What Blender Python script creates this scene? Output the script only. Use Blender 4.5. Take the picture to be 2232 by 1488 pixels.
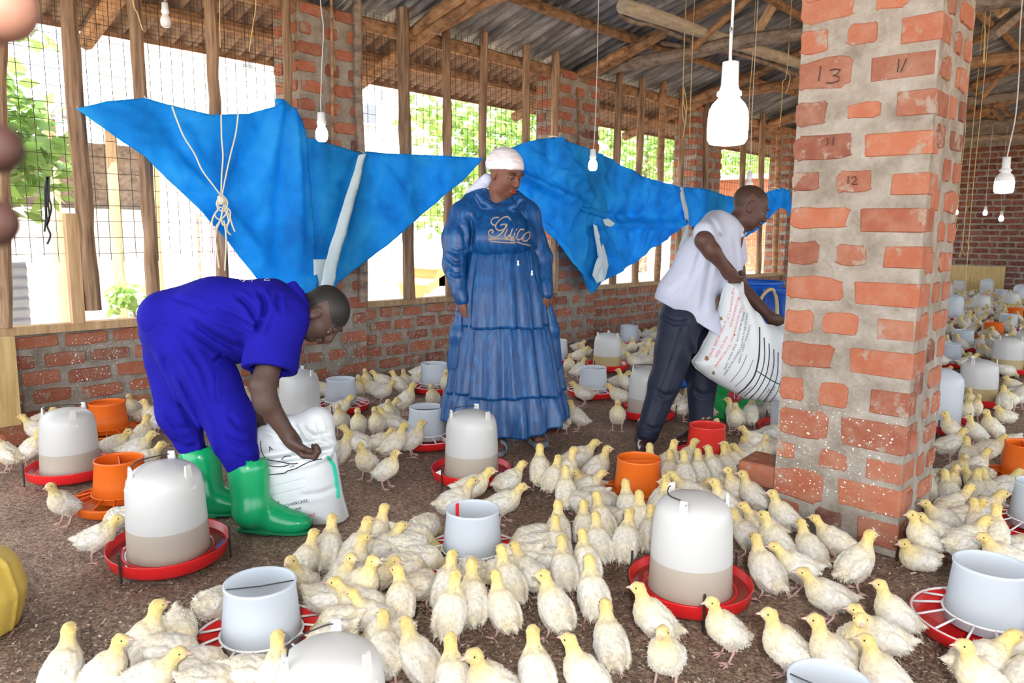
import bpy, bmesh, math, random
import numpy as np
from mathutils import Vector, Matrix, noise
from mathutils.bvhtree import BVHTree

for _o in list(bpy.data.objects):
    bpy.data.objects.remove(_o)
SC = bpy.context.scene
COL = SC.collection
rnd = random.Random(11)

# ------------------------------------------------------------------ camera
# building axes: Y runs along the open left side towards the far gable, X points into the shed, Z up (metres)
F_PX, CX, CY, CAM_H = 1640.0, 1116.0, 744.0, 1.2
PITCH, YAW, ROLL = math.radians(8.2), math.radians(42.9), math.radians(0.6)
FW = np.array([-math.sin(YAW) * math.cos(PITCH), math.cos(YAW) * math.cos(PITCH), -math.sin(PITCH)])
_r0 = np.array([math.cos(YAW), math.sin(YAW), 0.0])
_u0 = np.cross(_r0, FW)
RT = _r0 * math.cos(ROLL) + _u0 * math.sin(ROLL)
UP = _u0 * math.cos(ROLL) - _r0 * math.sin(ROLL)
CAMP = np.array([0.0, 0.0, CAM_H])
cam_d = bpy.data.cameras.new('camera')
cam_d.sensor_width = 36.0
cam_d.lens = 36.0 * F_PX / 2232.0
cam_d.clip_start = 0.02
cam_d.clip_end = 300
cam_d.dof.use_dof = True
cam_d.dof.focus_distance = 3.6
cam_d.dof.aperture_fstop = 6.3
cam = bpy.data.objects.new('camera', cam_d)
COL.objects.link(cam)
_m = Matrix.Identity(4)
for _i in range(3):
    _m[_i][0] = RT[_i]; _m[_i][1] = UP[_i]; _m[_i][2] = -FW[_i]; _m[_i][3] = CAMP[_i]
cam.matrix_world = _m
SC.camera = cam

# ------------------------------------------------------------------ light
W = bpy.data.worlds.new('sky'); SC.world = W; W.use_nodes = True
_n = W.node_tree.nodes['Background']
_n.inputs['Color'].default_value = (0.86, 0.93, 1.0, 1)
_n.inputs['Strength'].default_value = 1.15
sun_d = bpy.data.lights.new('sun', 'SUN'); sun_d.energy = 4.6; sun_d.angle = math.radians(0.6); sun_d.color = (1.0, 0.95, 0.86)
sun = bpy.data.objects.new('sun', sun_d); COL.objects.link(sun)
sun.rotation_euler = Vector((-0.42, 0.30, -1.0)).to_track_quat('-Z', 'Y').to_euler()
fl_d = bpy.data.lights.new('camera_flash', 'SPOT'); fl_d.energy = 60; fl_d.shadow_soft_size = 0.05; fl_d.color = (1.0, 0.97, 0.93)
fl_d.spot_size = math.radians(105); fl_d.spot_blend = 0.5
fl = bpy.data.objects.new('camera_flash', fl_d); COL.objects.link(fl)
fl.location = Vector(CAMP + UP * 0.42 - FW * 0.75)
fl.rotation_euler = Vector(FW + UP * 0.03).to_track_quat('-Z', 'Y').to_euler()
SC.view_settings.view_transform = 'Standard'
SC.view_settings.look = 'None'
SC.view_settings.gamma = 1.0
SC.view_settings.use_curve_mapping = False
SC.view_settings.exposure = 2.18
try:
    cy_ = SC.cycles; cy_.max_bounces = 6; cy_.diffuse_bounces = 3; cy_.glossy_bounces = 2; cy_.transmission_bounces = 4; cy_.transparent_max_bounces = 6; cy_.caustics_reflective = False; cy_.caustics_refractive = False
except AttributeError:
    pass

# ------------------------------------------------------------------ layout helpers (a sight line met with a real plane)
def _ray(x, y):
    return FW * F_PX + RT * (x - CX) - UP * (y - CY)
def gr(x, y, z=0.0):
    d = _ray(x, y); return CAMP + d * ((z - CAM_H) / d[2])
def onx(x, y, X):
    d = _ray(x, y); return CAMP + d * (X / d[0])
def ony(x, y, Y):
    d = _ray(x, y); return CAMP + d * (Y / d[1])
def at(x, y, t):
    return CAMP + _ray(x, y) / F_PX * t
def depth(p):
    return float((np.asarray(p) - CAMP) @ FW)
def pix(p):
    v = np.asarray(p) - CAMP; w = v @ FW
    return CX + F_PX * (v @ RT) / w, CY - F_PX * (v @ UP) / w
# horizontal direction for an angle seen from above by the photographer: 0 right, 90 away, 180 left, 270 towards
def hdir(deg):
    a = math.radians(deg) + YAW
    return np.array([math.cos(a), math.sin(a), 0.0])

# ------------------------------------------------------------------ object helpers
def tag(o, label=None, cat=None, group=None, kind=None):
    if label: o['label'] = label
    if cat: o['category'] = cat
    if group: o['group'] = group
    if kind: o['kind'] = kind
    return o
def empty(name, loc=(0, 0, 0), rz=0.0, label=None, cat=None, group=None, kind=None, parent=None):
    o = bpy.data.objects.new(name, None); COL.objects.link(o)
    o.empty_display_size = 0.05
    o.location = Vector(loc); o.rotation_euler = (0, 0, rz)
    if parent: o.parent = parent
    return tag(o, label, cat, group, kind)
def link(name, me, parent=None, loc=None, rot=None, scale=None):
    o = bpy.data.objects.new(name, me); COL.objects.link(o)
    if parent: o.parent = parent
    if loc is not None: o.location = Vector(loc)
    if rot is not None: o.rotation_euler = rot
    if scale is not None: o.scale = scale
    return o
def wparent(o, parent):
    """parent o but keep world coordinates (parent has only location and z rotation)"""
    o.parent = parent
    o.matrix_parent_inverse = (Matrix.Translation(parent.location) @ parent.rotation_euler.to_matrix().to_4x4()).inverted()
    return o
def mesh(name, verts, faces, mats, smooth=False, mi=None, cols=None):
    me = bpy.data.meshes.new(name)
    me.from_pydata([tuple(map(float, v)) for v in verts], [], [tuple(map(int, f)) for f in faces])
    if not isinstance(mats, (list, tuple)): mats = [mats]
    for m in mats: me.materials.append(m)
    if smooth: me.polygons.foreach_set('use_smooth', [True] * len(me.polygons))
    if mi is not None: me.polygons.foreach_set('material_index', [int(i) for i in mi])
    if cols is not None:
        ca = me.color_attributes.new('col', 'FLOAT_COLOR', 'POINT')
        c = np.ones((len(me.vertices), 4), np.float32); c[:, :3] = cols
        ca.data.foreach_set('color', c.ravel())
    me.update()
    return me

class MB:
    """collects simple shapes into one mesh"""
    def __init__(s): s.v = []; s.f = []; s.m = []
    def add(s, v, f, m=0):
        b = len(s.v); s.v.extend([tuple(map(float, p)) for p in v]); s.f.extend([tuple(b + int(i) for i in q) for q in f]); s.m.extend([m] * len(f)); return s
    def box(s, c, h, M=None, m=0):
        c = np.asarray(c, float); v = []
        for i in range(8):
            q = np.array([(h[0] if i & 1 else -h[0]), (h[1] if i & 2 else -h[1]), (h[2] if i & 4 else -h[2])])
            if M is not None: q = np.asarray(M) @ q
            v.append(c + q)
        return s.add(v, [(0, 2, 3, 1), (4, 5, 7, 6), (0, 1, 5, 4), (2, 6, 7, 3), (0, 4, 6, 2), (1, 3, 7, 5)], m)
    def tube(s, pts, r, n=8, m=0, cap=True, closed=False):
        P = [np.asarray(p, float) for p in pts]; k = len(P)
        R = r if hasattr(r, '__len__') else [r] * k
        prev = None; rings = []
        for i in range(k):
            if closed: d = P[(i + 1) % k] - P[i - 1]
            else: d = P[min(i + 1, k - 1)] - P[max(i - 1, 0)]
            d = d / (np.linalg.norm(d) + 1e-12)
            if prev is None:
                a = np.array([0, 0, 1.0]) if abs(d[2]) < .9 else np.array([1.0, 0, 0])
                u = np.cross(d, a)
            else:
                u = prev - d * (prev @ d)
            u = u / (np.linalg.norm(u) + 1e-12); prev = u; w = np.cross(d, u)
            rings.append([P[i] + R[i] * (math.cos(2 * math.pi * j / n) * u + math.sin(2 * math.pi * j / n) * w) for j in range(n)])
        v = [p for rg in rings for p in rg]; f = []
        for i in range(k if closed else k - 1):
            i2 = (i + 1) % k
            for j in range(n):
                j2 = (j + 1) % n
                f.append((i * n + j, i * n + j2, i2 * n + j2, i2 * n + j))
        if cap and not closed:
            f.append(tuple(range(n))[::-1]); f.append(tuple((k - 1) * n + j for j in range(n)))
        return s.add(v, f, m)
    def lathe(s, prof, n=32, c=(0, 0, 0), m=0, sx=1.0, sy=1.0, wob=None):
        c = np.asarray(c, float); v = []; f = []
        for (r, z) in prof:
            for j in range(n):
                a = 2 * math.pi * j / n; v.append(c + (r * sx * math.cos(a), r * sy * math.sin(a), z))
        for i in range(len(prof) - 1):
            for j in range(n):
                j2 = (j + 1) % n; f.append((i * n + j, i * n + j2, (i + 1) * n + j2, (i + 1) * n + j))
        return s.add(v, f, m)
    def disc(s, r, z, n=32, c=(0, 0, 0), m=0):
        c = np.asarray(c, float)
        return s.add([c + (r * math.cos(2 * math.pi * j / n), r * math.sin(2 * math.pi * j / n), z) for j in range(n)], [tuple(range(n))], m)
    def me(s, name, mats, smooth=False):
        return mesh(name, s.v, s.f, mats, smooth, s.m)
    def obj(s, name, mats, parent=None, smooth=False, loc=None, rot=None):
        return link(name, s.me(name, mats, smooth), parent, loc, rot)

def spline(pts, n=6):
    P = [np.asarray(p, float) for p in pts]; out = []
    for i in range(len(P) - 1):
        p0 = P[max(i - 1, 0)]; p1 = P[i]; p2 = P[i + 1]; p3 = P[min(i + 2, len(P) - 1)]
        for j in range(n):
            t = j / n
            out.append(0.5 * ((2 * p1) + (-p0 + p2) * t + (2 * p0 - 5 * p1 + 4 * p2 - p3) * t * t + (-p0 + 3 * p1 - 3 * p2 + p3) * t ** 3))
    out.append(P[-1]); return out

# ------------------------------------------------------------------ materials
class NT:
    def __init__(s, name):
        s.mat = bpy.data.materials.new(name); s.mat.use_nodes = True
        s.t = s.mat.node_tree; s.p = s.t.nodes['Principled BSDF']; s.out = s.t.nodes['Material Output']
    def n(s, typ, **kw):
        nd = s.t.nodes.new(typ)
        for k, v in kw.items():
            if k in nd.inputs: nd.inputs[k].default_value = v
            else: setattr(nd, k, v)
        return nd
    def l(s, a, b): s.t.links.new(a, b)
    def coord(s, which='Object', scale=None):
        tc = s.n('ShaderNodeTexCoord')
        if which == 'World':
            o = s.n('ShaderNodeNewGeometry').outputs['Position']
        else: o = tc.outputs[which]
        if scale is None: return o
        mp = s.n('ShaderNodeMapping'); mp.inputs['Scale'].default_value = scale; s.l(o, mp.inputs['Vector']); return mp.outputs['Vector']
    def noise(s, vec, scale, detail=4, rough=.55):
        nd = s.n('ShaderNodeTexNoise', Scale=scale, Detail=detail, Roughness=rough); s.l(vec, nd.inputs['Vector']); return nd
    def ramp(s, fac, stops, interp='LINEAR'):
        r = s.n('ShaderNodeValToRGB'); r.color_ramp.interpolation = interp
        e = r.color_ramp.elements
        while len(e) > 1: e.remove(e[0])
        e[0].position = stops[0][0]; e[0].color = (*stops[0][1], 1) if len(stops[0][1]) == 3 else stops[0][1]
        for p, c in stops[1:]:
            k = e.new(p); k.color = (*c, 1) if len(c) == 3 else c
        s.l(fac, r.inputs['Fac']); return r.outputs['Color']
    def mix(s, fac, a, b, typ='MIX'):
        m = s.n('ShaderNodeMix', data_type='RGBA', blend_type=typ)
        for sock, val in ((m.inputs['Factor'], fac), (m.inputs[6], a), (m.inputs[7], b)):
            if isinstance(val, (int, float)): sock.default_value = val
            elif isinstance(val, (tuple, list)): sock.default_value = (*val[:3], 1)
            else: s.l(val, sock)
        return m.outputs[2]
    def math(s, op, a, b=0.0):
        m = s.n('ShaderNodeMath', operation=op)
        for i, val in enumerate((a, b)):
            if isinstance(val, (int, float)): m.inputs[i].default_value = val
            else: s.l(val, m.inputs[i])
        return m.outputs[0]
    def bump(s, h, strength=.3, dist=.01):
        b = s.n('ShaderNodeBump', Strength=strength, Distance=dist); s.l(h, b.inputs['Height']); s.l(b.outputs['Normal'], s.p.inputs['Normal']); return b
    def base(s, c):
        if isinstance(c, (tuple, list)): s.p.inputs['Base Color'].default_value = (*c[:3], 1)
        else: s.l(c, s.p.inputs['Base Color'])
    def set(s, **kw):
        for k, v in kw.items(): s.p.inputs[k.replace('_', ' ')].default_value = v

def m_plain(name, c, rough=.6, spec=.3, var=.12, scale=18, bump=0.0, bscale=200, metal=0.0, coat=0.0):
    t = NT(name); v = t.coord('Object')
    nz = t.noise(v, scale, 2)
    t.base(t.mix(nz.outputs['Fac'], tuple(max(0, x * (1 - var)) for x in c), tuple(min(1, x * (1 + var)) for x in c)))
    t.set(Roughness=rough, Metallic=metal, Coat_Weight=coat); t.p.inputs['Specular IOR Level'].default_value = spec
    if bump: t.bump(t.noise(v, bscale, 3).outputs['Fac'], bump, .004)
    return t.mat

MAT = {}
def make_materials():
    # litter floor
    t = NT('litter'); v = t.coord('World')
    n1 = t.noise(v, 1.1, 4, .6); n2 = t.noise(v, 55, 3, .7); vo = t.n('ShaderNodeTexVoronoi', Scale=90.0); t.l(v, vo.inputs['Vector'])
    c1 = t.ramp(n2.outputs['Fac'], [(.3, (.045, .034, .027)), (.48, (.15, .108, .084)), (.62, (.29, .21, .16)), (.8, (.45, .35, .27))])
    fleck = t.ramp(vo.outputs['Color'], [(.0, (.08, .056, .044)), (.5, (.24, .17, .13)), (.8, (.40, .31, .23)), (1, (.32, .17, .12))])
    c = t.mix(.5, c1, fleck)
    damp = t.ramp(n1.outputs['Fac'], [(.36, (.95, .92, .90)), (.6, (1.75, 1.66, 1.58))])
    t.base(t.mix(1.0, c, damp, 'MULTIPLY')); t.set(Roughness=.85); t.p.inputs['Specular IOR Level'].default_value = .2
    t.bump(n2.outputs['Fac'], .9, .012); MAT['litter'] = t.mat
    # shaving chips: colour by random per island is not at hand for joined geometry, so by a colour attribute
    t = NT('wood_chip'); a = t.n('ShaderNodeVertexColor'); a.layer_name = 'col'; t.base(a.outputs['Color']); t.set(Roughness=.8); MAT['chip'] = t.mat
    # mortar
    t = NT('mortar'); v = t.coord('World'); n1 = t.noise(v, 9, 3, .65); n2 = t.noise(v, 60, 2)
    spl = t.noise(v, 95, 1, .5); spm = t.noise(v, 3.2, 1)
    c = t.ramp(n1.outputs['Fac'], [(.3, (.20, .165, .13)), (.55, (.31, .27, .225)), (.75, (.38, .34, .295))])
    z = t.n('ShaderNodeSeparateXYZ'); t.l(v, z.inputs[0])
    low = t.ramp(z.outputs['Z'], [(.0, (1, 1, 1)), (.45, (1, 1, 1)), (.62, (0, 0, 0))])
    sp = t.math('MULTIPLY', t.math('GREATER_THAN', spl.outputs['Fac'], .69), t.math('GREATER_THAN', spm.outputs['Fac'], .47))
    t.base(t.mix(t.math('MULTIPLY', sp, low), c, (.78, .76, .72))); t.set(Roughness=.95); t.p.inputs['Specular IOR Level'].default_value = .1
    t.bump(t.math('ADD', n1.outputs['Fac'], t.math('MULTIPLY', n2.outputs['Fac'], .5)), .8, .02); MAT['mortar'] = t.mat
    # bricks
    for nm, stops in (('brick', [(0, (.11, .05, .04)), (.10, (.25, .082, .048)), (.5, (.35, .110, .058)), (.85, (.38, .132, .072)), (1, (.22, .09, .06))]),
                      ('brick_dark_shaded', [(0, (.09, .028, .024)), (.5, (.15, .045, .035)), (1, (.20, .07, .05))])):  # far wall: dark red brick, darkened further with the shadow at that end
        t = NT(nm); v = t.coord('World'); oi = t.n('ShaderNodeObjectInfo')
        c = t.ramp(oi.outputs['Random'], stops)
        n1 = t.noise(v, 14, 3, .65); n2 = t.noise(v, 120, 2)
        c = t.mix(t.ramp(n1.outputs['Fac'], [(.38, (0, 0, 0)), (.8, (.5, .5, .5))]), c, (.42, .25, .18))
        c = t.mix(t.ramp(n2.outputs['Fac'], [(.55, (0, 0, 0)), (.8, (.5, .5, .5))]), c, (.20, .09, .07))
        n3 = t.noise(v, 8.5, 4, .7)
        if nm == 'brick': c = t.mix(t.ramp(n3.outputs['Fac'], [(.57, (0, 0, 0)), (.64, (.85, .85, .85))]), c, (.31, .26, .21))
        spl = t.noise(v, 90, 1, .5); spm = t.noise(v, 3.2, 1)
        z = t.n('ShaderNodeSeparateXYZ'); t.l(v, z.inputs[0])
        low = t.ramp(z.outputs['Z'], [(.0, (1, 1, 1)), (.45, (1, 1, 1)), (.62, (0, 0, 0))])
        sp = t.math('MULTIPLY', t.math('GREATER_THAN', spl.outputs['Fac'], .685), t.math('GREATER_THAN', spm.outputs['Fac'], .46))
        t.base(t.mix(t.math('MULTIPLY', sp, low), c, (.80, .78, .74))); t.set(Roughness=.92); t.p.inputs['Specular IOR Level'].default_value = .15
        t.bump(n1.outputs['Fac'], .7, .012); MAT[nm] = t.mat
    # timber
    def wood(nm, c1, c2, c3, sc=(14, 14, 1.1), sf=(60, 60, 3)):
        t = NT(nm); v = t.coord('Object', sc); oi = t.n('ShaderNodeObjectInfo')
        n1 = t.noise(v, 2.0, 3, .65); n2 = t.noise(t.coord('Object', sf), 2.0, 1)
        c = t.ramp(n1.outputs['Fac'], [(.28, c1), (.5, c2), (.72, c3)])
        c = t.mix(1.0, c, t.ramp(oi.outputs['Random'], [(0, (.78, .78, .8)), (1, (1.15, 1.1, 1.05))]), 'MULTIPLY')
        t.base(c); t.set(Roughness=.8); t.p.inputs['Specular IOR Level'].default_value = .2
        t.bump(n1.outputs['Fac'], .5, .008); MAT[nm] = t.mat
    wood('wood_post', (.10, .06, .04), (.26, .165, .10), (.42, .29, .19))
    wood('wood_roof', (.13, .07, .038), (.32, .18, .095), (.46, .28, .155), (5, 5, 9), (20, 20, 40))
    wood('wood_grey', (.13, .10, .08), (.27, .21, .16), (.40, .33, .26), (5, 5, 9), (20, 20, 40))
    wood('wood_sawn', (.30, .19, .10), (.46, .31, .17), (.58, .42, .25))
    wood('wood_pale', (.38, .31, .22), (.52, .45, .34), (.64, .57, .46), (3, 3, 14), (10, 10, 40))
    wood('plywood', (.40, .28, .12), (.55, .40, .18), (.62, .48, .25))
    # roof tin
    t = NT('roof_tin'); v = t.coord('World'); n1 = t.noise(v, 2.2, 4, .7); n2 = t.noise(t.coord('World', (1.6, 9, 1.6)), 1.0, 5, .65)
    c = t.ramp(n2.outputs['Fac'], [(.34, (.12, .123, .13)), (.48, (.25, .253, .26)), (.60, (.42, .418, .415)), (.75, (.62, .61, .60))])
    c = t.mix(t.ramp(n1.outputs['Fac'], [(.54, (0, 0, 0)), (.74, (.6, .6, .6))]), c, (.17, .095, .055))
    t.base(c); t.set(Roughness=.48, Metallic=.45); MAT['tin'] = t.mat
    t = NT('rusty_tin'); v = t.coord('World'); n2 = t.noise(v, 16, 6, .75)
    t.base(t.ramp(n2.outputs['Fac'], [(.3, (.15, .09, .058)), (.55, (.28, .175, .115)), (.75, (.38, .26, .18))])); t.set(Roughness=.75); MAT['tin_rust'] = t.mat
    # tarp
    t = NT('blue_tarp'); v = t.coord('World'); n1 = t.noise(v, 3.0, 5, .6); n2 = t.noise(v, 26, 4, .6)
    w1 = t.n('ShaderNodeTexWave', Scale=140.0); w1.bands_direction = 'Z'; t.l(v, w1.inputs['Vector'])
    c = t.ramp(n1.outputs['Fac'], [(.3, (.004, .26, .72)), (.5, (.008, .40, .92)), (.72, (.05, .54, .97))])
    c = t.mix(t.ramp(n2.outputs['Fac'], [(.62, (0, 0, 0)), (.8, (.3, .3, .3))]), c, (.35, .55, .72))
    t.base(c); t.set(Roughness=.55); t.p.inputs['Specular IOR Level'].default_value = .35
    t.bump(t.math('ADD', t.math('MULTIPLY', n2.outputs['Fac'], 1.2), t.math('MULTIPLY', w1.outputs['Fac'], .15)), .35, .01)
    tr = t.n('ShaderNodeBsdfTranslucent'); t.l(c, tr.inputs['Color'])
    mx = t.n('ShaderNodeMixShader'); mx.inputs[0].default_value = .45; t.l(t.p.outputs[0], mx.inputs[1]); t.l(tr.outputs[0], mx.inputs[2]); t.l(mx.outputs[0], t.out.inputs['Surface'])
    MAT['tarp'] = t.mat
    # translucent plastics
    def plastic(nm, c, transl, transp, rough=.35):
        t = NT(nm); v = t.coord('Object'); n = t.noise(v, 7, 3)
        cc = t.mix(n.outputs['Fac'], tuple(x * .93 for x in c), c); t.base(cc); t.set(Roughness=rough)
        tr = t.n('ShaderNodeBsdfTranslucent'); t.l(cc, tr.inputs['Color'])
        m1 = t.n('ShaderNodeMixShader'); m1.inputs[0].default_value = transl; t.l(t.p.outputs[0], m1.inputs[1]); t.l(tr.outputs[0], m1.inputs[2]); o = m1.outputs[0]
        if transp:
            ts = t.n('ShaderNodeBsdfTransparent'); m2 = t.n('ShaderNodeMixShader'); m2.inputs[0].default_value = transp
            t.l(o, m2.inputs[1]); t.l(ts.outputs[0], m2.inputs[2]); o = m2.outputs[0]
        t.l(o, t.out.inputs['Surface']); MAT[nm] = t.mat
    def jar(nm, wet, zl):
        t = NT(nm); z = t.n('ShaderNodeSeparateXYZ'); t.l(t.coord('Object'), z.inputs[0]); n = t.noise(t.coord('Object'), 6, 3)
        dry = t.mix(n.outputs['Fac'], (.70, .695, .68), (.77, .765, .745))
        cc = t.mix(t.math('LESS_THAN', z.outputs['Z'], zl), dry, wet); t.base(cc); t.set(Roughness=.33)
        tr = t.n('ShaderNodeBsdfTranslucent'); t.l(cc, tr.inputs['Color'])
        m1 = t.n('ShaderNodeMixShader'); m1.inputs[0].default_value = .3; t.l(t.p.outputs[0], m1.inputs[1]); t.l(tr.outputs[0], m1.inputs[2])
        ts = t.n('ShaderNodeBsdfTransparent'); m2 = t.n('ShaderNodeMixShader'); m2.inputs[0].default_value = .06
        t.l(m1.outputs[0], m2.inputs[1]); t.l(ts.outputs[0], m2.inputs[2]); t.l(m2.outputs[0], t.out.inputs['Surface']); MAT[nm] = t.mat
    jar('jar_plastic', (.60, .53, .445), .136); jar('jar_amber', (.60, .49, .24), .136); jar('jar_low', (.62, .57, .50), .085)
    plastic('tube_plastic', (.80, .85, .90), .45, .06)
    plastic('orange_plastic', (.93, .20, .02), .3, 0)
    plastic('red_tube_plastic', (.85, .05, .035), .25, 0)
    MAT['water'] = m_plain('drinker_water', (.50, .42, .32), .15, .5, .05)
    MAT['water_clear'] = m_plain('trough_water', (.30, .05, .04), .04, .6, .05)
    MAT['water_amber'] = m_plain('amber_water', (.50, .37, .13), .15, .5, .05)
    MAT['red'] = m_plain('red_plastic', (.72, .018, .02), .28, .5, .06)
    MAT['white_plastic'] = m_plain('white_plastic', (.82, .82, .82), .35, .4, .03)
    MAT['blue_plastic'] = m_plain('blue_drum_plastic', (.01, .11, .55), .35, .5, .08)
    MAT['wire'] = m_plain('dark_wire', (.05, .045, .04), .5, .4, .2, metal=.3)
    MAT['mesh_wire'] = m_plain('mesh_wire', (.06, .042, .03), .6, .3, .2)
    MAT['cable'] = m_plain('pale_cable', (.55, .57, .56), .45, .4, .05)
    MAT['twine'] = m_plain('twine', (.62, .47, .22), .9, .1, .25, 40)
    MAT['rope_white'] = m_plain('white_cord', (.80, .74, .58), .9, .1, .1, 40)
    MAT['black_cord'] = m_plain('black_cord', (.03, .035, .04), .5, .3, .1)
    MAT['hose'] = m_plain('tan_hose', (.62, .45, .22), .5, .4, .1)
    # cloth and skin
    MAT['overall'] = m_plain('royal_blue_cotton', (.011, .009, .27), .85, .10, .35, 7, .25, 420)
    MAT['overall_print'] = m_plain('white_print', (.75, .75, .8), .8, .1, .05)
    t = NT('blue_satin'); v = t.coord('Object', (26, 26, 3)); n = t.noise(v, 2.2, 5, .6)
    t.base(t.ramp(n.outputs['Fac'], [(.3, (.001, .028, .115)), (.55, (.002, .066, .225)), (.75, (.006, .135, .36))])); t.set(Roughness=.43)
    t.bump(t.noise(t.coord('Object'), 60, 3).outputs['Fac'], .15, .006); MAT['satin'] = t.mat
    MAT['gold'] = m_plain('rhinestones', (.75, .55, .42), .3, .6, .4, 90, metal=.5)
    MAT['shirt'] = m_plain('white_shirt', (.52, .545, .66), .8, .15, .05, 6, .12, 300)
    MAT['trousers'] = m_plain('navy_trousers', (.013, .017, .036), .6, .3, .2, 9, .12, 300)
    MAT['belt'] = m_plain('dark_belt', (.02, .02, .03), .4, .4, .1)
    t = NT('head_scarf'); v = t.coord('Object', (9, 9, 46)); n = t.noise(v, 1.6, 3)
    t.base(t.ramp(n.outputs['Fac'], [(.35, (.66, .58, .62)), (.65, (.86, .80, .82))])); t.set(Roughness=.32); t.bump(n.outputs['Fac'], .35, .01); MAT['scarf'] = t.mat
    MAT['scarf_tail'] = m_plain('scarf_tail', (.55, .58, .80), .5, .3, .3, 60, .3, 90)
    MAT['boot'] = m_plain('green_rubber', (.006, .36, .13), .22, .5, .1, 8)
    MAT['sole'] = m_plain('boot_sole', (.01, .22, .09), .5, .3, .1)
    MAT['shoe'] = m_plain('brown_leather', (.045, .018, .018), .22, .6, .2)
    MAT['sandal'] = m_plain('grey_sandal', (.22, .25, .30), .5, .4, .15)
    t = NT('skin'); a = t.n('ShaderNodeVertexColor'); a.layer_name = 'col'; v = t.coord('Object'); n = t.noise(v, 45, 3)
    t.base(t.mix(1.0, a.outputs['Color'], t.ramp(n.outputs['Fac'], [(.3, (.88, .88, .88)), (.7, (1.1, 1.08, 1.06))]), 'MULTIPLY')); t.set(Roughness=.55); t.p.inputs['Specular IOR Level'].default_value = .35
    t.bump(t.noise(v, 350, 2).outputs['Fac'], .12, .003); MAT['skin'] = t.mat
    MAT['eye_white'] = m_plain('eye_white', (.30, .26, .24), .15, .5, .02)
    MAT['eye_dark'] = m_plain('eye_dark', (.012, .01, .01), .08, .6, .02)
    MAT['lips'] = m_plain('red_lips', (.55, .03, .04), .3, .5, .08)
    MAT['teeth'] = m_plain('teeth', (.85, .83, .78), .2, .5, .02)
    MAT['hair'] = m_plain('short_hair', (.022, .02, .018), .9, .1, .3, 200, .5, 500)
    # sacks
    def sack(nm, c):
        t = NT(nm); v = t.coord('Object'); w1 = t.n('ShaderNodeTexWave', Scale=120.0, Distortion=.6); w1.bands_direction = 'Z'; t.l(v, w1.inputs['Vector'])
        n = t.noise(v, 5, 5); t.base(t.mix(n.outputs['Fac'], tuple(x * .85 for x in c), c)); t.set(Roughness=.5); t.p.inputs['Specular IOR Level'].default_value = .35
        t.bump(t.math('ADD', t.math('MULTIPLY', w1.outputs['Fac'], .3), t.math('MULTIPLY', n.outputs['Fac'], 2.0)), .35, .012); MAT[nm] = t.mat
    sack('sack_white', (.80, .83, .84)); sack('sack_yellow', (.60, .42, .08)); sack('sack_green', (.02, .42, .10))
    MAT['ink_black'] = m_plain('black_ink', (.04, .045, .06), .6, .2, .1)
    MAT['ink_red'] = m_plain('red_ink', (.70, .06, .09), .6, .2, .1)
    MAT['ink_green'] = m_plain('green_stripe', (.05, .55, .38), .5, .3, .08)
    MAT['charcoal'] = m_plain('charcoal_mark', (.07, .05, .045), .9, .05, .2)
    MAT['stain'] = m_plain('brown_stain', (.30, .19, .09), .8, .1, .3)
    # chicks
    t = NT('chick_down'); a = t.n('ShaderNodeVertexColor'); a.layer_name = 'col'; v = t.coord('Object'); oi = t.n('ShaderNodeObjectInfo')
    n = t.noise(v, 60, 2, .7)
    c = t.mix(1.0, a.outputs['Color'], t.ramp(n.outputs['Fac'], [(.3, (.80, .78, .77)), (.6, (1.06, 1.05, 1.04))]), 'MULTIPLY')
    c = t.mix(1.0, c, t.ramp(oi.outputs['Random'], [(0, (.90, .87, .84)), (.5, (1.0, .99, .96)), (1, (1.05, 1.0, .90))]), 'MULTIPLY')
    t.base(c); t.set(Roughness=.95, Sheen_Weight=.25); t.p.inputs['Specular IOR Level'].default_value = .05
    MAT['down'] = t.mat
    MAT['chick_leg'] = m_plain('chick_leg', (.62, .40, .36), .5, .3, .12, 60)
    MAT['beak'] = m_plain('chick_beak', (.70, .42, .34), .4, .4, .1)
    # bulbs
    def emit(nm, c, st):
        t = NT(nm); t.base((.9, .9, .9)); t.p.inputs['Emission Color'].default_value = (*c, 1); t.p.inputs['Emission Strength'].default_value = st; t.set(Roughness=.4); MAT[nm] = t.mat
    emit('bulb_lit', (.90, .94, 1.0), 4.5)
    emit('bulb_glow', (.85, .90, 1.0), 3.5)
    MAT['bulb_off'] = m_plain('bulb_off', (.75, .70, .66), .25, .5, .02)
    MAT['socket'] = m_plain('white_socket', (.80, .82, .83), .3, .5, .02)
    # outside
    t = NT('yard_ground'); v = t.coord('World'); n = t.noise(v, .8, 6); t.base(t.ramp(n.outputs['Fac'], [(.35, (.42, .30, .20)), (.65, (.60, .47, .34))])); t.set(Roughness=.95); MAT['yard'] = t.mat
    t = NT('leaves'); oi = t.n('ShaderNodeVertexColor'); oi.layer_name = 'col'; t.base(oi.outputs['Color']); t.set(Roughness=.5)
    tr = t.n('ShaderNodeBsdfTranslucent'); t.l(oi.outputs['Color'], tr.inputs['Color']); mx = t.n('ShaderNodeMixShader'); mx.inputs[0].default_value = .4
    t.l(t.p.outputs[0], mx.inputs[1]); t.l(tr.outputs[0], mx.inputs[2]); t.l(mx.outputs[0], t.out.inputs['Surface']); MAT['leaf'] = t.mat
    MAT['plaster'] = m_plain('pale_plaster', (.80, .77, .72), .9, .1, .06, 3)
    MAT['win_dark'] = m_plain('dark_window', (.12, .13, .15), .3, .4, .1)
    MAT['galv'] = m_plain('galvanised_sheet', (.55, .56, .58), .4, .5, .15, 5, metal=.5)
    MAT['orange_paint'] = m_plain('orange_paint', (.75, .33, .12), .5, .4, .1)
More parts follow.
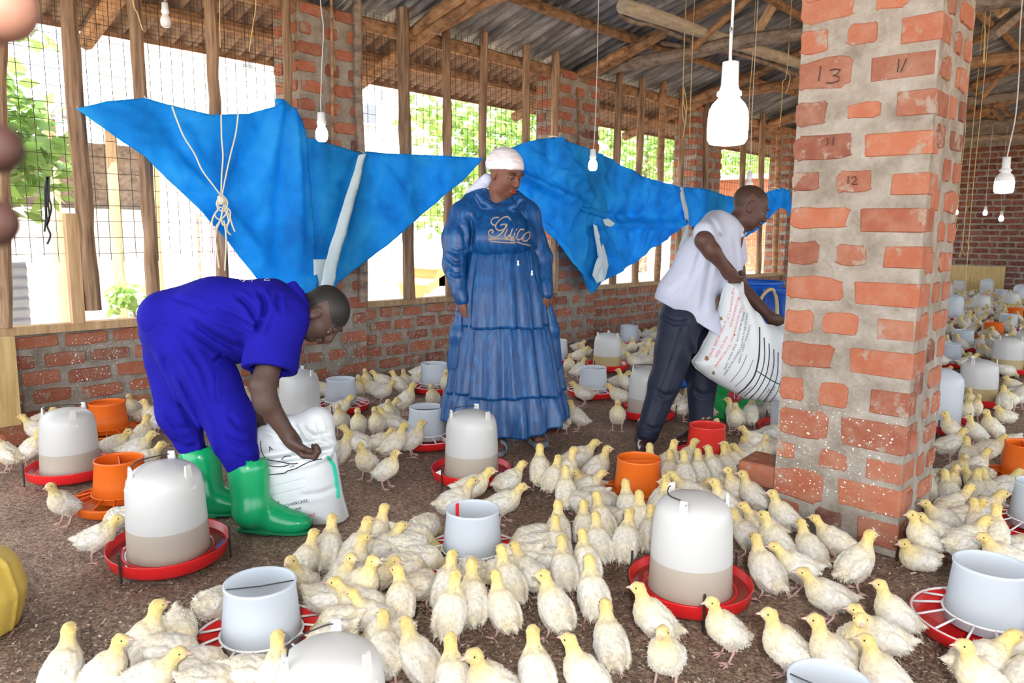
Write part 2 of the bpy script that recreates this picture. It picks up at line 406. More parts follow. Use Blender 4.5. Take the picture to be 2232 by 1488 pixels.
    MAT['grey_paint'] = m_plain('grey_paint', (.35, .37, .40), .5, .4, .1)
    MAT['pink_cloth'] = m_plain('pink_cloth', (.72, .50, .55), .9, .1, .1)
make_materials()
# ================================================================== SETTING
WX = -5.2            # inner face of the low brick wall
def struct(name, o): o['kind'] = 'structure'; return o

# ---- floor
mb = MB()
nx, ny = 40, 90
for j in range(ny + 1):
    for i in range(nx + 1):
        x = -5.3 + 10.3 * i / nx; y = -4 + 22.1 * j / ny
        mb.v.append((x, y, 0.012 * (noise.noise(Vector((x * 1.3, y * 1.3, 0))) - .1) - .008))
for j in range(ny):
    for i in range(nx):
        a = j * (nx + 1) + i; mb.f.append((a, a + 1, a + nx + 2, a + nx + 1)); mb.m.append(0)
floor = mb.obj('floor', MAT['litter'], smooth=True); struct('floor', floor)
# loose shavings on the floor, too many to count
V = []; Fc = []; Cc = []
pal = [(.36, .26, .18), (.28, .19, .13), (.20, .135, .095), (.46, .37, .27), (.32, .17, .12), (.13, .09, .07), (.24, .16, .115), (.54, .46, .37)]
crnd = random.Random(5)
n_ch = 0
while n_ch < 42000:
    px = crnd.uniform(-40, 2270); py = 560 + 960 * crnd.random() ** .8
    p = gr(px, py)
    if p[0] < -5.15 or p[1] > 12 or p[1] < .1: continue
    if -1.27 < p[0] < -.75 and 2.95 < p[1] < 3.42: continue
    n_ch += 1
    L = crnd.uniform(.002, .008); w = crnd.uniform(.0013, .0036); a = crnd.uniform(0, 6.283); h = .0015 + crnd.random() * .006
    if crnd.random() < .02: L *= 2.6; w *= .8
    u = np.array([math.cos(a), math.sin(a), crnd.uniform(-.35, .35)]) * L; q = np.array([-math.sin(a), math.cos(a), crnd.uniform(-.4, .4)]) * w
    c = np.array([p[0], p[1], h]); b = len(V)
    V += [c - u - q, c + u - q * .6, c + u * .9 + q, c - u * .8 + q]
    Fc.append((b, b + 1, b + 2, b + 3)); k = crnd.choice(pal); s_ = crnd.uniform(.6, 1.15); Cc += [tuple(x * s_ for x in k)] * 4
ch = link('wood_shavings', mesh('wood_shavings', V, Fc, MAT['chip'], cols=np.array(Cc)), floor)
tag(ch, 'loose brown and tan wood shavings strewn over the shed floor', kind='stuff')

# ---- bricks: a few irregular shapes, stretched and shared
def brick_mesh(name, seed, mat, n=10, jag=.05, e=.26):
    r = random.Random(seed); pts = []
    for k in range(n):
        a = 2 * math.pi * (k + .5) / n; ca, sa = math.cos(a), math.sin(a)
        y = .5 * math.copysign(abs(ca) ** e, ca); z = .5 * math.copysign(abs(sa) ** e, sa)
        w_ = .05 * math.sin(3 * a + seed) + .04 * math.sin(5 * a + 2 * seed)
        z *= 1 + w_ * (1 if jag > .06 else .4); y *= 1 - w_ * (.8 if jag > .06 else .3)
        pts.append((y * (1 + r.uniform(-jag, jag)), z * (1 + r.uniform(-jag * 1.6, jag * 1.2))))
    v = [(0, y, z) for y, z in pts] + [(.72, y, z) for y, z in pts] + [(1, y * .965, z * .92) for y, z in pts]
    f = []
    for lv in (0, 1):
        for k in range(n):
            k2 = (k + 1) % n; f.append((lv * n + k, lv * n + k2, (lv + 1) * n + k2, (lv + 1) * n + k))
    f.append(tuple(range(2 * n, 3 * n)))
    return mesh(name, v, f, mat)
BR = [brick_mesh('brick', 100 + i, MAT['brick'], 10, .055) for i in range(12)]
BRJ = [brick_mesh('brick', 200 + i, MAT['brick'], 22, .075, .34) for i in range(14)]
BRD = [brick_mesh('brick', 300 + i, MAT['brick_dark_shaded'], 8, .03) for i in range(6)]
def box_brick_mesh(seed, mat):
    bm = bmesh.new(); bmesh.ops.create_cube(bm, size=1); r = random.Random(seed)
    for v in bm.verts: v.co *= 1 + r.uniform(-.04, .02)
    bmesh.ops.bevel(bm, geom=bm.edges[:], offset=.05, segments=1, affect='EDGES')
    me = bpy.data.meshes.new('brick'); bm.to_mesh(me); bm.free(); me.materials.append(mat); return me
BXB = [box_brick_mesh(40 + i, MAT['brick']) for i in range(6)]
FACE = {'+x': 0.0, '-y': -math.pi / 2, '+y': math.pi / 2, '-x': math.pi}
def brick(parent, face, pos, L, H, D=.02, shapes=BR, tilt=None):
    """pos: centre of the brick on the mortar face"""
    n = Vector((1, 0, 0)); n.rotate(Matrix.Rotation(FACE[face], 3, 'Z'))
    o = link('brick', rnd.choice(shapes), parent, Vector(pos) - n * .010, (rnd.uniform(-.02, .02) if tilt is None else tilt, 0, FACE[face]), (D, L, H))
    return o

# ---- low brick wall on the left
w = MB(); w.box((WX - .09, 7.0, .245), (.09, 11.0, .325))
wall_left = w.obj('wall_left', MAT['mortar']); struct('wall_left', wall_left)
for c in range(5):
    y = -.62 + (c % 2) * .14
    while y < 14.2:
        L = rnd.uniform(.205, .25); z = .06 + c * .113 + rnd.uniform(-.008, .008)
        brick(wall_left, '+x', (WX, y + L / 2, z), L, rnd.uniform(.074, .09), rnd.uniform(.018, .027))
        y += L + rnd.uniform(.028, .055)

# ---- brick piers standing in that wall
def pier(name, y0, y1, seed, top=2.86):
    m = MB(); m.box((-5.31, (y0 + y1) / 2, top / 2), (.17, (y1 - y0) / 2, top / 2))
    p = m.obj(name, MAT['mortar']); struct(name, p); Wd = y1 - y0
    z = .07; c = 0
    while z < top - .03:
        if c % 2 == 0: segs = [(.0, .38), (.54, 1.0)]
        else: segs = [(.0, .22), (.38, .61), (.78, 1.0)]
        for a, b in segs:
            a += rnd.uniform(-.03, .03); b += rnd.uniform(-.03, .03)
            brick(p, '+x', (-5.14, y0 + Wd * (a + b) / 2, z + rnd.uniform(-.006, .006)), Wd * (b - a), rnd.uniform(.076, .092), .022, BRJ)
        if c % 2 == 0: brick(p, '-y', (-5.31, y0, z), .30, .085, .022)
        else:
            brick(p, '-y', (-5.21, y0, z), .12, .085, .022); brick(p, '-y', (-5.41, y0, z), .12, .085, .022)
        z += .138; c += 1
    return p
pier('wall_pier_1', 3.17, 3.74, 1); pier('wall_pier_2', 6.24, 6.90, 2); pier('wall_pier_3', 9.05, 9.72, 3); pier('wall_pier_4', 12.0, 12.6, 4)

# ---- the large free-standing pillar, its bricks where they are
PX0, PX1, PY0, PY1 = -1.255, -.772, 2.97, 3.40
m = MB(); m.box(((PX0 + PX1) / 2, (PY0 + PY1) / 2, 2.1), ((PX1 - PX0) / 2, (PY1 - PY0) / 2, 2.1))
pillar = m.obj('wall_pillar', MAT['mortar']); struct('wall_pillar', pillar)
S3 = 2.6827
PB = {(1400, 0): [(918, -60, 1250, 130), (1365, -80, 1560, 50), (912, 175, 1085, 315), (1200, 130, 1375, 260), (1510, 70, 1812, 250), (905, 345, 1225, 520), (1325, 300, 1750, 468), (900, 590, 1078, 740), (1198, 600, 1395, 690), (1485, 515, 1770, 680), (890, 785, 1225, 940), (1300, 765, 1710, 915), (880, 1005, 1035, 1120), (1140, 995, 1340, 1130), (1450, 1000, 1740, 1145), (870, 1205, 1210, 1340), (1270, 1210, 1675, 1365)],
      (1400, 500): [(848, 65, 1030, 200), (1130, 85, 1310, 210), (1405, 90, 1690, 235), (840, 275, 1170, 415), (1228, 305, 1660, 460), (832, 465, 1000, 600), (1058, 490, 1265, 620), (1365, 520, 1640, 660), (820, 655, 1120, 810), (1200, 700, 1590, 870), (805, 860, 945, 995), (1035, 900, 1205, 1045), (1325, 940, 1605, 1100), (795, 1045, 1085, 1210), (1148, 1110, 1550, 1305), (785, 1240, 890, 1335), (1030, 1295, 1195, 1405)],
      (1400, 950): [(1300, 140, 1540, 280), (765, 195, 1060, 370), (1130, 275, 1520, 450), (800, 375, 915, 460), (1005, 425, 1165, 540), (1250, 485, 1500, 650)]}
for (ox, oy), lst in PB.items():
    for (x0, y0, x1, y1) in lst:
        a = ony(ox + x0 / S3, oy + (y0 + y1) / 2 / S3, PY0); b = ony(ox + x1 / S3, oy + (y0 + y1) / 2 / S3, PY0)
        sl = (b[0] - a[0])
        zt = ony(ox + (x0 + x1) / 2 / S3, oy + y0 / S3, PY0)[2]; zb = ony(ox + (x0 + x1) / 2 / S3, oy + y1 / S3, PY0)[2]
        H = (zt - zb) * .93; xa = max(a[0], PX0 - .006); xb = b[0]; zc = (zt + zb) / 2
        if xb > PX1 - .03:   # a corner brick shows on the side face as well
            xb = PX1 + .004; Ls = rnd.uniform(.10, .2)
            link('brick', rnd.choice(BXB), pillar, ((xa + xb) / 2, PY0 - .005 + Ls / 2, zc), None, (xb - xa, Ls, H * 1.0))
        else:
            brick(pillar, '-y', ((xa + xb) / 2, PY0, zc), xb - xa, H * 1.06, .0145, BRJ, 0.0)
        if xa < PX0 + .02 and rnd.random() < .0: pass
for c in range(4):
    z = 2.12 + c * .115
    for a, b in ([(.03, .44), (.56, 1.0)] if c % 2 else [(.0, .24), (.37, .62), (.76, 1.0)]):
        brick(pillar, '-y', (PX0 + (PX1 - PX0) * (a + b) / 2, PY0, z), (PX1 - PX0) * (b - a), .085, .02, BRJ)
z = .09; c = 0
while z < 2.6:
    segs = [(.42, .62), (.74, .98)] if c % 2 == 0 else [(.12, .34), (.52, .96)]
    for a, b in segs:
        brick(pillar, '+x', (PX1, PY0 + (PY1 - PY0) * (a + b) / 2, z), (PY1 - PY0) * (b - a) * rnd.uniform(.8, 1), rnd.uniform(.07, .088), .018, BRJ)
    for a, b in ([(.05, .45), (.55, .95)] if c % 2 else [(.1, .3), (.4, .6), (.7, .9)]):
        brick(pillar, '-x', (PX0, PY0 + (PY1 - PY0) * (a + b) / 2, z), (PY1 - PY0) * (b - a), .08, .018, BRJ)
    z += .113; c += 1
# charcoal tally marks scrawled on the bricks: 13, 11, 12
def scrawl(name, strokes, r=.0022):
    s = MB()
    for st in strokes:
        s.tube([ony(1400 + x / S3, y / S3, PY0 - .0125) for x, y in st], r, 5)
    return s.obj(name, MAT['charcoal'], pillar)
scrawl('charcoal_mark', [[(1042, 385), (1038, 430), (1030, 475)], [(1095, 412), (1130, 402), (1158, 410), (1140, 430), (1115, 440), (1150, 448), (1150, 470), (1110, 485), (1075, 484)]])
scrawl('charcoal_mark', [[(1500, 345), (1498, 385), (1492, 420)], [(1545, 340), (1530, 380), (1508, 425)]])
scrawl('charcoal_mark', [[(1205, 1030), (1203, 1075)], [(1222, 1040), (1245, 1030), (1252, 1050), (1225, 1078), (1258, 1076)]])
scrawl('charcoal_mark', [[(1085, 805), (1080, 850)], [(1118, 800), (1114, 850)]])

# ---- far gable wall
FY = 18.0
m = MB(); m.box((-.5, FY + .1, 2.1), (5.0, .1, 2.3)); wall_back = m.obj('wall_back', MAT['brick_dark_shaded']); struct('wall_back', wall_back)
wall_back.data.materials.clear(); wall_back.data.materials.append(MAT['mortar'])
for c in range(25):
    x = -5.2 + (c % 2) * .16; z = .10 + c * .12
    while x < -1.75:
        L = rnd.uniform(.27, .31)
        brick(wall_back, '-y', (x + L / 2, FY, z), L, .088, .024, BRD); x += L + .035

# ---- open window bays: sawn sill, rough posts, wire netting
def pole(name, pts, r, mat, parent, n=9, seg=4, wob=.012, seed=0, taper=1.0):
    r_ = random.Random(seed + len(bpy.data.objects))
    P = []; pts = [np.asarray(p, float) for p in pts]
    Q = spline(pts, seg) if len(pts) > 2 else [pts[0] + (pts[1] - pts[0]) * k / seg for k in range(seg + 1)]
    R = []
    for k, p in enumerate(Q):
        w_ = 0 if k in (0, len(Q) - 1) else wob
        P.append(p + np.array([r_.uniform(-w_, w_) for _ in range(3)])); R.append(r * (1 + r_.uniform(-.09, .09)) * (1 + (taper - 1) * k / (len(Q) - 1)))
    return MB().tube(P, R, n).obj(name, mat, parent, smooth=False)
def bay(idx, y0, y1, posts, z_mesh=1.02):
    wi = empty('window_%d' % idx, (0, 0, 0), kind='structure')
    s = MB(); s.box((-5.16, (y0 + y1) / 2, .597), (.045, (y1 - y0) / 2, .025)); s.obj('sill', MAT['wood_sawn'], wi)
    s = MB(); s.box((-5.24, y0 + .02, .90), (.03, .025, .33)); s.obj('frame_board', MAT['wood_sawn'], wi)
    for (xa, ya, xb, yb, wpx, mt) in posts:
        X = -5.115
        a = onx(xa, ya, X); b = onx(xb, yb, X)
        if yb != 676: b = a + (b - a) * ((a[2] - .623) / (a[2] - b[2]))
        r = wpx * .5 * depth((a + b) / 2) / F_PX
        pole('window_post', [b, b + (a - b) * .33 + np.array([0, rnd.uniform(-.012, .012), 0]), b + (a - b) * .66 + np.array([0, rnd.uniform(-.012, .012), 0]), a], r, MAT[mt], wi, n=9, seg=5, wob=.004, taper=.96)
    g0 = MB(); X = -5.19
    class _G:
        def tube(s_, pts, r, n, cap=False):
            P = [np.asarray(p, float) for p in pts]; Q = []
            for a, b in zip(P[:-1], P[1:]):
                m_ = max(1, int(np.linalg.norm(b - a) / .22)); Q += [a + (b - a) * k_ / m_ for k_ in range(m_)]
            g0.tube(Q + [P[-1]], r, n, cap=False)
    g = _G()
    y = y0
    while y < y1:
        dy = rnd.uniform(-.006, .006)
        g.tube([(X, y + dy, z_mesh + rnd.uniform(-.03, .03)), (X + rnd.uniform(-.004, .004), y + rnd.uniform(-.006, .006), 2.2), (X, y, 2.95)], .0026, 3, cap=False); y += .075
    z = z_mesh + .03
    while z < 2.5:
        g.tube([(X, y0, z), (X, (y0 + y1) / 2, z - .006), (X, y1, z)], .0021, 3, cap=False); z += .10
    y = y0
    while y < y1:
        g.tube([(X - .01, y, 2.28), (X - .01, y + .012, 2.98)], .0011, 3, cap=False); y += .026
    z = 2.28
    while z < 2.98:
        g.tube([(X - .01, y0, z), (X - .01, y1, z)], .0011, 3, cap=False); z += .028
    g0.obj('wire_netting', MAT['mesh_wire'], wi)
    return wi
WP, WR, WG = 'wood_post', 'wood_roof', 'wood_grey'
b1 = bay(1, -.6, 3.15, [(2, -30, 12, 740, 26, WP), (148, -30, 204, 676, 36, WP), (290, -30, 335, 640, 30, WP), (458, -30, 486, 640, 26, WP), (622, -30, 634, 640, 20, WP)])
s = MB(); a = onx(152, 465, -5.13); b = onx(178, 700, -5.13); s.box((-5.13, (a[1] + b[1]) / 2 - .01, (a[2] + .62) / 2), (.03, .035, (a[2] - .62) / 2)); s.obj('prop_board', MAT['wood_sawn'], b1)
bay(2, 3.75, 6.22, [(778, -20, 792, 640, 20, WG), (876, 18, 892, 655, 28, WP), (972, 40, 980, 650, 20, WP), (1056, 37, 1050, 640, 18, WP), (1147, 93, 1143, 640, 17, WP), (1212, 88, 1206, 640, 18, WP)])
bay(3, 6.91, 9.04, [(1352, 150, 1335, 622, 17, WP), (1402, 148, 1384, 620, 16, WP), (1447, 163, 1432, 617, 15, WR), (1488, 178, 1478, 612, 13, WP)])
bay(4, 9.73, 11.98, [(1540, 200, 1536, 610, 12, WP), (1622, 225, 1612, 604, 13, WP), (1663, 245, 1652, 602, 13, WP), (1698, 285, 1688, 600, 13, WR)])

b5 = bay(5, 12.6, 15.1, []); b6 = bay(6, 15.7, 17.95, []); pier('wall_pier_5', 15.1, 15.7, 5)
for bb, ys in ((b5, (13.1, 13.6, 14.1, 14.6)), (b6, (16.2, 16.7, 17.2, 17.7))):
    for y in ys: pole('window_post', [(-5.115, y, .623), (-5.115, y + rnd.uniform(-.02, .02), 1.7), (-5.115, y, 2.85)], .04, MAT['wood_post'], bb, n=8, wob=.006)
# ---- roof: corrugated sheets on pole trusses
ceiling = empty('ceiling', (0, 0, 0), kind='structure')
yy = -3.5
while yy < 18:
    MB().box((-6.19, yy + 1.35, 2.985 - .32 * .99 - .012), (.012, 1.36, .042)).obj('fascia_board', MAT['wood_roof'], ceiling); yy += 2.72
RS = .32
def zroof(x): return 2.985 + RS * (x + 5.2) if x <= -1.0 else 2.985 + RS * 4.2 - RS * (x + 1.0)
def sheet_mesh(x0, x1, wy=.84, pitch=.125, amp=.027, mat='tin'):
    nseg = int(wy / pitch * 6); nx_ = max(2, int((x1 - x0) / .22)); v = []; f = []; K_ = 2 * (nx_ + 1)
    for k in range(nseg + 1):
        y = wy * k / nseg; dz = amp * math.cos(2 * math.pi * y / pitch)
        for th in (0, .0012):
            for q in range(nx_ + 1):
                x = x0 + (x1 - x0) * q / nx_; v.append((x, y, zroof(x) + dz + th))
    for k in range(nseg):
        for q in range(nx_):
            a = K_ * k + q; f.append((a, a + 1, a + K_ + 1, a + K_)); b = a + nx_ + 1; f.append((b, b + K_, b + K_ + 1, b + 1))
    return mesh('roof_sheet', v, f, MAT[mat], True)
for (x0, x1, lift) in ((-6.2, -5.42, -.012), (-5.54, -3.4, 0), (-3.55, -.98, .01), (-1.02, 1.6, .01), (1.45, 4.1, 0)):
    me = sheet_mesh(x0, x1, mat='tin_rust' if x0 < -6 else 'tin'); y = -3.6
    while y < 18.3:
        link('roof_sheet', me, ceiling, (0, y, lift + rnd.uniform(0, .006))); y += .80
def rz(x, below): return zroof(x) - below
k = 0
for x in (-5.75, -4.52, -3.45, -2.35, -1.35, -.6, .5, 1.6, 2.8, 3.7):
    y = -3.5
    while y < 18:
        L = rnd.uniform(2.6, 3.4); y2 = min(y + L, 18.0)
        pole('purlin', [(x + rnd.uniform(-.05, .05), y - .15, rz(x, .062)), (x, (y + y2) / 2, rz(x, .066)), (x + rnd.uniform(-.05, .05), y2 + .1, rz(x, .062))], rnd.uniform(.036, .048), MAT['wood_roof'], ceiling, n=8, wob=.006); y = y2
y = -3.5
while y < 18:
    y2 = min(y + 2.9, 18)
    pole('wall_plate', [(-5.22, y - .1, 2.862), (-5.20, (y + y2) / 2, 2.845), (-5.22, y2 + .1, 2.855)], .058, MAT['wood_roof'], ceiling, n=10, wob=.006); y = y2
TR = [-.2, 2.05, 4.36, 6.62, 8.85, 11.25, 13.6, 15.7]
for ti, Y in enumerate(TR):
    w = 'wood_roof'
    pole('rafter', [(-6.15, Y, rz(-6.15, .15)), (-3.4, Y + .03, rz(-3.4, .155)), (-1.0, Y, rz(-1, .15))], .06, MAT[w], ceiling, n=8, wob=.008)
    pole('rafter', [(-1.0, Y + .1, rz(-1, .15)), (1.5, Y + .07, rz(1.5, .155)), (4.0, Y + .1, rz(4, .15))], .06, MAT[w], ceiling, n=8, wob=.008)
    bow = .0
    tm = 'wood_roof' if ti in (2,) else 'wood_grey' if ti != 4 else 'wood_roof'
    yo = .16
    pole('tie_beam', [(-5.32, Y + yo, 2.93), (-4.2, Y + yo - .02, 2.96 + (.10 if ti == 2 else .0)), (-2.9, Y + yo + .02, 2.97), (-1.0, Y + yo, 2.95)], .062, MAT[tm], ceiling, n=10, wob=.012)
    pole('tie_beam', [(-1.25, Y + yo + .1, 2.98), (1.2, Y + yo + .13, 2.96), (4.0, Y + yo + .1, 2.93)], .062, MAT[tm], ceiling, n=10, wob=.012)
    for (xa, xb) in ((-3.9, -3.1), (-2.6, -3.05), (-2.4, -1.75), (-1.05, -1.1), (.6, 1.2), (1.8, 1.3), (2.9, 2.4)):
        pole('web_pole', [(xa, Y + .08, 2.97), (xb, Y + .08, rz(xb, .17))], .036, MAT['wood_roof'], ceiling, n=7, wob=.008)
    # bird-mouth brace just inside the wall plate
    pole('brace', [(-5.15, Y - .08, 2.87), (-4.55, Y - .09, rz(-4.55, .17))], .045, MAT['wood_roof'], ceiling, n=7)
# pale split trunk laid over the ties, and crooked thin poles beside it
a = gr(1356, 12, 3.10); b = gr(1740, 138, 3.10); d_ = (b - a)
pole('pale_trunk', [a, a + d_ * .5, b, b + d_ * .5], .062, MAT['wood_pale'], ceiling, n=14, wob=.004, taper=.85)
pole('crooked_pole', [gr(1352, 32, 3.06), gr(1385, 48, 3.05), gr(1430, 55, 3.06), gr(1500, 88, 3.06), gr(1560, 106, 3.05), gr(1640, 128, 3.05), gr(1735, 162, 3.05)], .024, MAT['wood_grey'], ceiling, n=8, wob=.006)
pole('crooked_pole', [gr(1440, 92, 3.12), gr(1480, 100, 3.1), gr(1530, 108, 3.1), gr(1600, 118, 3.1)], .022, MAT['wood_grey'], ceiling, n=8, wob=.006)
pole('hanging_batten', [gr(1685, 12, 3.25), gr(1630, 106, 2.93)], .04, MAT['wood_sawn'], ceiling, n=5, wob=.0)
pole('broken_batten', [gr(2150, -20, 3.2), gr(2188, 30, 3.0)], .055, MAT['wood_sawn'], ceiling, n=5, wob=.0)
pole('broken_batten', [gr(2222, 30, 3.05), gr(2165, 78, 2.86)], .05, MAT['wood_grey'], ceiling, n=5, wob=.0)

# right-hand low wall, only a plain run beyond the picture's edge
m = MB(); m.box((4.6, 7.0, .3), (.09, 11.0, .3)); wr = m.obj('wall_right', MAT['mortar']); struct('wall_right', wr)

# ================================================================== OUTSIDE
m = MB(); m.box((-62.0, 20, -.16), (56.6, 110, .02)); yd = m.obj('floor_yard', MAT['yard']); struct('floor_yard', yd)
m = MB(); m.box((64.0, 20, -.16), (58.6, 110, .02)); yd = m.obj('floor_yard_beyond', MAT['yard']); struct('floor_yard_beyond', yd)

def bld(name, label, X, xa, xb, base_y, ztop, wins, mat='plaster', dx=4.0):
    a = onx(xa, base_y, X)[1]; b = onx(xb, base_y, X)[1]
    e = empty(name, (X, (a + b) / 2, -.14), label=label, cat='building')
    s = MB(); s.box((-dx / 2, 0, ztop / 2), (dx / 2, (b - a) / 2, ztop / 2)); s.obj('wall', MAT[mat], e)
    s = MB(); s.box((-dx / 2, 0, ztop + .08), (dx / 2 + .4, (b - a) / 2 + .4, .08)); s.obj('roof', MAT['galv'], e)
    for (x0, y0, x1, y1) in wins:
        p = onx(x0, y0, X); q = onx(x1, y1, X)
        c = (p + q) / 2 - np.array([X, (a + b) / 2, -.14]); hy = abs(q[1] - p[1]) / 2; hz = abs(q[2] - p[2]) / 2
        s = MB(); s.box((.02, c[1], c[2]), (.05, hy + .06, hz + .06)); fr = s.obj('window', MAT['plaster'], e)
        s = MB(); s.box((.05, c[1], c[2]), (.04, hy, hz)); s.obj('pane', MAT['win_dark'], fr)
    return e
bld('house', 'pale rendered two-storey house with small dark windows beyond the netting', -19.0, 330, 930, 250, 7.6,
    [(525, 108, 546, 148), (572, 118, 602, 142), (788, 226, 815, 270), (868, 235, 888, 266), (640, 180, 660, 210)])
bld('brick_outbuilding', 'red brick outbuilding across the yard seen past the bowed man', -12.5, 1655, 1840, 500, 3.4, [], 'brick', 3.0)
# open shed in the yard
e = empty('yard_shed', (-9.2, 0, -.14), label='open timber shed with a wavy metal roof behind the leftmost posts', cat='shed')
def L(o, p): return np.asarray(p) - np.asarray(o.location)
s = MB(); ya = onx(60, 290, -9.0)[1]; yb = onx(330, 290, -9.0)[1]
for kk in range(14):
    y = ya + (yb + .6 - ya) * kk / 13
    s.tube([L(e, (-8.7, y, 2.33)), L(e, (-10.8, y, 2.75))], .045, 6)
s.box(L(e, (-9.75, (ya + yb) / 2 + .3, 2.56)), (1.1, (yb - ya) / 2 + .35, .02), Matrix.Rotation(math.atan(.2), 3, 'Y'))
s.obj('shed_roof', MAT['galv'], e)
s = MB(); s.box(L(e, (-10.6, (ya + yb) / 2 + .3, 1.85)), (.05, (yb - ya) / 2 + .3, .42)); s.obj('back_boarding', MAT['wood_grey'], e)
for px in (112, 244, 330):
    p = onx(px, 330, -8.9); pole('shed_post', [L(e, (p[0], p[1], -.1)), L(e, (p[0], p[1], 2.3))], .055, MAT['wood_sawn'], e)
s = MB(); s.box(L(e, (-10.55, (ya + yb) / 2 + .3, .7)), (.08, (yb - ya) / 2 + .3, .75)); s.obj('low_wall', MAT['plaster'], e)

def foliage(name, label, blobs, n, leaf, seed, trunk=None, cat='tree'):
    r = random.Random(seed); V = []; Fc = []; Cc = []
    e = empty(name, trunk[0] if trunk else blobs[0][0], label=label, cat=cat)
    o0 = np.asarray(e.location)
    tot = sum(b[1] ** 2 for b in blobs)
    for c, R in blobs:
        for _ in range(int(n * R * R / tot)):
            d = np.array([r.gauss(0, 1) for _ in range(3)]); d /= np.linalg.norm(d)
            p = np.asarray(c) + d * R * (r.random() ** .45) * np.array([1, 1, .85]) - o0
            u = np.array([r.gauss(0, 1), r.gauss(0, 1), r.gauss(0, .5) - .4]); u /= np.linalg.norm(u); q = np.cross(u, [r.gauss(0, 1), r.gauss(0, 1), r.gauss(0, 1)]); q /= np.linalg.norm(q) + 1e-9
            s = leaf * r.uniform(.6, 1.3); b = len(V)
            V += [p, p + u * s * .5 + q * s * .26, p + u * s, p + u * s * .5 - q * s * .26]; Fc.append((b, b + 1, b + 2, b + 3))
            g = r.uniform(.6, 1.2); Cc += [(.30 * g, .47 * g * r.uniform(.9, 1.1), .13 * g)] * 4
    f = link('foliage', mesh('foliage', V, Fc, MAT['leaf'], cols=np.array(Cc)), e)
    f['kind'] = 'stuff'
    if trunk:
        pole('trunk', [np.zeros(3), (np.asarray(trunk[1]) - np.asarray(trunk[0])) * .5 + np.array([.05, .04, 0]), np.asarray(trunk[1]) - np.asarray(trunk[0])], trunk[2], MAT['wood_grey'], e, taper=.5)
    return e
def T(px, py, X): return onx(px, py, X)
def gnd(p): return (p[0], p[1], -.14)
foliage('broadleaf_tree', 'bright broadleaf tree crowding the left edge behind the netting', [(T(10, 210, -6.6), .34), (T(40, 290, -6.6), .34), (T(60, 350, -6.6), .36), (T(20, 400, -6.6), .34), (T(-60, 300, -6.7), .5), (T(60, 75, -6.9), .12)], 560, .17, 3, (gnd(T(-30, 600, -6.7)), T(-20, 250, -6.7), .05))
foliage('shrub', 'small leafy shrub low outside the leftmost window', [(T(285, 655, -7.2), .2), (T(270, 640, -7.2), .15)], 110, .1, 4, (gnd(T(285, 720, -7.2)), T(285, 660, -7.2), .02), 'shrub')
foliage('yard_tree', 'tall pale green tree seen between the first and second brick piers', [(T(950, 250, -14), .9), (T(1040, 280, -14), 1.2), (T(1130, 300, -14), 1.1), (T(1000, 380, -14), 1.0), (T(960, 450, -14), .8), (T(1150, 240, -14), .9), (T(1100, 380, -14), 1.1)], 2300, .28, 6, (gnd(T(1050, 600, -14)), T(1050, 330, -14), .16))
foliage('yard_tree', 'green tree filling the window bay beyond the second brick pier', [(T(1330, 300, -15), 1.0), (T(1420, 320, -15), 1.5), (T(1470, 350, -15), 1.3), (T(1380, 420, -15), 1.5), (T(1480, 280, -15), 1.0)], 2300, .3, 7, (gnd(T(1400, 600, -15)), T(1410, 330, -15), .18))
foliage('yard_tree', 'farthest green tree glimpsed behind the head of the bowed man', [(T(1600, 360, -19), 1.8), (T(1640, 330, -19), 1.6), (T(1690, 370, -19), 1.8)], 1500, .36, 8, (gnd(T(1640, 560, -19)), T(1640, 360, -19), .18))
# corrugated sheet leaning outside
e = empty('leaning_metal_sheet', gnd(T(40, 680, -6.2)), label='corrugated metal sheet standing upright outside the leftmost window', cat='metal sheet')
s = MB(); p0 = T(20, 680, -6.2); p1 = T(66, 680, -6.2); v = []; f = []; nn = 60
for kk in range(nn + 1):
    z = 1.1 * kk / nn; off = .012 * math.cos(2 * math.pi * z / .075)
    for yy in (p0[1] - .25, p1[1]):
        v.append((off, yy - e.location[1], z)); v.append((off - .002, yy - e.location[1], z))
for kk in range(nn):
    a = kk * 4; f += [(a, a + 2, a + 6, a + 4), (a + 1, a + 5, a + 7, a + 3)]
s.add(v, f); s.obj('sheet', MAT['galv'], e, smooth=True)
s = MB(); s.tube([(-.05, p0[1] - .1 - e.location[1], 0), (-.05, p0[1] - .1 - e.location[1], 1.15)], .03, 6); s.obj('stake', MAT['wood_grey'], e)
# small orange yard vehicle
p = T(962, 640, -7.6); e = empty('yard_vehicle', gnd(p), label='small orange and white yard vehicle parked outside beside the woman', cat='vehicle')
s = MB(); s.box((0, .15, .72), (.35, .5, .16)); s.box((.05, -.32, .66), (.3, .2, .1), Matrix.Rotation(.4, 3, 'X')); s.obj('body', MAT['orange_paint'], e)
s = MB(); s.box((0, -.05, .93), (.33, .36, .06)); s.obj('bonnet', MAT['plaster'], e)
s = MB(); s.box((.28, .38, .88), (.1, .3, .13)); s.obj('side_box', MAT['grey_paint'], e)
s = MB(); s.tube(spline([(.2, -.05, .95), (.2, -.08, 1.2), (.2, .02, 1.32), (.2, .45, 1.33), (.2, .55, 1.2), (.2, .57, .9)], 5), .02, 8); s.obj('roll_hoop', MAT['galv'], e)
for yy in (-.28, .5):
    s = MB(); s.tube([(.42, yy, .33), (.26, yy, .33)], .33, 18); s.obj('wheel', MAT['grey_paint'], e)
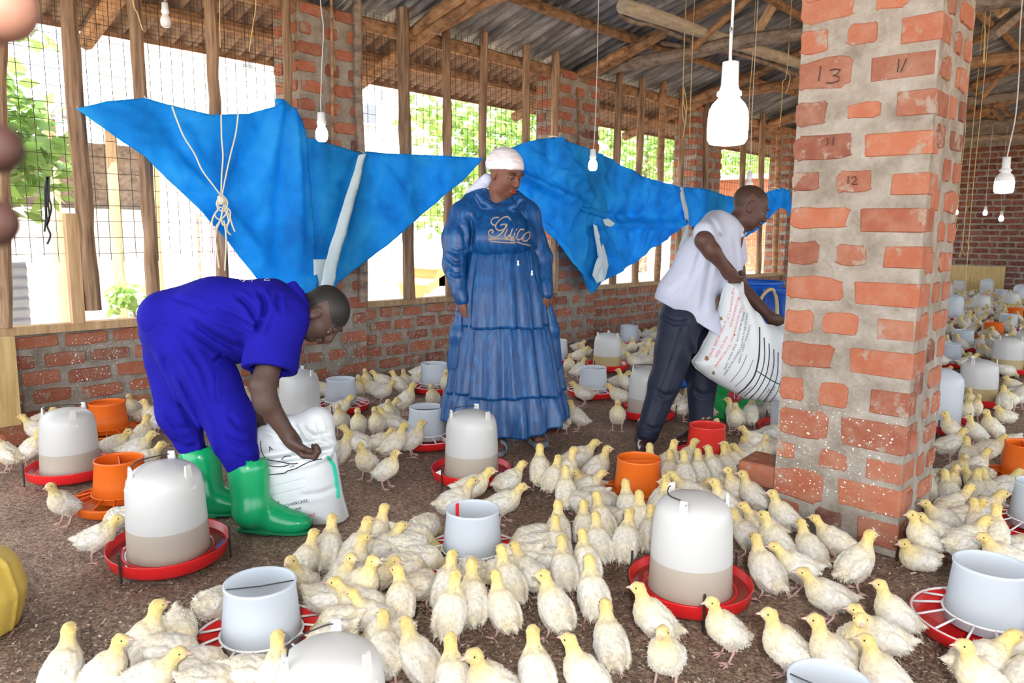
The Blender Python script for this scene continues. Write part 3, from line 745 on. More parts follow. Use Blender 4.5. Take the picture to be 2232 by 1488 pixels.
# washing on a line
wl = empty('washing_line', (-8.5, 3.0, -.14), label='thin washing line on two stakes in the yard', cat='washing line')
_a = T(430, 470, -8.5); _b = T(570, 470, -8.5)
for q in (_a, _b): wparent(MB().tube([(q[0], q[1], -.14), (q[0], q[1], q[2] + .03)], .02, 6).obj('stake', MAT['wood_grey']), wl)
wparent(MB().tube([(-8.5, _a[1], _a[2]), (-8.5, _b[1], _a[2])], .006, 5).obj('line', MAT['wire']), wl)
for i, (xa, xb, yt, yb_, lab) in enumerate(((452, 478, 500, 590, 'blue and white cloth hanging outside behind the rope-tied tarp'), (492, 545, 480, 600, 'pink cloth hanging outside under the rope-tied tarp'))):
    a = T(xa, yt, -8.5); a[2] = _a[2] + .004; b = T(xb, yb_, -8.5); s = MB(); v = []; f = []; nn = 14
    for kk in range(nn + 1):
        y = a[1] + (b[1] - a[1]) * kk / nn
        for zz in (a[2], b[2]):
            for tt in (0, -.01): v.append((-8.5 + tt + .03 * math.sin(kk * 1.3), y, zz))
    for kk in range(nn):
        q = kk * 4; f += [(q, q + 2, q + 6, q + 4), (q + 1, q + 5, q + 7, q + 3)]
    s.add(v, f); o = s.obj('hanging_cloth', MAT['pink_cloth'], smooth=True); tag(o, lab, 'cloth')
# ================================================================== SOFT SHAPES: signed distance fields turned into one skin
class Sdf:
    def __init__(s): s.p = []
    def cone(s, a, b, ra, rb=None, k=.02, sub=False):
        a = np.asarray(a, float); b = np.asarray(b, float); rb = ra if rb is None else rb; ab = b - a; L2 = ab @ ab + 1e-12
        def f(P):
            q = P - a; t = np.clip((q @ ab) / L2, 0, 1); d = q - t[:, None] * ab
            return np.sqrt((d * d).sum(1)) - (ra + t * (rb - ra))
        m = max(ra, rb); s.p.append((f, k, sub, np.minimum(a, b) - m, np.maximum(a, b) + m)); return s
    def ell(s, c, r, M=None, k=.02, sub=False):
        c = np.asarray(c, float); r = np.asarray(r, float)
        R = None if M is None else np.asarray(M, float)
        def f(P):
            q = P - c
            if R is not None: q = q @ R
            k0 = np.sqrt(((q / r) ** 2).sum(1)); k1 = np.sqrt(((q / (r * r)) ** 2).sum(1)) + 1e-9
            return np.where(k0 < 1e-3, -r.min(), k0 * (k0 - 1) / k1)
        m = r.max(); s.p.append((f, k, sub, c - m, c + m)); return s
    def box(s, c, h, M=None, rad=.01, k=.02, sub=False):
        c = np.asarray(c, float); h = np.asarray(h, float) - rad; R = None if M is None else np.asarray(M, float)
        def f(P):
            q = P - c
            if R is not None: q = q @ R
            q = np.abs(q) - h
            return np.sqrt((np.maximum(q, 0) ** 2).sum(1)) + np.minimum(q.max(1), 0) - rad
        m = np.linalg.norm(h) + rad; s.p.append((f, k, sub, c - m, c + m)); return s
    def fn(s, f, lo, hi, k=.02, sub=False):
        s.p.append((f, k, sub, np.asarray(lo, float), np.asarray(hi, float))); return s
    def ev(s, P, prims=None):
        d = None
        for f, k, sub, _, _ in (prims or s.p):
            q = f(P)
            if d is None: d = q; continue
            if sub:
                h = np.clip(.5 - .5 * (d + q) / k, 0, 1); d = d * (1 - h) - q * h + k * h * (1 - h)
            else:
                h = np.clip(.5 + .5 * (q - d) / k, 0, 1); d = q * (1 - h) + d * h - k * h * (1 - h)
        return d
    def mesh(s, vox, disp=None, lo=None, hi=None):
        pl = [p for p in s.p if not p[2]]
        lo = np.min([p[3] for p in pl], 0) - 3 * vox if lo is None else np.asarray(lo, float)
        hi = np.max([p[4] for p in pl], 0) + 3 * vox if hi is None else np.asarray(hi, float)
        B = 12; nb = np.ceil((hi - lo) / (vox * B)).astype(int) + 1; N = nb * B
        D = np.empty(tuple(N), np.float32)
        bi = np.stack(np.meshgrid(*[np.arange(n) for n in nb], indexing='ij'), -1).reshape(-1, 3)
        cen = lo + (bi + .5) * B * vox; half = B * vox * .5 * 1.7321
        vals = np.stack([p[0](cen) for p in s.p], 0)
        dc = s.ev(cen)
        loc = np.stack(np.meshgrid(*[np.arange(B)] * 3, indexing='ij'), -1).reshape(-1, 3)
        dm = 0.02 if disp is not None else 0.0
        for i, (b, d0) in enumerate(zip(bi, dc)):
            sl = tuple(slice(x * B, x * B + B) for x in b)
            if abs(d0) > half * 1.2 + .025 + dm:
                D[sl] = d0; continue
            P = lo + (b * B + loc) * vox
            keep = [p for j, p in enumerate(s.p) if (vals[j, i] < half * 1.3 + .05 + p[1] + max(0, dm))]
            if not keep or keep[0][2]:
                D[sl] = max(d0, .01); continue
            v = s.ev(P, keep)
            if disp is not None: v = v + disp(P)
            D[sl] = v.reshape(B, B, B)
        return surface_nets(D, lo, vox)
def surface_nets(D, lo, vox):
    I = D < 0
    sh = np.array(D.shape) - 1
    cnt = np.zeros(tuple(sh), np.int8)
    for dx in (0, 1):
        for dy in (0, 1):
            for dz in (0, 1):
                cnt += I[dx:dx + sh[0], dy:dy + sh[1], dz:dz + sh[2]]
    cells = np.argwhere((cnt > 0) & (cnt < 8))
    idx = -np.ones(tuple(sh), np.int64); idx[tuple(cells.T)] = np.arange(len(cells))
    acc = np.zeros((len(cells), 3)); num = np.zeros(len(cells))
    cor = [(a, b, c) for a in (0, 1) for b in (0, 1) for c in (0, 1)]
    val = {c: D[cells[:, 0] + c[0], cells[:, 1] + c[1], cells[:, 2] + c[2]] for c in cor}
    for c in cor:
        for ax in range(3):
            if c[ax]: continue
            e = list(c); e[ax] = 1; e = tuple(e)
            a, b = val[c], val[e]; m = (a < 0) != (b < 0)
            t = np.where(m, a / np.where(m, a - b, 1), 0)
            p = np.tile(np.array(c, float), (len(cells), 1)); p[:, ax] = t
            acc[m] += p[m]; num[m] += 1
    V = lo + (cells + acc / num[:, None]) * vox
    faces = []
    for ax in range(3):
        o1, o2 = [(1, 2), (2, 0), (0, 1)][ax]
        s0 = [slice(None)] * 3; s1 = [slice(None)] * 3
        s0[ax] = slice(0, -1); s1[ax] = slice(1, None)
        ch = I[tuple(s0)] != I[tuple(s1)]
        e = np.argwhere(ch)
        e = e[(e[:, o1] > 0) & (e[:, o2] > 0) & (e[:, o1] < D.shape[o1] - 1) & (e[:, o2] < D.shape[o2] - 1)]
        ins = I[tuple(e.T)]
        u = np.zeros(3, int); u[o1] = 1; w = np.zeros(3, int); w[o2] = 1
        q = [idx[tuple((e - u - w).T)], idx[tuple((e - w).T)], idx[tuple(e.T)], idx[tuple((e - u).T)]]
        q = np.stack(q, 1); q[~ins] = q[~ins][:, ::-1]
        faces.append(q[(q >= 0).all(1)])
    return V, np.concatenate(faces)
def smooth_mesh(V, Fq, it=2, lam=.5):
    e = np.concatenate([Fq[:, [0, 1]], Fq[:, [1, 2]], Fq[:, [2, 3]], Fq[:, [3, 0]]])
    n = len(V); deg = np.bincount(e.ravel(), minlength=n).astype(float)
    for _ in range(it):
        acc = np.stack([np.bincount(e[:, 0], V[e[:, 1], k], n) + np.bincount(e[:, 1], V[e[:, 0], k], n) for k in range(3)], 1)
        V = V + lam * (acc / np.maximum(deg, 1)[:, None] - V)
    return V
def sdf_obj(name, S, vox, mat, parent=None, disp=None, it=1, colfn=None, post=None, keep_world=True):
    V, Fq = S.mesh(vox, disp)
    if it: V = smooth_mesh(V, Fq, it)
    if post: V = post(V)
    o = link(name, mesh(name, V, Fq, mat, True, cols=None if colfn is None else colfn(V)))
    if parent: wparent(o, parent) if keep_world else setattr(o, 'parent', parent)
    return o
def rotm(fwd, upv=(0, 0, 1)):
    """columns: forward, left, up"""
    f = np.asarray(fwd, float); f = f / np.linalg.norm(f); u = np.asarray(upv, float); l = np.cross(u, f); l /= np.linalg.norm(l); u = np.cross(f, l)
    return np.stack([f, l, u], 1)

# ================================================================== CHICKS
YEL = np.array([.68, .52, .15]); WHT = np.array([.70, .68, .625]); PNK = np.array([.62, .46, .40])
def chick_mesh(pose, seed, lowpoly=False):
    """beak towards +x, feet on z=0; standing about 18 cm to the crown"""
    r = random.Random(seed); S = Sdf()
    if pose == 'up':      # alert, neck stretched
        bc, pit, nb, hd, ht = (-.004, 0, .106), .66, (.030, 0, .138), (.048, 0, .196), .10
    elif pose == 'walk':  # body level, neck forward
        bc, pit, nb, hd, ht = (-.004, 0, .104), .30, (.042, 0, .126), (.076, 0, .172), .05
    elif pose == 'turn':  # alert, head turned aside
        bc, pit, nb, hd, ht = (-.004, 0, .104), .52, (.034, 0, .132), (.048, .012, .186), .05
    elif pose == 'sit':
        bc, pit, nb, hd, ht = (-.002, 0, .056), .22, (.036, 0, .074), (.056, 0, .112), .0
    else:                 # peck: head down at the feed
        bc, pit, nb, hd, ht = (-.002, 0, .098), -.22, (.046, 0, .086), (.086, 0, .052), -.7
    cp, sp = math.cos(pit), math.sin(pit); M = np.array([[cp, 0, -sp], [0, 1, 0], [sp, 0, cp]])
    def B(x, y, z): return np.array(bc) + M @ np.array([x, y, z])
    S.ell(B(0, 0, 0), (.066, .042, .043), M, .02)
    S.ell(B(.022, 0, -.010), (.044, .040, .041), M, .02)       # crop and breast
    S.ell(B(-.030, 0, -.006), (.046, .040, .040), M, .02)       # rump
    S.cone(B(-.060, 0, .012), B(-.088, 0, .026), .018, .008, .018)   # tail tuft
    nbv = np.array(nb); hdv = np.array(hd)
    S.cone(B(.034, 0, .006), nbv, .033, .024, .022); S.cone(nbv, hdv, .0225, .0165, .014)
    hy = 1.1 if pose == 'turn' else 0.0
    hdir_ = np.array([math.cos(ht) * math.cos(hy), math.cos(ht) * math.sin(hy), math.sin(ht)]); HM = rotm(hdir_)
    S.ell(hdv + hdir_ * .004, (.0215, .0165, .0175), HM, .008); S.ell(hdv + hdir_ * .014 - np.array([0, 0, .003]), (.013, .011, .011), HM, .008)
    for sd in (-1, 1):
        S.ell(B(-.014, sd * .037, .006), (.046, .012, .026), M, .006)              # folded wing
        S.cone(B(-.045, sd * .036, .002), B(-.078, sd * .026, .006), .012, .004, .006)
        if pose != 'sit': S.cone(B(.000, sd * .024, -.026), (-.006, sd * .026, .056), .021, .010, .016)   # thigh
    vox = .0075 if lowpoly else .0036
    ph = [r.uniform(0, 6) for _ in range(6)]
    def disp(P):
        x, y, z = P[:, 0], P[:, 1], P[:, 2]
        return .0011 * (np.sin(x * 240 + ph[0] + 3 * np.sin(z * 60)) * np.sin(y * 210 + ph[1]) + np.sin(z * 260 + ph[2]) * np.sin(x * 180 + y * 160 + ph[3]))
    V, Fq = S.mesh(vox, None if lowpoly else disp)
    V = smooth_mesh(V, Fq, 1, .4)
    def shade(P):
        d = np.linalg.norm(P - hdv, axis=1); q = P - np.array(bc)
        dn = np.linalg.norm(P - (nbv * .6 + hdv * .4), axis=1)
        y = np.clip(1.15 - d / .075, 0, 1) * .95
        y = np.maximum(y, np.clip(.75 - dn / .07, 0, .7))
        bl = (q @ M)
        y = np.maximum(y, .10 + .14 * np.sin(bl[:, 0] * 70 + ph[4]) * np.sin(bl[:, 2] * 60 + ph[5]))
        y = np.maximum(y, np.clip((bl[:, 0] - .03) / .06, 0, .3))
        wing = np.clip(1 - np.abs(bl[:, 2] - .006) / .03, 0, 1) * np.clip((np.abs(bl[:, 1]) - .035) / .012, 0, 1) * np.clip((.035 - bl[:, 0]) / .02, 0, 1)
        y = y * (1 - .9 * wing)
        c = WHT + (YEL - WHT) * y[:, None]
        pk = np.clip((-bl[:, 2] - .022) / .03, 0, .55) * np.clip(1 - np.abs(bl[:, 0] + .02) / .06, 0, 1)
        c = c + (PNK - c) * pk[:, None]
        c = c + (np.array([.82, .815, .795]) - c) * (.7 * wing)[:, None]
        fc = np.clip(1 - np.linalg.norm(P - (hdv + hdir_ * .02), axis=1) / .016, 0, .7)
        return c + (PNK * 1.05 - c) * fc[:, None]
    C = shade(V)
    mi = [0] * len(Fq); Fl = [tuple(q) for q in Fq]; Vl = [tuple(v) for v in V]; Cl = [tuple(c) for c in C]
    if not lowpoly:   # wisps of down standing off the skin, swept towards the tail
        e1 = V[Fq[:, 2]] - V[Fq[:, 0]]; e2 = V[Fq[:, 3]] - V[Fq[:, 1]]; nrm = np.cross(e1, e2); nrm /= np.linalg.norm(nrm, axis=1)[:, None] + 1e-12
        pick = r.sample(range(len(Fq)), min(900, len(Fq)))
        for i in pick:
            c = V[Fq[i]].mean(0); n = nrm[i]
            back = M @ np.array([-1, 0, -.15]); dh = np.linalg.norm(c - hdv)
            ln = r.uniform(.003, .0085) * (.45 if dh < .035 else 1) * (1.5 if (c - np.array(bc)) @ M[:, 0] < -.04 else 1)
            d = back * .8 + n * .55 + np.array([r.gauss(0, .25) for _ in range(3)]); d /= np.linalg.norm(d)
            w = np.cross(d, n); w /= np.linalg.norm(w) + 1e-9; w *= r.uniform(.0010, .0024)
            b = len(Vl); Vl += [tuple(c - w), tuple(c + w), tuple(c + d * ln)]; Fl.append((b, b + 1, b + 2)); mi.append(0)
            Cl += [tuple(C[Fq[i][0]] * r.uniform(.92, 1.08))] * 3
    lg = MB()
    for sd in (-1, 1):   # scaly shanks and toes
        if pose == 'sit':
            lg.tube([(.02, sd * .028, .008), (.045, sd * .032, .005)], .0035, 5); continue
        fx = .010 + sd * (.014 if pose == 'walk' else .003)
        kx = -.016
        lg.tube([(-.006, sd * .026, .060), (kx, sd * .027, .040), (fx - .012, sd * .029, .008)], [.0062, .0046, .0042], 6)
        for a in (-.55, 0, .55):
            lg.tube([(fx - .013, sd * .029, .007), (fx - .012 + .017 * math.cos(a), sd * .029 + .017 * math.sin(a), .0045), (fx - .012 + .030 * math.cos(a), sd * .029 + .030 * math.sin(a), .0022)], [.0036, .0029, .0014], 5)
        lg.tube([(fx - .013, sd * .029, .006), (fx - .030, sd * .030, .003)], [.003, .0014], 5)
    b = len(Vl); Vl += lg.v; Fl += [tuple(b + i for i in f) for f in lg.f]; mi += [1] * len(lg.f); Cl += [(.62, .4, .36)] * len(lg.v)
    # beak and eyes
    tip = hdv + hdir_ * .040 + np.array([0, 0, -.006]); rt_ = hdv + hdir_ * .019 - np.array([0, 0, .002])
    bk = MB().tube([rt_, rt_ * .45 + tip * .55 + np.array([0, 0, .0015]), tip], [.0062, .0042, .0009], 6)
    ey = []
    for sd in (-1, 1):
        c = hdv + HM @ np.array([.0105, sd * .0152, .004]); m2 = MB()
        m2.lathe([(.0001, -.0030), (.0021, -.0021), (.0030, 0), (.0021, .0021), (.0001, .0030)], 8, c); ey.append(m2)
    me = bpy.data.meshes.new('chick_body')
    if lowpoly:
        for m2, ix in ((bk, 2), (ey[0], 3), (ey[1], 3)):
            b = len(Vl); Vl += m2.v; Fl += [tuple(b + i for i in f) for f in m2.f]; mi += [ix] * len(m2.f); Cl += [(.5, .4, .3)] * len(m2.v)
    me = mesh('chick_' + pose, Vl, Fl, [MAT['down'], MAT['chick_leg'], MAT['beak'], MAT['eye_dark']], True, mi, np.array(Cl))
    if lowpoly: return me
    return me, bk.me('beak', MAT['beak'], True), ey[0].me('eye', MAT['eye_dark'], True), ey[1].me('eye', MAT['eye_dark'], True)
CH = {}
for pz in ('up', 'walk', 'turn', 'sit', 'peck'):
    CH[pz] = [chick_mesh(pz, 10 + i) for i in range(2)]
CHL = {pz: chick_mesh(pz, 77, True) for pz in ('up', 'walk', 'sit', 'peck')}
# ================================================================== DRINKERS AND FEEDERS
def solid_ring(mb, prof, n, m=0, c=(0, 0, 0)): return mb.lathe(prof, n, c, m)
MAT['jar_plastic_lug'] = m_plain('jar_lug', (.62, .61, .59), .4, .3, .03)
def make_drinker_meshes():
    D = {}
    # red trough with a centre seat
    d = MB().lathe([(.001, .012), (.10, .012), (.165, .012), (.183, .022), (.192, .060), (.196, .063), (.196, .058), (.189, .020), (.172, .006), (.001, .006)], 48)
    D['trough'] = d.me('trough', MAT['red'], True)
    D['ring'] = MB().lathe([(.128, .030), (.140, .034), (.146, .040), (.150, .036), (.152, .014)], 40).me('seat_ring', MAT['red'], True)
    D['pool'] = MB().disc(.186, .034, 40).me('trough_water', MAT['water_clear'])
    jar = [(.134, .026), (.134, .036), (.1315, .045), (.128, .15), (.1235, .25), (.1215, .265), (.120, .275), (.117, .292), (.106, .312), (.085, .328), (.055, .337), (.020, .341), (.0005, .3415)]
    D['jar'] = MB().lathe(jar, 48).me('jar', MAT['jar_plastic'], True); D['jar_amber'] = MB().lathe(jar, 48).me('jar', MAT['jar_amber'], True); D['jar_low'] = MB().lathe(jar, 48).me('jar', MAT['jar_low'], True)
    w = [(.0005, .03), (.130, .03), (.1265, .075), (.1255, .136), (.0005, .136)]
    D['water'] = MB().lathe(w, 40).me('water', MAT['water'], True)
    D['water_amber'] = MB().lathe(w, 40).me('water', MAT['water_amber'], True)
    w2 = [(.0005, .03), (.130, .03), (.1265, .075), (.1262, .085), (.0005, .085)]
    D['water_low'] = MB().lathe(w2, 40).me('water', MAT['water'], True)
    lug = MB()
    lug.add([(.112, -.015, .268), (.112, .015, .268), (.098, -.013, .300), (.098, .013, .300), (.100, -.011, .350), (.100, .011, .350), (.123, -.016, .268), (.123, .016, .268), (.110, -.014, .302), (.110, .014, .302), (.106, -.011, .350), (.106, .011, .350)],
            [(0, 2, 3, 1), (2, 4, 5, 3), (6, 7, 9, 8), (8, 9, 11, 10), (0, 6, 8, 2), (2, 8, 10, 4), (1, 3, 9, 7), (3, 5, 11, 9), (4, 10, 11, 5), (0, 1, 7, 6)])
    D['lug'] = lug.me('lug', MAT['jar_plastic_lug'])
    h = spline([(.104, 0, .338), (.085, .03, .341), (.02, .085, .345), (-.055, .085, .345), (-.055, .090, .332)], 5)
    D['handle'] = MB().tube(h, .0022, 6).me('wire_handle', MAT['wire'])
    D['peg'] = MB().tube([(.2, 0, -.012), (.2, 0, .105)], .0042, 6).me('metal_leg', MAT['wire'])
    # feeder: pan with lip, spoked grill, tapered tube
    D['pan'] = MB().lathe([(.001, .018), (.09, .022), (.16, .014), (.182, .024), (.194, .052), (.199, .054), (.198, .049), (.186, .016), (.165, .004), (.001, .004)], 44).me('pan', MAT['red'], True)
    D['pan_orange'] = MB().lathe([(.001, .018), (.09, .022), (.16, .014), (.182, .024), (.194, .052), (.199, .054), (.198, .049), (.186, .016), (.165, .004), (.001, .004)], 44).me('pan', MAT['orange_plastic'], True)
    for nm, mt in (('grill', 'white_plastic'), ('grill_red', 'red'), ('grill_orange', 'orange_plastic')):
        g = MB()
        for k in range(14):
            a = 2 * math.pi * k / 14; g.tube([(.112 * math.cos(a), .112 * math.sin(a), .072), (.192 * math.cos(a), .192 * math.sin(a), .050)], .0036, 5)
        g.tube([(.113 * math.cos(2 * math.pi * j / 32), .113 * math.sin(2 * math.pi * j / 32), .072) for j in range(32)], .004, 5, closed=True)
        g.tube([(.193 * math.cos(2 * math.pi * j / 40), .193 * math.sin(2 * math.pi * j / 40), .052) for j in range(40)], .0042, 5, closed=True)
        D[nm] = g.me('grill', MAT[mt], True)
    tube = [(.108, .045), (.112, .046), (.105, .12), (.0965, .208), (.099, .212), (.0995, .220), (.095, .222), (.0925, .218), (.0935, .208), (.1015, .12), (.1075, .05), (.108, .045)]
    for nm, mt in (('tube', 'tube_plastic'), ('tube_orange', 'orange_plastic'), ('tube_red', 'red_tube_plastic')):
        D[nm] = MB().lathe(tube, 48).me('tube', MAT[mt], True)
    D['bar'] = MB().tube([(-.093, .01, .205), (.0, .012, .20), (.093, .01, .205)], .002, 6).me('hanging_bar', MAT['wire'])
    D['bar_orange'] = MB().box((0, 0, .13), (.0025, .09, .08)).me('divider', MAT['orange_plastic'])
    D['bar_red'] = MB().box((0, 0, .13), (.0025, .09, .08)).me('divider', MAT['red_tube_plastic'])
    D['strip'] = MB().box((-.088, -.02, .185), (.003, .006, .03)).me('level_strip', MAT['red'])
    D['feed'] = MB().lathe([(.0005, .10), (.05, .095), (.098, .088), (.104, .05)], 24).me('feed', MAT['stain'], True)
    # taller bottle drinker
    bt = [(.122, .026), (.122, .30), (.116, .335), (.095, .365), (.062, .385), (.030, .395), (.0005, .396)]
    D['bottle'] = MB().lathe(bt, 40).me('jar', MAT['tube_plastic'], True)
    return D
DM = make_drinker_meshes()
DRINK = []
def drinker(px, py, label, s=1.0, rz=None, tilt=(0, 0), water='water', simple=False, tall=False, pos=None, legs=True):
    p = gr(px, py) if pos is None else pos
    e = empty('poultry_drinker', (p[0], p[1], .013 * s), rnd.uniform(0, 6.28) if rz is None else rz, label=label, cat='drinker', group='red-based poultry drinkers')
    e.rotation_euler = (tilt[0], tilt[1], e.rotation_euler[2]); e.scale = (s, s, s)
    tr = link('trough', DM['trough'], e); link('trough_water', DM['pool'], tr); link('seat_ring', DM['ring'], e)
    j = link('jar', DM['bottle' if tall else {'water_amber': 'jar_amber', 'water_low': 'jar_low', None: 'jar_low'}.get(water, 'jar')], e)
    if not tall:
        if water: link('water', DM[water], e)
        for k in range(3): link('lug', DM['lug'], j, None, (0, 0, 2 * math.pi * k / 3))
        if not simple: link('wire_handle', DM['handle'], e)
    if legs:
        for k in range(3): link('metal_leg', DM['peg'], e, None, (0, 0, 2 * math.pi * k / 3 + .5))
    DRINK.append((p, .2 * s)); return e
def feeder(px, py, label, s=1.0, kind='', rz=None, strip=False, bar=True, pos=None, tilt=(0, 0), group='white tube feeders'):
    p = gr(px, py) if pos is None else pos
    e = empty('tube_feeder', (p[0], p[1], 0), rnd.uniform(0, 6.28) if rz is None else rz, label=label, cat='feeder', group=group)
    e.rotation_euler = (tilt[0], tilt[1], e.rotation_euler[2]); e.scale = (s, s, s)
    pn = link('pan', DM['pan_orange' if kind == '_orange' else 'pan'], e); link('grill', DM['grill' + kind], pn)
    link('tube', DM['tube' + kind], e); link('feed', DM['feed'], e)
    if bar: link('hanging_bar' if not kind else 'divider', DM['bar' + kind], e)
    if strip: link('level_strip', DM['strip'], e)
    DRINK.append((p, .2 * s)); return e
def yaw_cam(deg): return math.radians(deg) + YAW
drinker(371, 1222, 'big foreground drinker with half-clear water in front of the green boots', 1.06, yaw_cam(100), tilt=(0, math.radians(-3)))
drinker(156, 1042, 'drinker beside the tall orange feeder near the tan board', .98, yaw_cam(75))
drinker(1028, 1048, 'drinker standing right in front of the woman in blue', 1.0, yaw_cam(80))
drinker(1502, 1306, 'largest drinker in the chick crowd left of the brick pillar', 1.03, yaw_cam(120))
drinker(726, 1712, 'drinker cut off by the bottom edge, only its dome in view', .93, yaw_cam(95), water='water_low')
drinker(655, 925, 'drinker half hidden behind the white feed sack on the floor', .98, yaw_cam(95), water='water_low')
drinker(1410, 912, 'drinker behind the front leg of the man in the white shirt', .98, yaw_cam(60))
drinker(1323, 808, 'drinker with yellowish water near the low wall right of the woman', .96, yaw_cam(80), water='water_amber')
drinker(2128, 884, 'drinker with amber water just right of the pillar, chick in front', .96, yaw_cam(90), water='water_amber')
drinker(2192, 815, 'drinker with amber water second behind the pillar near the right edge', .96, yaw_cam(70), water='water_amber')
drinker(2044, 940, 'tall plain white drinker touching the right edge of the pillar', .98, tall=True)
drinker(2136, 690, 'greyish drinker in the dense flock below the tan board', .98, water='water', simple=True)
drinker(2202, 680, 'amber drinker in the dense flock in front of the white bottle', .98, water='water_amber', simple=True)
drinker(2076, 702, 'tall white drinker with red print deep in the flock beside the pillar', .98, tall=True)
drinker(2060, 657, 'leftmost of the two small drinkers under the tan board', .98, simple=True, water=None)
drinker(2090, 646, 'right one of the two small drinkers under the tan board', .98, simple=True, water=None)
drinker(2148, 650, 'tall white drinker farthest back against the tan board', .98, tall=True)
drinker(2222, 668, 'bottle-shaped white drinker by the far brick wall at the right edge', .98, tall=True)
drinker(2240, 792, 'drinker cut by the right edge behind the two amber drinkers', .96, simple=True)
drinker(1722, 950, 'drinker mostly hidden behind the left side of the pillar', .98, tall=True)

feeder(1030, 1232, 'white feeder with red level strip ringed by feeding chicks', .98, strip=True, rz=yaw_cam(-60), bar=False)
feeder(573, 1425, 'nearest white feeder, left of the cut-off drinker dome', 1.0, rz=yaw_cam(20))
feeder(2146, 1385, 'big white feeder with red strip at the lower right edge', 1.05, strip=True, rz=yaw_cam(120), bar=False)
feeder(1795, 1660, 'white feeder cut off by the bottom edge, only its rim in view', .92, rz=yaw_cam(140))
feeder(744, 893, 'white feeder by the low wall between overalls man and woman', .98, rz=yaw_cam(200))
feeder(946, 852, 'white feeder directly left of the blue dress by the wall', .98)
feeder(930, 968, 'white feeder just behind the drinker at the blue dress hem', 1.0, rz=yaw_cam(10))
feeder(1292, 862, 'white feeder on the floor right of the blue dress', .98)
feeder(1370, 752, 'white feeder farthest along the wall beside the man in white', .98)
feeder(1213, 790, 'white feeder peeping out from behind the blue dress', .98)
feeder(1168, 925, 'feeder hidden behind the blue dress hem with red pan rim showing', .98)
feeder(2066, 797, 'white feeder second from the pillar edge in the right flock', .98)
feeder(2097, 762, 'white feeder just behind the other against the pillar edge', .98)
feeder(2196, 720, 'white feeder beside the orange one deep in the right flock', .98)
feeder(2180, 655, 'small white feeder beside the far red feeder', .98)
feeder(2262, 1165, 'feeder cut by the right edge with red pan and white spokes', 1.0)
GO = 'orange and red tube feeders'
feeder(238, 955, 'taller orange feeder by the wall behind the left drinkers', .98, '_orange', group=GO)
feeder(266, 1105, 'orange feeder wedged between the two left drinkers', 1.0, '_orange', group=GO, rz=yaw_cam(30))
feeder(1389, 1098, 'orange feeder in the chick crowd before the brown shoe', .98, '_orange', group=GO, rz=yaw_cam(95))
feeder(1538, 1010, 'red feeder at the feet of the man in the white shirt', .96, '_red', group=GO, rz=yaw_cam(95))
feeder(2232, 1062, 'orange feeder cut by the right edge beside the flock', 1.0, '_orange', group=GO)
feeder(2163, 742, 'orange feeder amid the dense flock right of the pillar', .98, '_orange', group=GO)
feeder(2210, 703, 'orange feeder at the right edge farther back in the flock', .98, '_orange', group=GO)
feeder(2142, 668, 'small red feeder far back under the tan board', .98, '_red', group=GO)
feeder(2054, 695, 'small orange feeder peeping past the pillar far back', .98, '_orange', group=GO)
# ================================================================== PEOPLE
RTH = np.array([math.cos(YAW), math.sin(YAW), 0.0]); ZUP = np.array([0, 0, 1.0]); FWH = np.array([-math.sin(YAW), math.cos(YAW), 0.0])
def J(x, y, t): return at(x, y, t)
def R_(px, t): return px * t / F_PX
def head(S, c, HM, s=1.0, fem=False):
    def L(f, l, u): return c + HM @ (np.array([f, l, u]) * s)
    def E(f, l, u, r, k=.02, sub=False): S.ell(L(f, l, u), np.array(r) * s, HM, k * s, sub)
    E(-.012, 0, .032, (.098, .076, .086), .03)
    E(.022, 0, -.030, (.070, .063, .078), .03)
    E(.048, 0, -.088, (.036, .036, .026), .03)
    for sd in (-1, 1):
        E(.045, sd * .038, -.032, (.036, .030, .036), .02)          # cheek
        E(.020, sd * .048, -.072, (.045, .022, .028), .02)          # jaw
        E(.088, sd * .034, .008, (.015, .019, .011), .010, True)    # eye socket
        E(.080, sd * .032, .030, (.020, .026, .008), .010)          # brow
        E(.078, sd * .032, .0115, (.016, .018, .008), .006)         # upper lid
        E(.102, sd * .012, -.027, (.012, .010, .009), .006)         # nostril wing
        E(-.008, sd * .077, -.004, (.021, .010, .032), .006)        # ear
        E(-.004, sd * .086, -.002, (.011, .006, .019), .004, True)
        E(.000, sd * .076, -.028, (.010, .008, .012), .006)         # ear lobe
    S.cone(L(.090, 0, .012), L(.109, 0, -.021), .0085 * s, .0125 * s, .010 * s)
    S.ell(L(.097, 0, -.052), np.array((.012, .026, .0065)) * s, HM, .006 * s)
    S.ell(L(.095, 0, -.066), np.array((.013, .022, .0075)) * s, HM, .006 * s)
    S.ell(L(.107, 0, -.0588), np.array((.008, .020, .0022)) * s, HM, .003 * s, True)
    return L
def eyes(parent, c, HM, s=1.0, closed=.5):
    for sd in (-1, 1):
        p = c + HM @ (np.array([.0725, sd * .032, .003]) * s)
        m = MB().lathe([(.0001, -.0125 * s), (.0075 * s, -.010 * s), (.0125 * s, 0), (.0075 * s, .010 * s), (.0001, .0125 * s)], 12, p); e = wparent(m.obj('eye', MAT['eye_white'], smooth=True), parent)
        d = HM @ np.array([.9, 0, -.42]); q = p + d / np.linalg.norm(d) * .0085 * s
        m = MB().lathe([(.0001, -.0062 * s), (.0042 * s, -.0045 * s), (.0062 * s, 0), (.0042 * s, .0045 * s), (.0001, .0062 * s)], 10, q); o = m.obj('iris', MAT['eye_dark'], smooth=True)
        o.parent = e; o.matrix_parent_inverse = (e.matrix_parent_inverse.inverted() if False else Matrix.Identity(4))
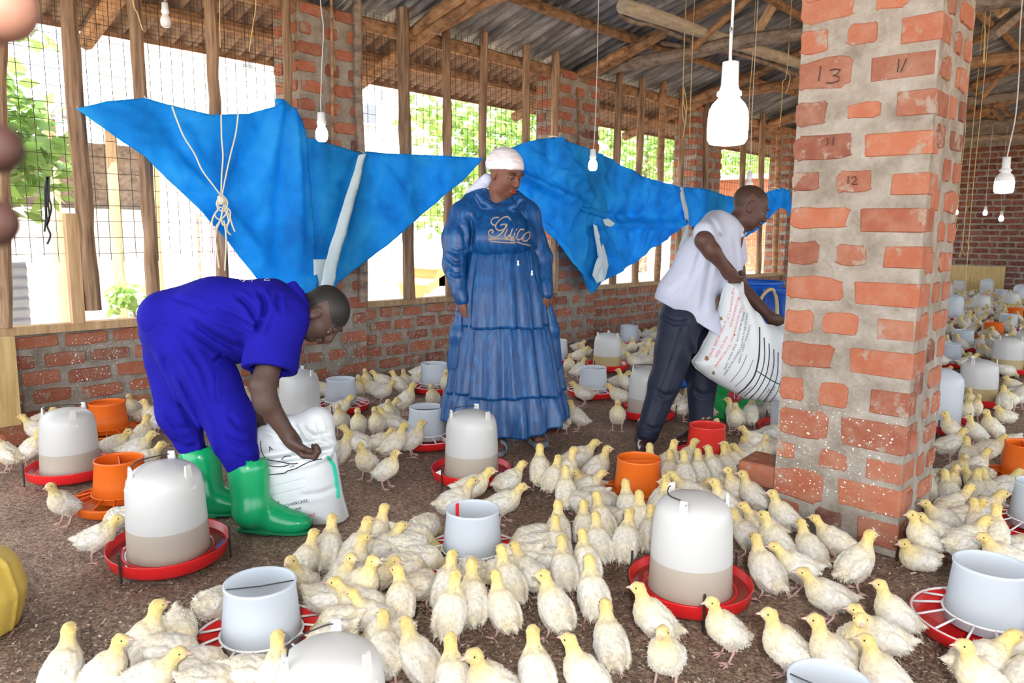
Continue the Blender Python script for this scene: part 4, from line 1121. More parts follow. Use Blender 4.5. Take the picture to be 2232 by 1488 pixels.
def hand(S, w, d, n, side, curl=(.9, 1.1, .8), s=1.0, spread=.0, thumb_in=.6):
    """w wrist, d fingers' direction, n palm side, side +1/-1 thumb on +across / -across"""
    d = np.asarray(d, float); d /= np.linalg.norm(d); n = np.asarray(n, float); n = n - d * (n @ d); n /= np.linalg.norm(n); a = np.cross(d, n)
    M = np.stack([d, a, n], 1)
    S.ell(w + d * .048 * s, np.array([.052, .040, .017]) * s, M, .015)
    S.cone(w, w + d * .03 * s, .024 * s, .026 * s, .02)
    for i, ln in enumerate((.92, 1.0, .95, .78)):
        q = w + d * (.086 - .004 * abs(i - 1)) * s + a * side * (.030 - .020 * i) * s; ang = spread * (1.5 - i) * side * .1
        dd = d * math.cos(ang) + a * math.sin(ang); al = 0.0
        for j, (Lp, rr) in enumerate(((.042, .0095), (.026, .0088), (.021, .0078))):
            al += curl[j]; v = dd * math.cos(al) + n * math.sin(al); e = q + v * Lp * ln * s
            S.cone(q, e, rr * s, rr * .92 * s, .006); q = e
    q = w + d * .022 * s + a * side * .026 * s
    v1 = d * .62 + a * side * .62 * (1 - thumb_in * .6) + n * .45 * thumb_in; v1 /= np.linalg.norm(v1); e = q + v1 * .046 * s; S.cone(q, e, .015 * s, .011 * s, .012)
    v2 = d * .75 + n * .65 * thumb_in - a * side * .35 * thumb_in; v2 /= np.linalg.norm(v2); e2 = e + v2 * .030 * s; S.cone(e, e2, .0105 * s, .0095 * s, .006)
    v3 = v2 * .7 - a * side * .5 * thumb_in; v3 /= np.linalg.norm(v3); S.cone(e2, e2 + v3 * .02 * s, .0095 * s, .0075 * s, .006)
def cut(S, a, b, t, keep, k=.004):
    """trim away everything on the far side of the sight plane through pixels a, b from pixel keep"""
    n = np.cross(_ray(*a), _ray(*b)); n /= np.linalg.norm(n); s_ = 1.0 if n @ _ray(*keep) > 0 else -1.0; c = at(*a, t)
    S.fn(lambda P: ((P - CAMP) @ n) * s_, c - 2, c + 2, k, True)
def cloth_disp(a=.004, f=30., seed=0, dirv=(0, 0, 1)):
    r = np.random.RandomState(seed); D = r.randn(5, 3); D /= np.linalg.norm(D, axis=1)[:, None]; ph = r.rand(5) * 6; dv = np.asarray(dirv, float)
    def g(P):
        o = 0
        for i in range(5):
            q = P @ D[i] * f * (.5 + .3 * i) + ph[i] + 1.6 * np.sin(P @ D[(i + 2) % 5] * f * .35)
            o = o + np.sin(q) * (.5 ** (i * .4)) * (.5 + .5 * np.sin(P @ D[(i + 1) % 5] * f * .22 + ph[i]))
        return a * o * .6
    return g
def groove(lines):
    """creases pressed along polylines read off the photograph: (points, depth, width px)"""
    LL = [(np.array([p for p in spline([np.array(q, float) for q in pts], 2)]), d, w) for pts, d, w in lines]
    def g(P):
        v = P - CAMP; ww = v @ FW; x = CX + F_PX * (v @ RT) / ww; y = CY - F_PX * (v @ UP) / ww; o = np.zeros(len(P))
        for L_, dp, wd in LL:
            lo_ = L_.min(0) - 4 * wd; hi_ = L_.max(0) + 4 * wd; sel = (x > lo_[0]) & (x < hi_[0]) & (y > lo_[1]) & (y < hi_[1])
            if not sel.any(): continue
            d2 = np.full(len(P), 1e9); tt = np.zeros(len(P)); n = len(L_) - 1
            for i in range(n):
                a = L_[i]; ab = L_[i + 1] - a; t = np.clip(((x - a[0]) * ab[0] + (y - a[1]) * ab[1]) / (ab @ ab + 1e-9), 0, 1)
                dd = (x - a[0] - t * ab[0]) ** 2 + (y - a[1] - t * ab[1]) ** 2; m = dd < d2; d2 = np.where(m, dd, d2); tt = np.where(m, (i + t) / n, tt)
            tp = np.clip(np.minimum(tt, 1 - tt) * 5 + .25, 0, 1)
            o += tp * (dp * np.exp(-d2 / wd ** 2) - dp * .55 * np.exp(-(np.sqrt(d2) - wd * 1.9) ** 2 / (wd * 1.1) ** 2))
        return o
    return g
def col_const(c):
    return lambda V: np.tile(np.array(c, float), (len(V), 1))
def bvh_of(objs):
    vs = []; fs = []
    for o in objs:
        b = len(vs); vs += [v.co.copy() for v in o.data.vertices]; fs += [tuple(b + i for i in p.vertices) for p in o.data.polygons]
    return BVHTree.FromPolygons(vs, fs)
def hit(bv, x, y, off=.003):
    d = Vector(_ray(x, y)).normalized(); h = bv.ray_cast(Vector(CAMP), d)
    if h[0] is None: return None
    n = h[1]; n = n if n.dot(d) < 0 else -n
    return np.array(h[0] + n * off)
def print_text(parent, bv, txt, p0, p1, hpx, mat, name='printed_text', off=.0022, squash=1.0):
    """lettering laid on the surface: baseline from pixel p0 to p1"""
    cu = bpy.data.curves.new('t', 'FONT'); cu.body = txt; cu.resolution_u = 2
    ob = bpy.data.objects.new('t', cu); COL.objects.link(ob)
    me = ob.to_mesh(); vs = [v.co.copy() for v in me.vertices]; fs = [tuple(p.vertices) for p in me.polygons]; ob.to_mesh_clear()
    bpy.data.objects.remove(ob); bpy.data.curves.remove(cu)
    if not vs: return
    w = max(v.x for v in vs); p0 = np.array(p0, float); p1 = np.array(p1, float); u = (p1 - p0) / w
    ln = np.linalg.norm(p1 - p0); nrm = np.array([(p1 - p0)[1], -(p1 - p0)[0]]) / ln * hpx / .72
    V = []; ok = True
    for v in vs:
        q = p0 + u * v.x + nrm * v.y; h = hit(bv, q[0], q[1], off)
        V.append(h)
    fs = [f for f in fs if all(V[i] is not None for i in f) and max(np.linalg.norm(V[f[0]] - V[i]) for i in f) < .05]
    V = [v if v is not None else np.zeros(3) for v in V]
    used = sorted({i for f in fs for i in f}); mp = {k: j for j, k in enumerate(used)}
    if not used: return
    return wparent(link(name, mesh(name, [V[i] for i in used], [tuple(mp[i] for i in f) for f in fs], mat)), parent)
def print_line(parent, bv, pts, r, mat, name='printed_line', off=.001, n=4, seg=6):
    P = [hit(bv, x, y, off) for x, y in spline([np.array(p, float) for p in pts], seg)]
    P = [p for p in P if p is not None]
    if len(P) > 1: return wparent(MB().tube(P, r, n).obj(name, mat), parent)

# ------------------------------------------------------------------ woman in blue
T0 = 4.25
wo = empty('person', gr(1125, 985), label='woman in a long blue tiered dress and pale head scarf, looking down', cat='person')
S = Sdf(); hc = J(1101, 378, T0 - .02)
fwd = RTH * .66 - FWH * .62 - ZUP * .42; HM = rotm(fwd, ZUP + RTH * -.05); hs = 1.05
head(S, hc, HM, hs)
S.cone(J(1088, 410, T0 + .02), J(1076, 462, T0 + .03), .058, .064, .03)
S.cone(J(1080, 500, T0 + .04), J(1092, 650, T0 + .04), .10, .13, .05)
for (a, b, c) in (((1066, 690), (1082, 860), (1085, 965)), ((1120, 690), (1150, 850), (1163, 942))):
    tt = T0 + .02; S.cone(J(*a, tt), J(*b, tt), .085, .055, .04); S.cone(J(*b, tt), J(*c, tt - .01), .05, .034, .03)
S.cone(J(1012, 468, T0), J(990, 566, T0 - .02), .05, .04, .03); S.cone(J(990, 566, T0 - .02), J(1006, 655, T0 - .08), .038, .028, .02)
S.cone(J(1150, 468, T0 + .08), J(1183, 560, T0 + .05), .05, .04, .03); S.cone(J(1183, 560, T0 + .05), J(1189, 640, T0), .038, .027, .02)
hand(S, J(1007, 657, T0 - .085), -ZUP + RTH * .12, RTH * .8 + FWH * .5, -1, (.5, .9, .7), 1.0)
hand(S, J(1189, 642, T0 - .01), -ZUP + RTH * .15, -RTH * .8 + FWH * .4, -1, (.6, .9, .7), .92)
foot_p = []
for (x, y, a, tt) in ((1084, 985, 262, 0), (1170, 966, 285, 0)):
    p = gr(x, y); d = hdir(a); foot_p.append((p, d))
    S.cone(p - d * .10 + ZUP * .05, p + d * .02 + ZUP * .042, .034, .034, .03); S.ell(p + d * .03 + ZUP * .042, (.06, .042, .020), rotm(d), .02)
    for i in range(5):
        q = p + d * (.075 - .006 * i * i * .5) + np.cross(ZUP, d) * (.026 - .0135 * i) * (1 if a < 270 else -1) + ZUP * .038; S.cone(q - d * .03, q, .011, .0115 if i == 0 else .009, .006)
SK_W = np.array([.175, .072, .046])
def wcol(V):
    c = np.tile(SK_W, (len(V), 1)); q = (V - hc) @ HM / hs
    lip = np.clip(1.4 - (((q[:, 0] - .100) / .020) ** 2 + (q[:, 1] / .024) ** 2 + ((q[:, 2] + .060) / .0125) ** 2) * 1.1, 0, 1)
    c += (np.array([.30, .022, .03]) - c) * lip[:, None]
    br = np.clip(1.4 - (((np.abs(q[:, 1]) - .034) / .024) ** 2 + ((q[:, 2] - .034 + .25 * (np.abs(q[:, 1]) - .034) ** 2 / .02) / .0055) ** 2), 0, 1) * (q[:, 0] > .04)
    c += (np.array([.03, .016, .012]) - c) * (br * .85)[:, None]
    ln = np.clip(1.3 - (((np.abs(q[:, 1]) - .032) / .02) ** 2 + ((q[:, 2] - .003) / .0045) ** 2), 0, 1) * (q[:, 0] > .04)
    c += (np.array([.02, .012, .01]) - c) * (ln * .8)[:, None]
    return c
sdf_obj('body', S, .0048, MAT['skin'], wo, it=1, colfn=wcol); eyes(wo, hc, HM, hs)
# slide sandals
for p, d in foot_p:
    sl = Sdf(); sl.ell(p + d * .0 + ZUP * .012, (.13, .052, .018), rotm(d), .01); sl.box(p + ZUP * .012 - d * .01, (.10, .044, .012), rotm(d), .01, .02)
    sd = sdf_obj('sandal_sole', sl, .006, MAT['sole'] if False else MAT['sandal'], wo)
    st = MB(); rows = []
    M = rotm(d)
    for k in range(15):
        a = math.pi * (k / 14); w = .054
        rows.append([p + M @ np.array([x, w * math.cos(a), .018 + .052 * math.sin(a) ** .8 * hh]) for x, hh in ((-.03, 1.15), (.035, .95))])
    v = [q for r_ in rows for q in r_]; f = [(2 * k, 2 * k + 1, 2 * k + 3, 2 * k + 2) for k in range(14)]
    n0 = len(v); v += [q * 1.0 + (np.asarray(q) - (p + ZUP * .02)) * .06 for q in v]; f += [(n0 + b_, n0 + a_, n0 + d_, n0 + c_) for a_, b_, c_, d_ in [(x[0], x[1], x[2], x[3]) for x in f]]
    f += [(2 * k, 2 * k + 2, n0 + 2 * k + 2, n0 + 2 * k) for k in range(14)] + [(2 * k + 1, n0 + 2 * k + 1, n0 + 2 * k + 3, 2 * k + 3) for k in range(14)]
    st.add(v, f); wparent(st.obj('sandal_strap', MAT['sandal'], smooth=True), wo)
# head scarf: tight wrap with a knot and loose tail behind
S = Sdf()
def HL(f, l, u): return hc + HM @ (np.array([f, l, u]) * hs)
S.ell(HL(-.016, 0, .042), np.array([.110, .090, .092]) * hs, HM, .02)
S.ell(HL(-.060, 0, .020), np.array([.062, .072, .070]) * hs, HM, .03)
cut_n = HM @ np.array([.40, 0, -1.0]); cut_n /= np.linalg.norm(cut_n); cut_p = HL(.09, 0, .056)
S.fn(lambda P: -((P - cut_p) @ cut_n + .0) * -1.0 if False else -((P - cut_p) @ cut_n) , hc - .3, hc + .3, .004, True)
def fold(P):
    q = (P - hc) @ HM / hs
    return .0012 * np.sin((q[:, 2] * 150 + q[:, 0] * 60 + 6 * np.sin(q[:, 0] * 22)))
sdf_obj('head_scarf', S, .0045, MAT['scarf'], wo, disp=fold)
S = Sdf(); k0 = J(1062, 392, T0 + .02)
S.ell(k0, (.035, .035, .04), None, .02); S.cone(k0, J(1048, 404, T0 + .03), .032, .036, .02); S.cone(J(1048, 404, T0 + .03), J(1020, 416, T0 + .02), .032, .014, .02); S.cone(J(1052, 400, T0 + .05), J(1030, 425, T0 + .04), .026, .012, .02)
sdf_obj('scarf_tail', S, .006, MAT['scarf_tail'], wo, disp=cloth_disp(.006, 60, 2))
# bodice with long sleeves and hood
S = Sdf(); TB = rotm(RTH * .5 - FWH * .86)
S.ell(J(1092, 512, T0 + .02), (.145, .185, .16), TB, .05); S.ell(J(1095, 540, T0 + .02), (.145, .182, .085), TB, .05); S.cone(J(1052, 432, T0 + .03), J(1012, 466, T0 + .02), .058, .066, .05); S.cone(J(1122, 434, T0 + .05), J(1150, 464, T0 + .08), .052, .058, .05); S.ell(J(1110, 516, T0 - .04), (.11, .14, .10), TB, .06)
S.cone(J(1022, 470, T0 + .02), J(1145, 466, T0 + .08), .068, .066, .05); S.cone(J(1060, 448, T0 + .03), J(1105, 452, T0 + .03), .055, .055, .04)
S.cone(J(1010, 472, T0), J(996, 520, T0 - .02), .078, .080, .05); S.cone(J(996, 520, T0 - .02), J(990, 575, T0 - .04), .080, .066, .04); S.cone(J(990, 575, T0 - .04), J(1006, 648, T0 - .08), .064, .043, .03); S.cone(J(1005, 640, T0 - .08), J(1008, 654, T0 - .085), .044, .040, .01)
S.cone(J(1152, 474, T0 + .08), J(1182, 560, T0 + .06), .066, .056, .05); S.cone(J(1182, 560, T0 + .06), J(1189, 630, T0), .055, .042, .03); S.cone(J(1188, 622, T0), J(1190, 640, T0 - .01), .042, .040, .01)
for sd in (-1, 1): S.ell(J(1092 + sd * 26, 520, T0 - .09), (.07, .075, .07), TB, .05)
for a, b in zip([(1042, 424), (1056, 442), (1076, 454), (1100, 457), (1120, 451)], [(1056, 442), (1076, 454), (1100, 457), (1120, 451), (1136, 436)]): S.cone(J(*a, T0 - .045), J(*b, T0 - .06), .018, .018, .02)
S.ell(J(1050, 432, T0 + .08), (.06, .11, .05), TB, .04)
bod = sdf_obj('dress_bodice', S, .0055, MAT['satin'], wo, disp=lambda P: cloth_disp(.0036, 34, 5)(P) + groove([([(1022, 470), (1030, 500), (1026, 540)], .012, 5), ([(1140, 470), (1150, 500), (1160, 545)], .010, 5), ([(975, 560), (990, 575), (1008, 572)], .008, 4), ([(978, 590), (992, 600), (1010, 596)], .007, 4), ([(982, 545), (996, 552), (1014, 545)], .006, 4), ([(1000, 490), (1012, 510), (1016, 540)], .006, 5)])(P))
def tier(name, rings, seed, amp0, amp1, raise_hem=0.0, tdep=.66):
    r = np.random.RandomState(seed); nA = 220; nR = 22; V = []; F_ = []
    ph = r.rand(8) * 6.28
    ys = [q[1] for q in rings]
    for i in range(nR + 1):
        s_ = i / nR; y = ys[0] + (ys[-1] - ys[0]) * s_
        cx = np.interp(y, ys, [q[0] for q in rings]); hw = np.interp(y, ys, [q[2] for q in rings])
        c = J(cx, y, T0 + .03); rx = R_(hw, T0)
        for j in range(nA):
            a = 2 * math.pi * j / nA
            g = math.sin(17 * a + ph[0] + .6 * math.sin(3 * a + ph[1]) + .5 * s_) + .6 * math.sin(29 * a + ph[2] + 1.2 * math.sin(2 * a)) * (1 - s_ * .5) + .5 * math.sin(9 * a + ph[3] - .4 * s_)
            fine = math.sin(61 * a + ph[4] + math.sin(7 * a)) * max(0, 1 - s_ * 3)
            am = amp0 + (amp1 - amp0) * min(1, s_ * 1.4)
            rr = 1 + am * g * .5 + .012 * fine
            p = c + RTH * (rx * rr * math.cos(a)) - FWH * (rx * tdep * rr * math.sin(a)) + ZUP * (raise_hem * s_ * (abs(math.cos(a)) ** 2) + .006 * s_ * math.sin(5 * a + ph[5]))
            V.append(p)
    for i in range(nR):
        for j in range(nA):
            j2 = (j + 1) % nA; F_.append((i * nA + j, (i + 1) * nA + j, (i + 1) * nA + j2, i * nA + j2))
    n0 = len(V); cc = np.array(V); ctr = cc.mean(0)   # inner face gives the cloth thickness
    inner = [v - (v - (ctr * np.array([1, 1, 0]) + np.array([0, 0, v[2]]))) * .012 for v in cc]
    V += inner; F_ += [(n0 + f[3], n0 + f[2], n0 + f[1], n0 + f[0]) for f in F_[:nR * nA]]
    for j in range(nA):
        j2 = (j + 1) % nA; F_.append((nR * nA + j, n0 + nR * nA + j, n0 + nR * nA + j2, nR * nA + j2))
    return wparent(link(name, mesh(name, V, F_, MAT['satin'], True)), wo)
t1 = tier('skirt_tier', [(1094, 544, 73), (1094, 556, 78), (1094, 630, 94), (1096, 708, 102)], 1, .025, .075, tdep=.80)
t2 = tier('skirt_tier', [(1096, 703, 101), (1098, 720, 105), (1100, 780, 114), (1101, 852, 126)], 2, .04, .10, tdep=.74)
t3 = tier('skirt_tier', [(1100, 847, 124), (1100, 866, 129), (1100, 900, 134), (1100, 934, 136)], 3, .05, .11, .07)
# skirt cloth gathered up towards each hand
for (pts, nm) in (([(1003, 684), (1000, 730), (996, 800)], 0), ([(1192, 668), (1200, 720), (1206, 800)], 1)):
    S = Sdf(); tt = T0 - .06 if nm == 0 else T0 + .02
    S.cone(J(*pts[0], tt), J(*pts[1], tt + .02), .026, .050, .03); S.cone(J(*pts[1], tt + .02), J(*pts[2], tt + .05), .050, .055, .03)
    sdf_obj('gathered_cloth', S, .007, MAT['satin'], wo, disp=cloth_disp(.008, 45, 7 + nm))
# rhinestone lettering and drawstrings
bv = bvh_of([bod, t1])
def q7(x, y): return (1000 + x / 7.44, 440 + y / 7.44)
strokes = [[(640, 255), (570, 265), (525, 310), (545, 365), (585, 380)], [(830, 290), (800, 250), (740, 250), (660, 300), (600, 380), (610, 440), (660, 465), (720, 450), (770, 410), (780, 375), (730, 365), (680, 380)],
           [(760, 390), (740, 450), (680, 520), (600, 570), (530, 565), (485, 530), (490, 480), (530, 455), (560, 480), (540, 500)], [(790, 450), (750, 530), (760, 580), (800, 570), (850, 500), (870, 440)], [(860, 460), (835, 540), (850, 580), (890, 560)],
           [(940, 440), (900, 520), (920, 560), (900, 600), (850, 600)], [(1050, 450), (1000, 450), (950, 520), (940, 600), (985, 610), (1030, 580)], [(1140, 490), (1080, 510), (1040, 570), (1040, 620), (1090, 630), (1140, 580), (1150, 500)],
           [(490, 610), (600, 600), (750, 600), (900, 630)], [(520, 640), (650, 650), (780, 660), (900, 660), (940, 650), (1020, 675), (1150, 705)]]
bd = MB()
for st in strokes:
    P = [hit(bv, *q7(x, y), .002) for x, y in spline([np.array(p, float) for p in st], 5)]
    P = [p for p in P if p is not None]
    if len(P) > 2: bd.tube(P, .0028, 4)
    for p in P:
        bd.add([p + np.array(o) * .0052 for o in ((1, 0, 0), (-1, 0, 0), (0, 1, 0), (0, -1, 0), (0, 0, 1), (0, 0, -1))], [(0, 2, 4), (2, 1, 4), (1, 3, 4), (3, 0, 4), (2, 0, 5), (1, 2, 5), (3, 1, 5), (0, 3, 5)])
wparent(bd.obj('rhinestone_lettering', MAT['gold']), wo)
for pts in ([(820, 240), (870, 340), (910, 430), (925, 700), (950, 900), (960, 1000)], [(1000, 150), (1080, 290), (1140, 400), (1155, 700), (1165, 950), (1180, 1160)]):
    o = print_line(wo, bv, [q7(*p) for p in pts], .0035, MAT['satin'], 'drawstring', .006, 6)
    e = hit(bv, *q7(*pts[-1]), .01)
    if e is not None: wparent(MB().lathe([(.0005, .016), (.006, .012), (.004, .002), (.008, -.008), (.0005, -.016)], 10, e).obj('drawstring_bead', MAT['white_plastic'], smooth=True), wo)

# ------------------------------------------------------------------ man in blue overalls, bent over the sack
ml = empty('person', gr(530, 1140), label='man in royal blue overalls and green boots bending over a sack', cat='person')
S = Sdf(); hc2 = J(704, 684, 3.04); fwd = RTH * .42 - ZUP * .88 - FWH * .10; HM2 = rotm(fwd, RTH * .85 + ZUP * .5); s2 = .98
head(S, hc2, HM2, s2)
S.cone(J(690, 672, 3.05), J(640, 672, 3.05), .056, .068, .03)
S.cone(J(600, 690, 3.06), J(400, 700, 3.06), .10, .10, .05)
for (a, b, c, tt) in (((395, 730), (480, 890), (540, 1060), 2.98), ((365, 740), (390, 890), (440, 1040), 3.18)):
    S.cone(J(*a, tt), J(*b, tt), .085, .06, .04); S.cone(J(*b, tt), J(*c, tt), .055, .045, .03)
S.cone(J(612, 705, 2.93), J(574, 840, 2.86), .052, .047, .03); S.cone(J(572, 840, 2.86), J(580, 880, 2.86), .047, .044, .02); S.cone(J(578, 872, 2.86), J(632, 955, 2.90), .043, .028, .02)
hand(S, J(630, 950, 2.90), RTH * .55 - ZUP * .8, RTH * .75 + ZUP * .4 + FWH * .3, 1, (.75, 1.2, .9), 1.08)
S.cone(J(615, 700, 3.20), J(580, 830, 3.26), .055, .045, .03); S.cone(J(580, 830, 3.26), J(556, 905, 3.24), .042, .028, .02)
hand(S, J(556, 903, 3.24), -ZUP * .9 + RTH * .2, RTH * .7 + FWH * .2, -1, (.5, .8, .6), 1.0)
SK_L = np.array([.075, .040, .030])
def lcol(V):
    c = np.tile(SK_L, (len(V), 1)); q = (V - hc2) @ HM2 / s2
    hair = ((q[:, 2] > .045 - .35 * (q[:, 0] - .02)) & (q[:, 0] < .078) & (np.abs(q[:, 1]) < .09) & (q[:, 2] < .2)) | ((q[:, 0] < -.035) & (q[:, 2] > -.045) & (np.abs(q[:, 1]) < .09) & (q[:, 2] < .2) & (q[:, 0] > -.15))
    ear = (np.abs(q[:, 1]) > .073) & (q[:, 2] < .03)
    c[hair & ~ear] = (.018, .016, .014)
    return c
sdf_obj('body', S, .0048, MAT['skin'], ml, it=1, colfn=lcol); eyes(ml, hc2, HM2, s2)
# trousers
S = Sdf()
S.ell(J(382, 708, 3.06), (R_(70, 3.06), R_(80, 3.06), R_(72, 3.06)), rotm(RTH), .06)
for tt, xo in ((2.98, 0), (3.15, -8)):
    S.cone(J(390 + xo, 720, tt), J(450 + xo * 4, 830, tt), R_(72, tt), R_(64, tt), .05)
S.cone(J(450, 830, 2.97), J(497, 920, 2.97), R_(64, 2.97), R_(53, 2.97), .04); S.cone(J(497, 920, 2.97), J(541, 1042, 2.985), R_(53, 2.97), R_(32, 2.97), .04)
S.cone(J(385, 790, 3.16), J(398, 900, 3.17), R_(62, 3.15), R_(52, 3.15), .05); S.cone(J(398, 900, 3.17), J(436, 1015, 3.195), R_(50, 3.15), R_(25, 3.15), .04)
GL = groove([([(342, 667), (400, 705), (467, 755)], .012, 6), ([(467, 784), (482, 776), (497, 770)], .016, 4), ([(471, 813), (474, 872), (521, 868)], .006, 3), ([(354, 763), (383, 847), (437, 955)], .014, 8), ([(371, 780), (420, 880), (446, 942), (456, 1000)], .022, 8),
             ([(500, 905), (520, 930), (548, 935)], .010, 6), ([(495, 950), (520, 968), (556, 962)], .010, 6), ([(510, 990), (535, 1003), (566, 996)], .010, 5), ([(360, 900), (385, 930), (410, 935)], .010, 6), ([(380, 960), (405, 975), (430, 968)], .010, 5), ([(400, 745), (440, 800), (460, 860)], .008, 7)])
GS = groove([([(565, 636), (576, 655), (578, 675), (570, 700), (555, 728)], .020, 6), ([(518, 645), (540, 664), (558, 693), (565, 707)], .018, 6), ([(480, 675), (511, 693), (550, 712), (568, 718)], .016, 5), ([(470, 686), (518, 708), (556, 724)], .014, 5), ([(420, 700), (470, 735), (520, 760)], .016, 7), ([(610, 640), (606, 660), (612, 680)], .010, 5), ([(380, 650), (430, 665), (470, 690)], .008, 6)])
def pl_d(P):
    d0 = cloth_disp(.006, 22, 11)(P); u = (P - J(390, 720, 3.0)) @ RTH; z = P[:, 2]
    return d0 + GL(P)
tr = sdf_obj('trousers', S, .0065, MAT['overall'], ml, disp=pl_d)
# work shirt
S = Sdf()
for tt in (2.96, 3.14):
    S.cone(J(365, 692, tt), J(470, 678, tt), R_(60, tt), R_(70, tt), .05); S.cone(J(470, 678, tt), J(590, 682, tt), R_(70, tt), R_(70, tt), .05); S.cone(J(590, 682, tt), J(628, 690, tt), R_(68, tt), R_(46, tt), .04)
S.ell(J(505, 732, 3.04), (R_(70, 3), R_(70, 3), R_(62, 3)), rotm(RTH), .06)
S.cone(J(606, 705, 2.93), J(590, 795, 2.87), R_(58, 2.9), R_(50, 2.9), .04); S.cone(J(600, 705, 3.2), J(585, 790, 3.25), R_(52, 3.2), R_(44, 3.2), .04)
_d = J(588, 800, 2.87) - J(604, 705, 2.92); _d /= np.linalg.norm(_d); S.cone(J(604, 720, 2.92), J(590, 795, 2.87), R_(56, 2.9), R_(55, 2.9), .03); S.cone(J(590, 795, 2.87), J(586, 830, 2.865), R_(55, 2.9), R_(56, 2.9), .02); S.box(J(587, 808, 2.868) + _d * .10, (.10, .14, .14), rotm(_d, FWH), .004, .004, True); S.cone(J(589, 795, 2.87), J(580, 880, 2.86), R_(42, 2.9), R_(42, 2.9), .004, True); S.fn(lambda P: (P - J(588, 806, 2.87)) @ (ZUP * .96 - RTH * .27), J(520, 700, 2.6) - .3, J(640, 870, 2.6) + .6, .004, True) if False else None
for a, b in (((640, 622), (652, 640)), ((652, 640), (664, 662))):
    for tt in (2.98, 3.08, 3.14): S.cone(J(*a, tt), J(*b, tt), .020, .018, .02)
sh = sdf_obj('work_shirt', S, .006, MAT['overall'], ml, disp=lambda P: cloth_disp(.005, 24, 14)(P) + GS(P))
bv = bvh_of([sh])
# white print across the back, seen edge-on
for txt, o0, o1, h in (('E', (572, 612), (588, 613), 8), ('NY', (538, 612), (552, 616), 10), ('6S9', (514, 606), (532, 617), 9)):
    print_text(ml, bv, txt, o0, o1, h, MAT['overall_print'], 'back_print')
# rubber boots
for (sx, sy, ax, ay, tt, d, gx, gy) in ((541, 1022, 548, 1110, 2.99, hdir(352), 600, 1158), (436, 998, 448, 1075, 3.2, hdir(8), 478, 1120)):
    S = Sdf(); g = gr(gx, gy); M = rotm(d); a = J(ax, ay, tt)
    heel = g - d * .105
    top = J(sx, sy, tt)
    S.cone(top, a, R_(44, tt), R_(37, tt), .02); S.cone(a, heel + ZUP * .075 + d * .01, R_(37, tt), .056, .03)
    S.cone(heel + ZUP * .052, g + d * .02 + ZUP * .055, .050, .050, .03); S.ell(g + d * .07 + ZUP * .045, (.085, .052, .045), M, .03)
    S.cone(heel + ZUP * .10 + d * .04, g + ZUP * .06, .05, .048, .03)
    S.cone(top + (top - a) * .25, top - (top - a) * .35, R_(36, tt), R_(34, tt), .004, True)
    S.fn(lambda P: P[:, 2] - .004, g - .5, g + .5, .003, True) if False else None
    bo = sdf_obj('boot', S, .0055, MAT['boot'], ml, post=lambda V: np.concatenate([V[:, :2], np.maximum(V[:, 2:], .016)], 1))
    S = Sdf(); S.box(g - d * .075 + ZUP * .010, (.07, .048, .010), M, .008, .02); S.ell(g + d * .05 + ZUP * .010, (.108, .056, .011), M, .02)
    o = sdf_obj('boot_sole', S, .006, MAT['sole']); o.parent = bo; o.matrix_parent_inverse = Matrix.Identity(4)

# ------------------------------------------------------------------ man in white shirt, pouring from the sack
mr = empty('person', gr(1465, 975), label='man in white shirt and dark trousers tipping out a feed sack', cat='person')
S = Sdf(); hc3 = J(1634, 452, 4.27); fwd = RTH * .88 - ZUP * .47 - FWH * .12; HM3 = rotm(fwd, ZUP + RTH * .35); s3 = 1.02
head(S, hc3, HM3, s3)
S.cone(J(1622, 470, 4.28), J(1590, 505, 4.3), .060, .072, .03)
S.cone(J(1570, 530, 4.3), J(1500, 660, 4.3), .12, .12, .05)
for (a, b, c, tt) in (((1480, 690), (1452, 828), (1408, 965), 4.22), ((1518, 720), (1530, 830), (1525, 950), 4.42)):
    S.cone(J(*a, tt), J(*b, tt), .085, .06, .04); S.cone(J(*b, tt), J(*c, tt), .055, .04, .03)
S.cone(J(1556, 490, 4.18), J(1534, 524, 4.03), .060, .046, .03); S.cone(J(1534, 524, 4.03), J(1552, 548, 4.03), .046, .045, .02); S.cone(J(1550, 545, 4.03), J(1582, 584, 4.08), .044, .032, .02)
hand(S, J(1580, 580, 4.08), RTH * .55 - ZUP * .7, RTH * .5 + ZUP * .5 + FWH * .6, -1, (.9, 1.3, 1.0), 1.1)
S.cone(J(1598, 530, 4.46), J(1612, 622, 4.48), .055, .044, .03); S.cone(J(1612, 622, 4.48), J(1682, 694, 4.38), .042, .029, .02)
hand(S, J(1680, 692, 4.38), RTH * .85 - ZUP * .4, -ZUP * .4 - FWH * .6, 1, (.6, .9, .7), 1.05)
SK_R = np.array([.098, .046, .034])
def rcol(V):
    c = np.tile(SK_R, (len(V), 1)); q = (V - hc3) @ HM3 / s3
    hair = ((q[:, 2] > .05 - .25 * (q[:, 0] - .02)) & (q[:, 0] < .07) & (q[:, 2] < .2) & (np.abs(q[:, 1]) < .1)) | ((q[:, 0] < -.04) & (q[:, 2] > -.03) & (q[:, 2] < .2) & (q[:, 0] > -.15) & (np.abs(q[:, 1]) < .1))
    c[hair & ~((np.abs(q[:, 1]) > .074) & (q[:, 2] < .03))] = SK_R * .62
    return c
sdf_obj('body', S, .0048, MAT['skin'], mr, it=1, colfn=rcol); eyes(mr, hc3, HM3, s3)
S = Sdf()
S.ell(J(1492, 678, 4.3), (R_(52, 4.3), R_(50, 4.3), R_(48, 4.3)), rotm(RTH), .06)
